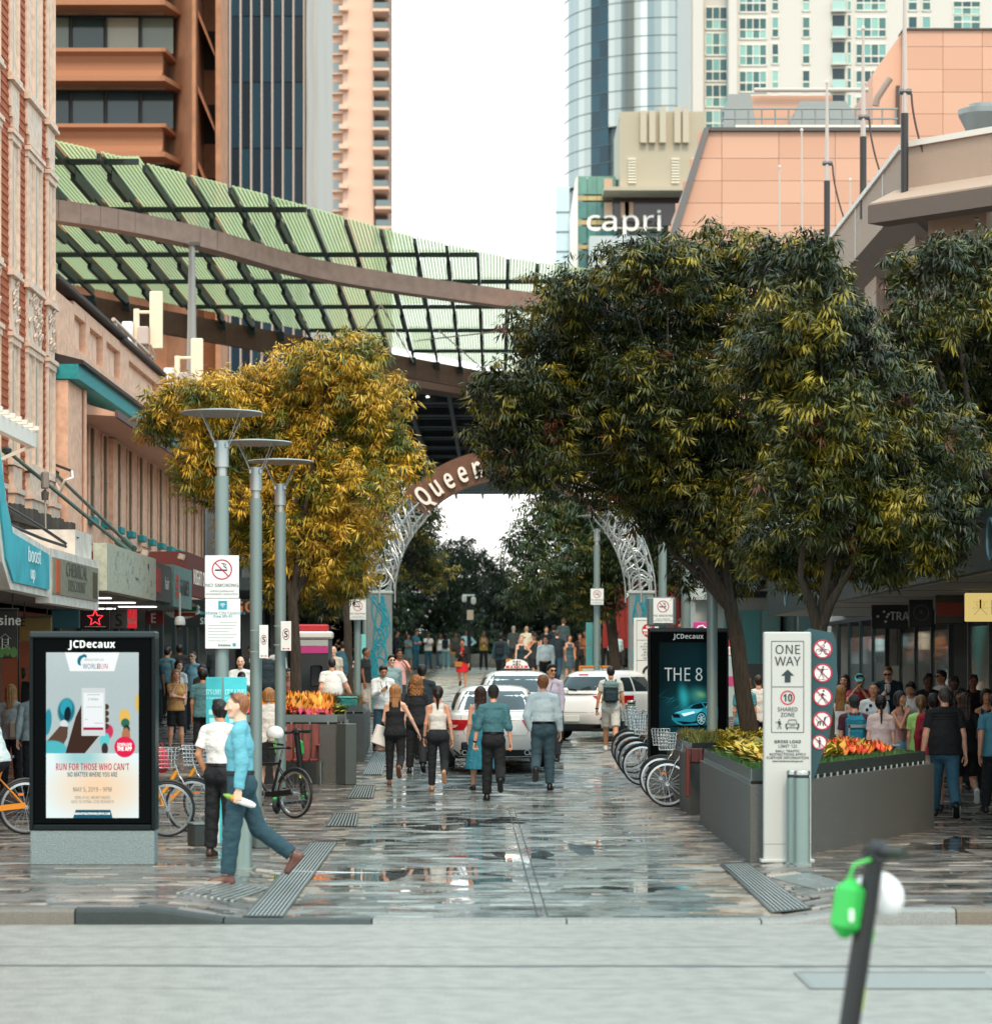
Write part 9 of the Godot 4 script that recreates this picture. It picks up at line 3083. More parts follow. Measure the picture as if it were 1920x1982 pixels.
# ---------------------------------------------------------------- bicycles and scooters
func bicycle(label: String,where: Vector3,turn: float,frame: String,basket: bool,group:="")->Node3D:  # front wheel towards +z
	var t:=thing("bicycle",label,"bicycle",where,turn,group)
	var steel:=pm("b4babb",0.25,0.8)
	var black:=pm("14171a",0.5)
	var fm:=pm(frame,0.3)
	var spk:=MB.new()
	for k in 18:
		var an:=TAU*k/18
		spk.bar(Vector3(0.02*(1 if k % 2==0 else -1),0,0),Vector3(0,sin(an)*0.3,cos(an)*0.3),0.004,0.004)
	var sm:=spk.mesh()
	var ty:=MB.new()
	var pts:=[]
	for k in 37:
		pts.append(Vector3(0,sin(TAU*k/36),cos(TAU*k/36))*0.325)
	ty.tube(pts,0.019,8,false)
	var tm:=ty.mesh()
	var rim:=MB.new().lathe([Vector2(0.282,-0.016),Vector2(0.312,-0.013),Vector2(0.312,0.013),Vector2(0.282,0.016),Vector2(0.282,-0.016)],Transform3D(Basis(Vector3.BACK,PI/2),Vector3.ZERO),36).mesh()
	var hub:=MB.new().lathe([Vector2(0.0,-0.05),Vector2(0.03,-0.05),Vector2(0.03,0.05),Vector2(0,0.05)],Transform3D(Basis(Vector3.BACK,PI/2),Vector3.ZERO),12).mesh()
	for z in [-0.52,0.55]:
		var w:=obj("wheel",tm,black,t)
		w.position=Vector3(0,0.345,z)
		obj("rim",rim,steel,w)
		obj("hub",hub,steel,w)
		kind(obj("spokes",sm,steel,w),"stuff")
		if basket:
			obj("reflector",MB.new().at(Vector3(0.012,0.16,0.06),Vector3(0.012,0.03,0.07)),pm("e07a2a",0.3),w)
		var fp:=[]
		for k in 11:
			var an:=deg_to_rad(25+k*13) if z<0.0 else deg_to_rad(35+k*12)
			fp.append(Vector3(0,0.345+sin(an)*0.355,z-cos(an)*0.355 if z<0.0 else z-cos(an)*0.355))
		obj("mudguard",MB.new().tube(fp,0.02,6),pm("2a2e30",0.4),t)
	var bb:=Vector3(0,0.29,-0.05)
	var head:=Vector3(0,0.78,0.36)
	var f:=MB.new()
	f.tube([head,Vector3(0,0.55,0.22),Vector3(0,0.4,0.08),bb],0.03 if basket else 0.02,8)
	f.tube([bb,Vector3(0,0.82,-0.22)],0.02,8)
	if not basket:
		f.tube([head+Vector3(0,-0.04,0.01),Vector3(0,0.76,-0.19)],0.018,8)
	for s in [-1.0,1.0]:
		f.tube([bb+Vector3(0.03*s,0,0),Vector3(0.055*s,0.345,-0.52)],0.011,6)
		f.tube([Vector3(0.015*s,0.72,-0.18),Vector3(0.055*s,0.345,-0.52)],0.01,6)
	obj("frame",f,fm,t)
	var fk:=MB.new()
	fk.tube([head+Vector3(0,0.12,-0.04),head+Vector3(0,-0.08,0.03)],0.02,8)
	for s in [-1.0,1.0]:
		fk.tube([head+Vector3(0.0,-0.06,0.03),Vector3(0.05*s,0.66,0.43),Vector3(0.05*s,0.345,0.55)],0.013,6)
	obj("fork",fk,black if not basket else steel,t)
	var hb:=MB.new()
	hb.tube([Vector3(-0.29,1.03,0.14),Vector3(-0.2,1.06,0.26),Vector3(0,1.0,0.32),Vector3(0.2,1.06,0.26),Vector3(0.29,1.03,0.14)],0.012,6)
	hb.tube([Vector3(0,0.88,0.33),Vector3(0,1.0,0.32)],0.015,6)
	obj("handlebar",hb,steel if basket else black,t)
	for s in [-1.0,1.0]:
		obj("grip",MB.new().tube([Vector3(0.29*s,1.03,0.15),Vector3(0.3*s,1.02,0.04)],0.017,7),black,t)
	obj("seat_post",MB.new().tube([Vector3(0,0.8,-0.21),Vector3(0,0.95,-0.25)],0.014,7),steel,t)
	var fd:=[[Vector3(0,0.97,0.0),0.022],[Vector3(0,0.975,-0.12),0.035],[Vector3(0,0.985,-0.25),0.075],[Vector3(0,0.985,-0.35),0.085],[Vector3(0,0.99,-0.37),0.06]]
	var rows:=[]
	for q in fd:
		var row:=PackedVector3Array()
		for k in 9:
			var an:=PI*k/8.0
			row.append(q[0]+Vector3(cos(an)*q[1],sin(an)*0.035-0.02,0))
		rows.append(row)
	obj("saddle",MB.new().grid(rows,Vector3(0,0.9,-0.2)),pm("1a1d20",0.35),t)
	obj("crank",MB.new().lathe([Vector2(0.0,0.0),Vector2(0.09,0.0),Vector2(0.09,0.01),Vector2(0,0.01)],Transform3D(Basis(Vector3.BACK,PI/2),bb+Vector3(0.06,0,0)),18).bar(bb+Vector3(0.08,0,0),bb+Vector3(0.08,-0.12,0.11),0.02,0.015),steel,t)
	for s in [-1.0,1.0]:
		obj("pedal",MB.new().at(bb+Vector3(0.11*s,-0.12*s,0.11*s),Vector3(0.09,0.02,0.06)),black,t)
	obj("chain_guard",MB.new().bar(bb+Vector3(0.07,0.03,0.05),Vector3(0.07,0.37,-0.5),0.02,0.07),fm if basket else black,t)
	if basket:
		var bk:=MB.new()
		var c:=Vector3(0,0.86,0.56)
		for i in 6:
			var y:=i/5.0
			var hw:=0.14+0.04*y
			var hz:=0.11+0.03*y
			var yy:=c.y+y*0.25
			bk.tube([Vector3(-hw,yy,c.z-hz),Vector3(hw,yy,c.z-hz),Vector3(hw,yy,c.z+hz),Vector3(-hw,yy,c.z+hz),Vector3(-hw,yy,c.z-hz)],0.005,4,false)
		for k in 7:
			var u:=-1.0+k/3.0
			for s in [-1.0,1.0]:
				bk.bar(Vector3(u*0.14,c.y,c.z+s*0.11),Vector3(u*0.18,c.y+0.25,c.z+s*0.14),0.005,0.005)
				bk.bar(Vector3(s*0.14,c.y,c.z+u*0.11),Vector3(s*0.18,c.y+0.25,c.z+u*0.14),0.005,0.005)
			bk.bar(Vector3(u*0.14,c.y,c.z-0.11),Vector3(u*0.14,c.y,c.z+0.11),0.005,0.005)
		obj("basket",bk,pm("c3c8c8",0.25,0.8),t)
		obj("tail_light",MB.new().cbox(Transform3D(Basis(),Vector3(0,0.62,-0.86)),Vector3(0.05,0.05,0.04),0.01),pm("b01a20",0.2),t)
	return t

func bikes()->void:
	var n:=["share bicycle with a wire basket in front of the dark poster box, the nearest wheel","share bicycle with an orange mudguard, second in the row by the dark poster box","share bicycle third in the row, its wheel left of the dark poster box","share bicycle fourth in the row, left of the dark poster box","share bicycle fifth in the row, near the lone bollard","share bicycle farthest in the right row, beside the hatchback"]
	var first:=bicycle(n[0],Vector3(3.12,gh(3,42.6),-42.6),-PI/2-0.12,"d9922a",true,"share bicycles in the right row")
	var where:=[[3.1,43.9],[2.98,47.2],[2.97,48.7],[2.97,50.3],[2.98,52.0]]
	for k in 5:
		copy(first,Vector3(where[k][0],gh(3,where[k][1]),-where[k][1]),-PI/2-0.1-0.03*k,n[k+1])
	var m:=["share bicycle right beside the lit poster box, nearest in the left row","share bicycle second in the left row, behind the lit poster box","share bicycle third in the left row, its basket above the others"]
	var pos:=[[-4.62,35.2],[-4.42,36.2],[-4.3,37.2]]
	for k in 3:
		var c:=copy(first,Vector3(pos[k][0],gh(-4.5,pos[k][1]),-pos[k][1]),PI/2+0.1,m[k])
		c.set_meta("group","share bicycles in the left row")
	var bagp:=thing("red_bag","red bag lying in a bicycle basket beside the lit poster box","bag",Vector3(gx(314,35.4),0.95,-35.3))
	obj("bag",MB.new().cbox(Transform3D(Basis(Vector3.BACK,0.2),Vector3.ZERO),Vector3(0.18,0.32,0.2),0.06),pm("c02238",0.6,0.0,"cloud",1.0,2.0,"fold"),bagp)
	obj("handle",MB.new().tube([Vector3(-0.05,0.14,0),Vector3(0,0.22,0),Vector3(0.05,0.14,0)],0.01,5),pm("8e1a2c",0.6),bagp)
	var o:=bicycle("orange share bicycle ridden by the man in white at the left edge",Vector3(gx(-30,35.6),gh(-6,35.6),-35.6),-PI/2+0.35,"e08a1e",true)
	var b:=bicycle("black bicycle leaning by the third left lamp post, its rear wheel turned to us",Vector3(gx(520,40.0),gh(-3,40.0),-40.0),-PI/2-0.72,"17191b",false)
	b.rotation.z=0.03

func scooter(label: String,where: Vector3,turn: float,lean: float,helmet_side: float)->Node3D:
	var t:=thing("electric_scooter",label,"scooter",where,turn)
	var blk:=pm("15191a",0.45)
	var grn:=pm("2fae4a",0.35)
	var foot:=Vector3(0,0.14,0.42)
	var top:=Vector3(0,1.14,0.26)
	obj("deck",MB.new().cbox(Transform3D(Basis(),Vector3(0,0.15,-0.12)),Vector3(0.17,0.06,0.86),0.02),blk,t)
	for z in [0.46,-0.58]:
		obj("wheel",MB.new().lathe([Vector2(0.03,-0.025),Vector2(0.09,-0.028),Vector2(0.115,0.0),Vector2(0.09,0.028),Vector2(0.03,0.025)],Transform3D(Basis(Vector3.BACK,PI/2),Vector3(0,0.115,z)),20),blk,t)
		obj("mudguard",MB.new().tube([Vector3(0,0.2,z-0.1),Vector3(0,0.25,z),Vector3(0,0.21,z+0.1)],0.03,6),grn,t)
	obj("stem",MB.new().tube([foot,foot.lerp(top,0.5),top],[0.045,0.046,0.042],14),blk,t)
	obj("stem_print",MB.new().bar(foot.lerp(top,0.34)+Vector3(0,0.005,-0.046),foot.lerp(top,0.44)+Vector3(0,0.005,-0.046),0.03,0.004),pm("bfe04a",0.5),t)
	obj("handlebar",MB.new().tube([top+Vector3(-0.23,0.03,-0.06),top+Vector3(-0.1,0.03,-0.02),top+Vector3(0,0.03,0),top+Vector3(0.1,0.03,-0.02),top+Vector3(0.23,0.03,-0.06)],0.017,8),blk,t)
	for s in [-1.0,1.0]:
		obj("grip",MB.new().tube([top+Vector3(0.14*s,0.03,-0.035),top+Vector3(0.25*s,0.03,-0.065)],0.022,8),pm("1c2a20",0.6),t)
		obj("brake_lever",MB.new().bar(top+Vector3(0.08*s,0.01,0.03),top+Vector3(0.2*s,0.0,0.01),0.015,0.01),blk,t)
	obj("control_head",MB.new().cbox(Transform3D(Basis(),top+Vector3(0,0.03,-0.01)),Vector3(0.11,0.1,0.11),0.03),blk,t)
	var hp:=Vector3(0.05*helmet_side,0.93,0.24)
	obj("battery_box",MB.new().cbox(Transform3D(Basis(Vector3.RIGHT,-0.15),Vector3(0.02,0.93,0.385)),Vector3(0.12,0.26,0.13),0.05),grn,t)
	obj("box_light",MB.new().cbox(Transform3D(Basis(),Vector3(0.085,0.9,0.385)),Vector3(0.03,0.06,0.02),0.008),pm("d8f2da",0.3),t)
	obj("cable",MB.new().tube([Vector3(0.02,1.05,0.38),Vector3(0.05,1.12,0.36),top+Vector3(0.05,0.0,0.03)],0.008,5),pm("4bd05a",0.4),t)
	return t

func helmet(label: String,where: Vector3,turn: float)->void:
	var t:=thing("helmet",label,"helmet",where,turn)
	var fd:=Field.new(Vector3(-0.13,-0.13,-0.16),Vector3(0.13,0.14,0.16),0.006)
	fd.ball(Vector3.ZERO,Vector3(0.105,0.115,0.135))
	fd.clip(Vector3(0,-1,0),0.07)
	for k in 3:
		fd.hollow(Vector3(-0.06+k*0.06,0.1,0.07),0.022,0.01)
		fd.hollow(Vector3(-0.06+k*0.06,0.1,-0.06),0.022,0.01)
	fd.hollow(Vector3(0,-0.07,0),0.085,0.01)
	var mb:=MB.new()
	mb.arrays(fd.nets(),Transform3D(),Color.WHITE)
	obj("shell",mb,pm("e7e9e8",0.3),t)
	obj("lining",MB.new().cbox(Transform3D(Basis(),Vector3(0,-0.04,0)),Vector3(0.13,0.04,0.18),0.03),pm("2c3233",0.8),t)
	obj("strap",MB.new().tube([Vector3(-0.09,-0.06,0.02),Vector3(-0.12,-0.16,0.04),Vector3(-0.1,-0.28,0.05),Vector3(-0.05,-0.16,0.04),Vector3(-0.05,-0.07,0.03)],0.008,5),pm("58c83c",0.5),t)
	obj("buckle",MB.new().cbox(Transform3D(Basis(),Vector3(-0.1,-0.3,0.05)),Vector3(0.03,0.05,0.02),0.006),pm("1b2a1e",0.5),t)

func scooters()->void:
	kind(obj("near_footway",MB.new().box(-14,14,-0.2,0.1,-8,14.2),pm("8a8882",0.7,0.0,"speck",1.0)),"structure")
	var d:=12.3
	var s:=scooter("black and green electric scooter with a white helmet, out of focus in the foreground",Vector3(gx(1808,d),0.1,-d),-1.45,0.0,1.0)
	s.rotation.z=0.02
	helmet("white helmet hooked on the foreground scooter's handlebar stem",P(1697,1737,d+0.13),0.5)
	d=41.3
	var m:=scooter("electric scooter parked against the red bench behind the black bicycle",Vector3(gx(566,d),gh(-3,d),-d-0.2),2.8,0.0,1.0)
	m.rotation.z=-0.05
	helmet("white helmet hanging on the scooter by the red bench",P(533,1420,41.4),1.2)

# ---------------------------------------------------------------- trees
var leafm: Mesh

func leaf_cluster()->Mesh:
	var mb:=MB.new()
	R.seed=101
	for k in 12:
		var an:=TAU*k/12.0+R.randf()*0.5
		var out:=Vector3(cos(an),0,sin(an))
		var r0:=R.randf_range(0.02,0.1)
		var p0:=out*r0+Vector3(0,R.randf_range(-0.05,0.1),0)
		var droop:=R.randf_range(0.1,1.35)
		var dirn:=(out*cos(droop)+Vector3(0,-sin(droop),0)).normalized()
		var l:=R.randf_range(0.11,0.17)
		var side:=dirn.cross(Vector3.UP).normalized()
		side=(side+Vector3(0,R.randf_range(-0.5,0.5),0)).normalized()*R.randf_range(0.014,0.021)
		var up:=side.cross(dirn).normalized()
		if up.y<0.0:
			up=-up
		mb.tint=Color(1,1,1)*R.randf_range(0.75,1.2)
		var mid:=p0+dirn*l*0.4-up*0.008
		var tip:=p0+dirn*l+Vector3(0,-0.02,0)
		var na:=(up+side.normalized()*0.45).normalized()
		var nb:=(up-side.normalized()*0.45).normalized()
		var q:=mb.vert(p0,na)
		mb.vert(mid+side,na)
		mb.vert(tip,na)
		mb.face(q,q+1,q+2)
		q=mb.vert(p0,nb)
		mb.vert(mid-side,nb)
		mb.vert(tip,nb)
		mb.face(q,q+1,q+2)
	return mb.mesh()

func tree(called: String,label: String,base: Vector3,fork: Vector3,rad: float,lobes: Array,d: float,deep: float,cols: Array,big: float,dens: float,seed_: int,group:="")->void:
	var t:=thing(called,label,"tree",base,0.0,group)
	R.seed=seed_
	var bark:=pm("4f463c",0.9,0.0,"streak",1.5,2.5)
	var lean:=fork-base
	wobj("trunk",MB.new().tube([base-Vector3(0,0.1,0),base+Vector3(0,0.1,0),base+lean*0.35+Vector3(R.randf_range(-0.06,0.06),0,0),base+lean*0.7+Vector3(R.randf_range(-0.06,0.06),0,0),fork],[rad*1.5,rad*1.15,rad,rad*0.95,rad*0.85],14),bark,t)
	var nz:=FastNoiseLite.new()
	nz.seed=seed_
	nz.frequency=0.55
	var where:=[]
	var tint:=[]
	var twigs:=MB.new()
	var mains:=[]
	var k:=0
	for q in lobes:
		var dd:=d+R.randf_range(-deep,deep)
		var c:=P(q[0],q[1],dd)
		var r: float=q[2]/F*dd
		var mid:=fork.lerp(c,0.5)+Vector3(R.randf_range(-0.2,0.2),-0.12*fork.distance_to(c),R.randf_range(-0.2,0.2))
		var r0:=rad*(0.62 if k<5 else 0.3)
		var limb:=[fork-lean.normalized()*rad,fork.lerp(mid,0.5),mid,mid.lerp(c,0.6),c]
		if k<5:
			mains.append(limb)
		else:
			var from:=fork
			for g in mains:
				for h in [1,2,3]:
					if (g[h] as Vector3).distance_to(c)<from.distance_to(c)*0.98 and g[h].y<c.y+0.3:
						from=g[h]
			mid=from.lerp(c,0.5)+Vector3(R.randf_range(-0.15,0.15),0.05,R.randf_range(-0.15,0.15))
			limb=[from,from.lerp(mid,0.5),mid,mid.lerp(c,0.6),c]
			r0 *= 0.75
		if k<5:
			wobj("limb",MB.new().tube(limb,[r0,r0*0.8,r0*0.55,r0*0.4,r0*0.2],9),bark,t)
		else:
			twigs.tube(limb,[r0,r0*0.8,r0*0.6,r0*0.4,r0*0.2],6)
		k+=1
		for s in 5:
			var e:=c+Vector3(R.randfn(0,1),R.randfn(0,0.8),R.randfn(0,1)).normalized()*r*0.9
			twigs.tube([mid.lerp(c,0.7),c.lerp(e,0.5)+Vector3(0,0.05,0),e],[0.012*big,0.009*big,0.004],4)
		var n:=int(dens*r*r/(big*big))
		for s in n:
			var v:=Vector3(R.randfn(0,1),R.randfn(0,1),R.randfn(0,1)).normalized()
			var rr:=r*(0.25+0.85*pow(R.randf(),0.6))*(1.0+0.3*nz.get_noise_3d(c.x*3.0+v.x*2.2,c.y*3.0+v.y*2.2,v.z*2.2)+absf(R.randfn(0.0,0.12)))
			var p:=c+v*rr*Vector3(1.05,0.9,1.05)
			var sc:=big*R.randf_range(0.75,1.25)
			var b:=Basis(Vector3.UP,R.randf()*TAU)*Basis(Vector3.RIGHT,R.randfn(0,0.6))
			where.append(Transform3D(b.scaled(Vector3.ONE*sc),p))
			# young yellow leaves come in patches, a few dry brown ones too
			var f:=clampf(0.5+0.95*nz.get_noise_3d(p.x*1.6,p.y*1.6,p.z*1.6)+R.randfn(0.0,0.22),0.0,0.999)*(cols.size()-2)
			var i:=int(f)
			var c2: Color=lin(cols[i]).lerp(lin(cols[i+1]),f-i)
			if nz.get_noise_3d(p.x*2.2+50.0,p.y*2.2,p.z*2.2)>0.46:
				c2=lin(cols[-1])
			tint.append(c2*R.randf_range(0.8,1.2))
	kind(wobj("twigs",twigs,bark,t),"stuff")
	var lm:=StandardMaterial3D.new()
	lm.vertex_color_use_as_albedo=true
	lm.roughness=0.42
	lm.backlight_enabled=true
	lm.backlight=Color(0.5,0.5,0.35)
	scatter("crown",leafm,where,tint,lm,t)

func trees()->void:
	leafm=leaf_cluster()
	var dark:=["19230c","212d0f","2b3711","394312","605e1a","928424","5c3014"]
	var gold:=["3f5218","5f6a1c","94862a","c6a02c","dcb138","e8c24e","ac781f"]
	var park:=["16271a","1b2f1d","213620","2b4223","3d5227","4a5a2c","3a3a20"]
	var g:=G(578,50.4)
	tree("golden_tree","golden leaved tree rising from the orange flower planter on the left",g,P(566,1160,50.6),0.105,[[640,700,62],[705,690,45],[590,740,70],[705,775,78],[485,765,62],[410,770,52],[340,785,52],[305,825,38],[425,850,78],[545,830,90],[645,855,95],[735,855,55],[385,915,55],[470,950,78],[580,960,98],[690,955,82],[768,890,46],[805,905,28],[520,1050,66],[620,1060,82],[665,1120,55],[560,1130,50],[480,1030,48],[700,1040,50]],51.5,0.9,gold,1.0,720.0,3)
	g=G(677,80.0)
	tree("dark_tree","dark green tree behind the golden one, left of the arch",g,P(668,1150,80),0.12,[[790,965,50],[815,1010,42],[800,1070,50],[650,1080,70],[620,1150,55],[560,1130,60],[840,1100,40]],82.0,1.2,dark,1.25,620.0,5)
	var b:=Vector3(gx(1452,44.4),gh(3.9,44.4)+0.9,-44.4)
	tree("broad_tree","broad dark green tree with yellow tips and a leaning trunk, in the second right planter",b,P(1412,1165,44.0),0.13,[[1390,1080,75],[1300,930,115],[1180,900,95],[1420,760,125],[1260,780,115],[965,850,48],[945,740,34],[1010,770,72],[1035,650,55],[1100,575,70],[1165,660,92],[1110,760,95],[1050,890,72],[995,905,48],[1205,515,55],[1290,520,70],[1380,500,66],[1290,630,105],[1300,990,60],[1430,610,105],[1430,1000,90],[1490,880,110],[1170,790,80],[1460,500,50],[1330,860,90]],44.0,1.2,dark,1.0,760.0,7)
	b=Vector3(gx(1592,37.5),gh(4.3,37.5)+0.8,-37.5)
	tree("broad_tree","forked dark green tree behind the white totem, reaching over the right shops",b,P(1585,1205,37.5),0.13,[[1545,1080,60],[1640,1060,70],[1560,960,95],[1700,1010,105],[1640,880,118],[1510,500,50],[1570,500,55],[1610,545,42],[1550,620,90],[1630,640,66],[1570,760,108],[1700,760,95],[1780,870,110],[1800,1010,75],[1490,1070,52],[1720,1095,40],[1600,820,90],[1480,700,80],[1820,1080,40]],37.6,1.1,dark,0.95,800.0,9)
	b=Vector3(gx(1985,41.0),gh(7.6,41.0),-41.0)
	tree("broad_tree","dark green tree at the right edge with its trunk out of the picture",b,P(1975,1000,41),0.13,[[1760,525,46],[1830,500,50],[1900,500,60],[1785,625,78],[1880,625,95],[1850,760,100],[1930,760,100],[1880,910,100],[1905,1010,80],[1800,720,70],[1975,600,90]],41.0,1.0,dark,1.0,760.0,13)
	g=G(1195,84.0)
	tree("dark_tree","mid green tree behind the right half of the arch",g,P(1180,1120,84),0.16,[[1015,1060,44],[1065,1010,55],[1120,985,65],[1185,1040,78],[1085,1105,72],[1025,1145,46],[1150,1140,65],[1210,960,60],[1230,1080,55],[1280,1100,60],[1330,1040,70],[1290,980,70]],84.0,1.6,["1a2c12","203414","2a3f16","33481a","4c581c","6f6a22","5c3a18"],1.4,620.0,15)
	# the park beyond the street
	var i:=0
	for q in [[800,150.0,[[790,1085,55],[850,1085,50],[775,1150,58],[840,1160,64],[800,1220,60],[870,1220,50]],"dark park tree, leftmost seen through the arch"],[905,165.0,[[900,1075,34],[925,1120,50],[890,1150,55],[935,1180,58],[900,1225,60],[960,1235,55]],"dark park tree in the middle of the view through the arch"],[1010,155.0,[[975,1160,48],[965,1110,30],[1030,1180,60],[1080,1180,60],[1010,1235,60],[1090,1240,60],[1140,1220,60]],"mid green park tree, rightmost seen through the arch"],[700,145.0,[[690,1180,60],[730,1130,55],[640,1190,60],[740,1220,60],[680,1240,50]],"dark park tree behind the left pillar of the arch"],[1210,150.0,[[1180,1190,60],[1230,1150,60],[1280,1190,60],[1210,1240,60]],"dark park tree behind the right pillar of the arch"]]:
		var dd: float=q[1]
		g=G(q[0],dd)
		tree("park_tree",q[3],g,P(q[0],1190,dd),0.2,q[2],dd,2.5,park,2.2,560.0,30+i,"park trees at the end of the street")
		i+=1
	# low shrubs behind the bench
	for k in 6:
		var px:=765.0+k*62.0
		var p:=G(px,143.0)
		var s:=thing("shrub",["leftmost low shrub behind the crowd, by the left pillar","second low shrub from the left behind the crowd","third low shrub from the left, left of the camera post","fourth low shrub, right of the camera post","fifth low shrub behind the crowd","rightmost low shrub behind the crowd, by the turquoise box"][k],"shrub",p,0.0,"low shrubs behind the crowd")
		R.seed=60+k
		var where:=[]
		var tint:=[]
		for n in 320:
			var v:=Vector3(R.randfn(0,1),absf(R.randfn(0,1)),R.randfn(0,1)).normalized()*pow(R.randf(),0.4)
			where.append(Transform3D(Basis(Vector3.UP,R.randf()*TAU).scaled(Vector3.ONE*1.8),p+Vector3(0,0.5,0)+v*Vector3(1.0,1.4,0.8)))
			tint.append(lin(park[R.randi() % 5])*R.randf_range(0.8,1.2))
		scatter("foliage",leafm,where,tint,tinted(),s)
		wobj("stem",MB.new().tube([p,p+Vector3(0,1.2,0)],[0.06,0.02],6),pm("4f463c",0.9),s)

# ---------------------------------------------------------------- the scene
func _ready()->void:
	var t0:=Time.get_ticks_msec()
	var cam:=Camera3D.new()
	cam.name="camera"
	cam.projection=Camera3D.PROJECTION_FRUSTUM
	cam.keep_aspect=Camera3D.KEEP_HEIGHT
	cam.position=Vector3(0,CH,0)
	var lens:=CameraAttributesPhysical.new()
	lens.frustum_near=1.0
	lens.frustum_far=1500.0
	lens.frustum_focal_length=85.0
	lens.frustum_focus_distance=43.0
	lens.exposure_aperture=2.2
	cam.attributes=lens
	cam.near=1.0
	cam.far=1500.0
	cam.size=1982.0/F
	cam.frustum_offset=Vector2(0,(HY-991.0)/F)
	add_child(cam)
	var env:=Environment.new()
	env.background_mode=Environment.BG_SKY
	var sk:=ProceduralSkyMaterial.new()
	sk.sky_top_color=Color(0.80,0.93,0.98)
	sk.sky_horizon_color=Color(1.0,0.985,0.96)
	sk.sky_curve=0.25
	sk.sky_energy_multiplier=1.15
	sk.ground_horizon_color=Color(0.5,0.5,0.48)
	sk.ground_bottom_color=Color(0.3,0.3,0.3)
	sk.sun_angle_max=1.0
	env.sky=Sky.new()
	env.sky.sky_material=sk
	env.tonemap_mode=Environment.TONE_MAPPER_LINEAR
	env.tonemap_exposure=1.75
	env.sdfgi_enabled=true
	env.ssao_enabled=true
	env.ssil_enabled=true
	var we:=WorldEnvironment.new()
	we.name="world"
	we.environment=env
	add_child(we)
	var sun:=DirectionalLight3D.new()
	sun.name="sun"
	sun.light_color=Color(1.0,0.9,0.78)
	sun.light_energy=0.5
	sun.light_angular_distance=14.0
	sun.shadow_enabled=true
	sun.rotation=Vector3(deg_to_rad(-52),deg_to_rad(8),0)
	add_child(sun)
	textures()
	ground()
	brick_building()
	peach_building()
	far_terrace()
	left_towers()
	right_towers()
	canopy()
	left_shops()
	right_shops()
	arch()
	trees()
	planters()
	lamps()
	posters()
	totem()
	bollards()
	teal_banners()
	cars()
	bikes()
	scooters()
	print("built ",Time.get_ticks_msec()-t0)
	people()
	populate()
	print("people ",Time.get_ticks_msec()-t0)

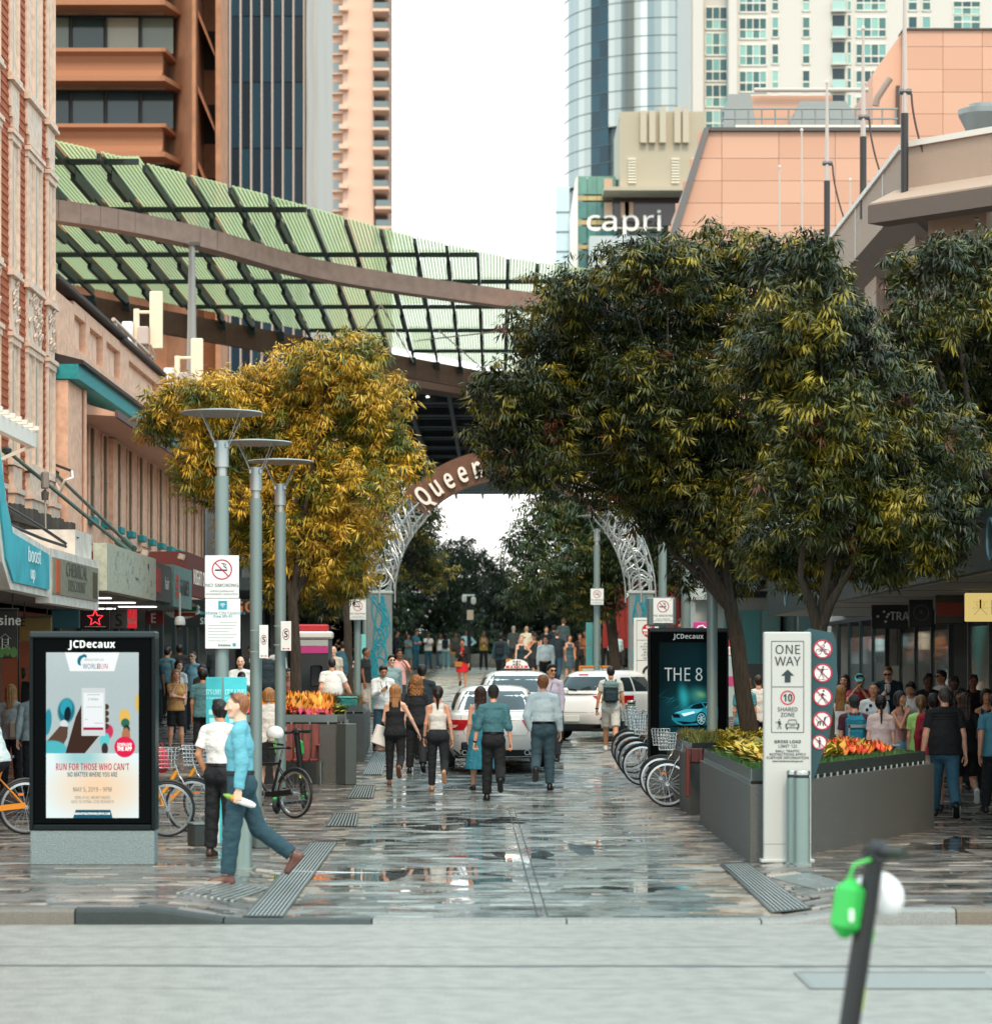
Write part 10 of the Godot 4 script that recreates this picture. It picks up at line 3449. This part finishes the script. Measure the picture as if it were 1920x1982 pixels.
func people()->void:
	# px | d, or f and the height at which the feet are seen | height | sex | yaw | pose | skin | hair | top [tucked] | bottom [hem flare] | shoes | extras | label
	cast("""
466|26.9|1.8|m|-92|stride_l+hold_l|p|crop 9a6038|shirt 5fa5b4 t|jeans 1f3f4a|shoe 5b382c|wrap upglasses belt:16181a|man in a light blue shirt striding left with a wrapped snack
427|31.1|1.7|m|158|stand+hand_in+left|t|short 120f0d|short_shirt e9e8e4 t|trousers 14171b|shoe 3a2419|belt:111214|man in a white short sleeved shirt with his back turned, beside the turquoise banner
765|47.3|1.66|f|176|lift_r+carry_l+out|p|long b9824c|tunic 101519|slim 11161a|heel 6b452f|tote_l:a98a78 paper|blonde woman in a black sleeveless tunic carrying a beige bag and a white paper bag
806|50.5|1.7|f|182|mid|p|curly b07a48|tee 14181c|trousers 161b1f|shoe 17181a||woman with curly golden hair and a dark top, behind the blonde woman
817|54.0|1.84|m|180|walk_l|t|short 141312|polo 15262e|trousers 14181c|shoe 151617|fat3|tall man in a dark teal polo shirt seen from behind between the women
848|46.0|1.68|f|180|lift_r|f|pony 2a1c14|tank dcdad4 t|slim 171c22|heel b98a68|watch|woman with a dark ponytail in a white sleeveless top and black trousers
930|46.2|1.66|f|184|mid+hold_l|f|long 4a2a1c|dress_top 2f7f93|skirt 2a7d92 0.36 0.27|heel 1a1a1c|purse fat3|woman in a long teal dress holding a black purse
955|43.9|1.76|m|180|lift_r+hang|f|crop&cap 3a2a20 14181c|rolled 3f6f78 t|trousers 101418|shoe 121416|belt:0c0d0e watch:0 fists|man in a black flat cap and teal shirt with rolled sleeves
1051|46.2|1.85|m|178|lift_l+hand_in|p|short a4683e|shirt cfe0e4 t|trousers 38525c|shoe 1a1415|belt:101214 fat2|red haired man in a pale blue shirt and grey trousers, hand in pocket
1066|54.0|1.82|m|-20|stand+left|t|short 141110|shirt a9a2b4|trousers 22272c|shoe 151617|glasses:101214 lanyard:22262a|man in a lilac shirt and sunglasses facing us, half behind the red haired man
1182|57.0|1.74|m|178|walk_l+hang|t|crop 1c1714|tee b9bab2|shorts c9c8c0|shoe e4e4e2|backpack:1c3138:5f7a7c watch|young man in white shorts with a dark green backpack
741|57.0|1.74|m|12|mid+phone|t|short 2a211c|shirt e3e6e4|jeans 3a5a6a|shoe 2c2320|phone:111316 lanyard:16181a|man in an open white shirt looking at his phone, beside the left pillar
757|64.5|1.78|m|18|walk_l|p|short 1b1512|shirt 7f989c|trousers 1f2a33|shoe 151617|glasses:101214|man with sunglasses in a grey teal shirt behind the man with the phone
772|71.5|1.74|m|20|mid+ear|b|short 120f0e|tee d8a49c|trousers 2a2f36|shoe 151617||man in a pink shirt holding a phone to his ear
708|72.5|1.76|m|70|stand|b|crop 120f0e|tee 141a1f|trousers b9b2a6|shoe 2a2522||man in a black t-shirt and beige trousers left of the left pillar
895|92.0|1.68|f|-4|lift_r+phone|t|bun 241814|cardigan 17171a|skirt d01a26 0.6 0.21|heel 3a1f1c|open:d01a26 cross:b5763c phone:111316|woman in a red dress and black cardigan with a tan bag, walking towards us
969|97.0|1.78|m|170|walk_l|b|short 120f0e|shirt 24424c|trousers 111519|shoe 141516|backpack:10202a|man with a dark backpack walking away up the pale ramp
1009|95.0|1.7|f|4|stand+hip|p|pony b98a5a|tank 16303a|trousers 14191e|shoe 1a1b1c||smiling fair haired woman in a navy sleeveless top, hand on hip
1033|97.5|1.8|m|20|walk_r+ear_r|t|short&cap 1c1613 2b3236|tank 2b3438|shorts 13171b|shoe 17181a|glasses:101214|man in a cap, dark tank top and black shorts
1056|88.0|1.8|m|-8|stand|f|short 1d1714|shirt e2e4e2 t|trousers 15181c|shoe 141516|fat4|stout man in a white shirt with hands at his sides
1078|101.0|1.86|m|172|walk_l|p|crop 5a5048|polo 16262e|jeans 27465a|shoe 141516|fat4|large man in a navy polo shirt walking away past the stout man
1090|112.0|1.84|m|165|stand|p|crop 7a5a42|shirt 3f565c|trousers 2a3338|shoe 141516|lift45|man in a grey shirt standing highest in the crowd
994|116.0|1.8|m|180|stand|p|crop d8d4cc|tee 4f5a5c|trousers 2c3438|shoe 141516|lift20|white haired man in a dark grey t-shirt seen from behind
1019|112.0|1.78|m|178|stand|p|crop c9a98a|short_shirt d5d2c4|trousers 3a4046|shoe 141516|flowers:23363c fat3 lift20|bald fair man in a white shirt with a dark floral print
1057|114.0|1.78|m|10|stand|p|short 3a2418|tee 14191c|jeans 22303a|shoe 141516|lift20|young man in a black t-shirt facing us, above the stout man
1072|118.0|1.78|m|170|stand|f|short 5a3a26|tee 1d4a5a|jeans 22303a|shoe 141516|lift25|man in a teal t-shirt behind the black t-shirt man
936|133.0|1.78|f|6|stand+both|b|bun 1c1512|vest a8842a|trousers 101417|shoe 141516|lanyard:dcdcd8|person in a mustard vest with a white card on a lanyard
903|136.0|1.82|m|-6|stand+hip|b|short 2a2522|shirt 9fc3cc t|trousers 182028|shoe 141516|fat4|man in a light blue shirt standing by the grey bench
852|139.0|1.66|f|15|stand+hip|b|curly 14100e|tank dedcd6|jeans 35607a|shoe c9c6c0||woman in a white top with curly black hair, hand on hip
863|136.0|1.66|f|172|stand|t|long 14100e|tee d3d0c8|jeans 6fa0a8|shoe d8d4cc|backpack:14222c|woman with a black backpack and pale jeans
829|136.0|1.7|m|20|stand+chin|b|short 14100e|tee e4e2dc|jeans 2a5a6a|shoe 2a2a2c||young man in a white t-shirt with his hand at his chin
805|132.0|1.82|m|60|stand+folded|t|short 1c1512|polo 1f6a86|jeans 2a6076|shoe 2a2a2c|fat2|man in a blue polo shirt with folded arms
790|134.0|1.62|f|20|stand+both|t|bob 4a3428|tee 5f8088|skirt 6f8a8c 0.55 0.2|heel 2a2a2c||woman in a grey blue top holding papers, beside the man with folded arms
768|131.0|1.78|m|70|stand|t|short 14100e|jacket 101a20|trousers 14191d|shoe 141516|backpack:0f181e|man in a dark jacket with a dark backpack, left of the blue polo man
882|140.0|1.7|m|0|stand|b|short 1c1612|tee 4b4a40|trousers 2c2f30|shoe 141516||man in an olive t-shirt behind the woman in red
1102|104.0|1.66|f|20|stand|f|bob 3a2a20|tank 3a5660|skirt 3f5a66 0.5 0.22|heel 1c1c1e||woman in a slate blue dress right of the large navy man
1122|110.0|1.7|f|10|stand|t|long 1c1411|tee 2a2526|trousers 1c1e20|shoe 141516||woman in dark clothes behind the leaning man
1140|96.0|1.74|m|-40|stand+chin+lean|b|short 100d0c|short_shirt a5673a|trousers 4a3524|shoe 1c1c1e|lift15|man in an orange brown shirt leaning with his hand at his mouth
1192|102.0|1.78|m|184|sit|t|short 100d0c|shirt b9d6dd t|trousers 1c2c36|shoe 141516|seat85 fat3|man in a light blue shirt sitting with his back to us beside the turquoise box
1172|112.0|1.76|m|150|stand|t|short 1c1512|tee 1a1f22|trousers 1c1e20|shoe 141516|lift35|man in black behind the seated man
1203|116.0|1.72|f|0|stand+chin|p|short 3a2a20|shirt 5f7a80|trousers 2c2f30|shoe 141516|glasses:16181a lift70|woman with glasses and a grey blue shirt right above the seated man
1212|108.0|1.74|m|10|stand+chin|t|crop 2a1c16|tee 3a2526|trousers 2c2f30|shoe 141516|lift40|man in dark maroon eating, beside the right pillar
1338|97.0|1.76|m|0|stand|t|short 100d0c|tee d8552a|trousers 2c2f30|shoe 141516|lift72|man in an orange t-shirt above the dark poster box
1316|96.0|1.66|m|100|stand|t|crop 2a201c|tee 4a3436|trousers 2c2f30|shoe 141516|lift60|dark haired person between the lamp posts above the dark poster box
1405|97.0|1.78|m|80|walk_l|b|crop 100d0c|tee cfcdc6|jeans 2f4a58|shoe 2a2a2c|lift72|man in a loose white t-shirt walking right in front of the pale kiosk
1473|95.0|1.76|m|90|stand|b|short 100d0c|tee 1f2426|trousers 1c1e20|shoe 141516|lift72|man in black seen between two leaning tree trunks
643|61.0|1.8|m|182|walk_l+out|f|crop 2a2724|tee e6e6e2|shorts 24434c|shoe d8d8d6|fat5 watch|stout man in a white polo shirt and dark shorts seen from behind
597|66.5|1.7|f|8|stand|b|scarf 0f1011 0f1011|gown 0f1012|skirt 0f1012 0.05 0.3|shoe d8d8d6||woman in a long black robe and headscarf by the phone booth
589|69.0|1.7|f|12|stand|b|scarf 121314 121314|gown 121315|skirt 121315 0.05 0.3|shoe 1a1a1c||second woman in a black robe and headscarf, half behind the first
664|80.0|1.78|m|176|stand|f|crop 2a1f1a|polo 2a5a6a|trousers b5a888|shoe 2c2320|fat3|man in a teal shirt and khaki trousers with his back turned, by the dark tree
634|84.0|1.78|m|90|stand|p|crop 5a4030|shirt 9dbcc6|trousers 2c3338|shoe 141516||man in a pale blue shirt in profile left of the khaki trousers man
646|74.0|1.76|m|-10|stand|p|none 000000|tee c9bfb0|trousers 3a3c3e|shoe 141516||bald man in a cream t-shirt behind the white polo man
635|70.0|1.66|f|10|stand+both|b|long 120e0d|tee 5f5648|trousers 2c2e30|shoe 141516||dark haired woman holding something to her mouth behind the white polo man
558|56.0|1.68|f|15|stand|f|long 2c1a14|cardigan c9685f|skirt d8d6d0 0.4 0.2|heel 1c1c1e|open:d98078|woman in a coral cardigan with long brown hair, by the left trunk
521|45.0|1.68|f|176|stand|p|bob c48a52|shirt e4e0d8|skirt 15171b 0.5 0.19|heel 1c1c1e|shoulder:cbb094|blonde woman in a white blouse and black skirt with a beige shoulder bag
466|61.0|1.8|m|2|stand+both|p|none 000000|shirt d3dedd|trousers 2c3338|shoe 141516|fat5|bald man in a white shirt with his hands together
468|56.0|1.62|f|24|stand|b|pony 0f0c0b|tee 6a6a60|skirt 2a2c2e 0.5 0.2|shoe 141516||young woman with tied black hair in a grey top, in front of the bald man
374|66.0|1.8|m|-24|stand|p|crop 4a3024|shirt 8fbcc8|trousers 1f2a33|shoe 141516|glasses:16181a|balding man in a light blue shirt looking right, behind the girl in white
346|62.5|1.68|f|-14|stand+left|p|long 4a3020|tee dfdedb|jeans 1f2a33|shoe 2a2a2c|print:2a2c2e|young woman in a white t-shirt with a dark print
341|57.5|1.62|f|22|stand+chin|f|long a8794c|tee b58a54|shorts 101215|shoe 8a6a50||girl in a striped tan t-shirt and black shorts with her hand at her mouth
394|53.0|1.76|m|170|stand|t|short 141110|polo 4f7f88|trousers 1c2226|shoe 141516||man in a grey teal polo seen from behind, beside the turquoise banner
392|60.5|1.64|f|-6|stand|b|bob 16110f|tee 2a2a2a|trousers 2a2c30|shoe 141516||woman with dark hair peering over the grey teal polo man
325|72.0|1.78|m|150|stand|t|short 100e0d|shirt 4a7484|trousers 1a1e22|shoe 141516||man in a dusky blue shirt in the shade under the awning
348|74.0|1.8|m|200|stand|b|short 100e0d|jacket 16191c|trousers 14171a|shoe 141516||man in a dark jacket in the shade behind the balding man
420|78.0|1.82|m|175|walk_r|t|short 100e0d|jacket 1c2a33|trousers 14171a|shoe 141516||man in a navy jacket behind the nearest lamp post
486|74.0|1.78|m|10|stand|b|short 100e0d|jacket 15181b|trousers 14171a|shoe 141516|open:d8d6d2|man in a black suit with a white shirt between the lamp posts
518|70.0|1.82|m|190|walk_l|f|short 2a1c14|jacket 1f3038|trousers 2a2e30|shoe 141516||man in a dark blue jacket walking away between the lamp posts
537|76.0|1.76|m|185|stand|t|short 141110|shirt b9bfc2|trousers 1c2024|shoe 141516||man in a pale grey shirt behind the third lamp post
300|68.0|1.74|m|160|stand|b|short 100e0d|tee 2f4f5c|trousers 14171a|shoe 141516||dark haired man in a blue grey t-shirt nearest the lit poster box
22|46.0|1.7|f|172|stand|p|long b98a58|shirt a9b5b5|trousers 17191c|shoe 141516|shoulder:c9bda8|woman with long fair hair and a pale bag, under the left awning
42|54.0|1.78|m|185|walk_l|b|short 100e0d|jacket 101316|trousers 101316|shoe 141516||man in dark clothes in front of the left shop windows
66|45.0|1.74|m|176|mid|p|short 3a2a20|shirt 9fb5ba|trousers 1f2428|shoe 141516||man in a pale blue shirt half hidden by the lit poster box
-6|35.6|1.76|m|-105|ride|f|short 3a2a20|tee c5d2d2|shorts 14222a|shoe 2a2a2c|seat84|man in a pale t-shirt riding the orange bicycle at the left edge
1441|50.5|1.7|f|168|stand|f|curly b07a4c|tee 4f97a8|trousers 16222a|shoe 141516|cross:16181a|curly haired woman in a teal top and dark trousers, left of the leaning trunk
1468|52.0|1.68|m|175|stand|f|crop 3a2a20|tee dedcd6|trousers 1a2026|shoe 141516||person in white hidden behind the leaning trunk
1634|51.5|1.7|f|-24|stand+both|f|long 3a241a|jacket 15181b|trousers 15181b|shoe 141516|open:e2e0da|woman in a black jacket over white with long brown hair, by the dark doors
1663|50.5|1.74|m|-10|stand+photo|t|short&cap 2a1c16 6fc0bc|tee a81d2e|jeans 22303a|shoe 141516|backpack:22181a|person in a red t-shirt and turquoise cap taking a photo
1691|46.0|1.74|m|-16|stand|t|crop 100e0d|tee dfe3e2|jeans 22303a|shoe 141516|flowers:1f3a44|man in a white t-shirt with a dark floral print facing us
1719|52.5|1.84|m|-16|stand+phone|p|crop 7a5a40|sweater 17323e|trousers 1a2026|shoe 141516|glasses:16181a open:e2e4e2 phone:111316|tall man with glasses in a navy sweater looking at his phone
1653|42.0|1.68|m|178|stand|f|crop&cap 3a3a38 1f2a2e|tee 4a1c2c|trousers 3a1a26|shoe 141516|backpack:1f7f96|person in a maroon t-shirt and dark cap with a turquoise backpack
1704|41.5|1.68|f|178|stand|p|braid 17110f|tee dcc4c0|trousers 17222c|shoe 141516||woman in a pale pink t-shirt with a long black braid
1625|45.5|1.7|f|176|stand|p|long a8743f|tank d9dbd8|slim 14191d|shoe 141516||woman with long auburn hair in a white top beside the prohibition panel
1741|43.5|1.68|f|40|stand+chin|t|bob 1c1310|tank b98a86|skirt 5f93a6 0.7 0.2|shoe 20242a||girl in a dusty pink tank top and denim skirt
1782|42.0|1.68|f|170|stand|p|pony 7a5a38|tee a6d67a|jeans 1f4a5c|shoe 141516||woman in a lime green t-shirt
1806|41.0|1.74|m|172|walk_r|f|short 1c1411|shirt a5283a|shorts b9a890|shoe 1c1c1e|flowers:5a1424|man in a dark red floral shirt beside the man in black
1828|39.6|1.84|m|178|walk_l+hang|f|crop 4a4440|polo 0f1216|jeans 2a5468|shoe 0f1113|fat5 stripes:1f242a|big man in a black striped polo and blue jeans walking away
1868|41.5|1.72|f|178|lift_r|f|long 3a2418|tee 0f1113|shorts 101216|shoe dcdcda||woman in a black top and shorts with white sneakers, beside the big man
1908|45.0|1.66|f|0|stand|t|bob 120e0d|tank 1c2630|trousers 14181c|heel 1c1c1e|flowers:5f7080|woman in a dark floral dress facing us near the right edge
1926|40.5|1.74|m|178|walk_l|f|short 2a1c14|tee 4a8a9c|trousers 1c2428|shoe 141516||person in a teal t-shirt cut off by the right edge
1822|52.0|1.76|m|-60|stand|t|short 100e0d|shirt d5dcdc|trousers 1a2026|shoe 141516|glasses:16181a|man with glasses in a white shirt deep in the right crowd
1763|48.0|1.7|m|-20|stand+phone|t|short 100e0d|tee dcdcd8|jeans 22303a|shoe 141516|phone:111316|young man in a white t-shirt behind the girl in the denim skirt
1795|50.0|1.76|m|10|stand|k|short 0c0a09|tee 16191b|trousers 14171a|shoe 141516||dark man in black behind the lime green woman
1846|49.0|1.74|m|-10|stand|k|short 0c0a09|jacket 121518|trousers 14171a|shoe 141516||dark man in a black jacket left of the glass door
1883|50.0|1.74|m|-6|stand|b|short 0c0a09|tee 181b1e|trousers 14171a|shoe 141516||man in dark clothes under the lit yellow sign
1858|46.5|1.6|f|-20|stand|b|curly 0f0c0b|tee 2c2124|trousers 17191c|shoe 141516||small woman with dark curls in the middle of the right crowd
""")
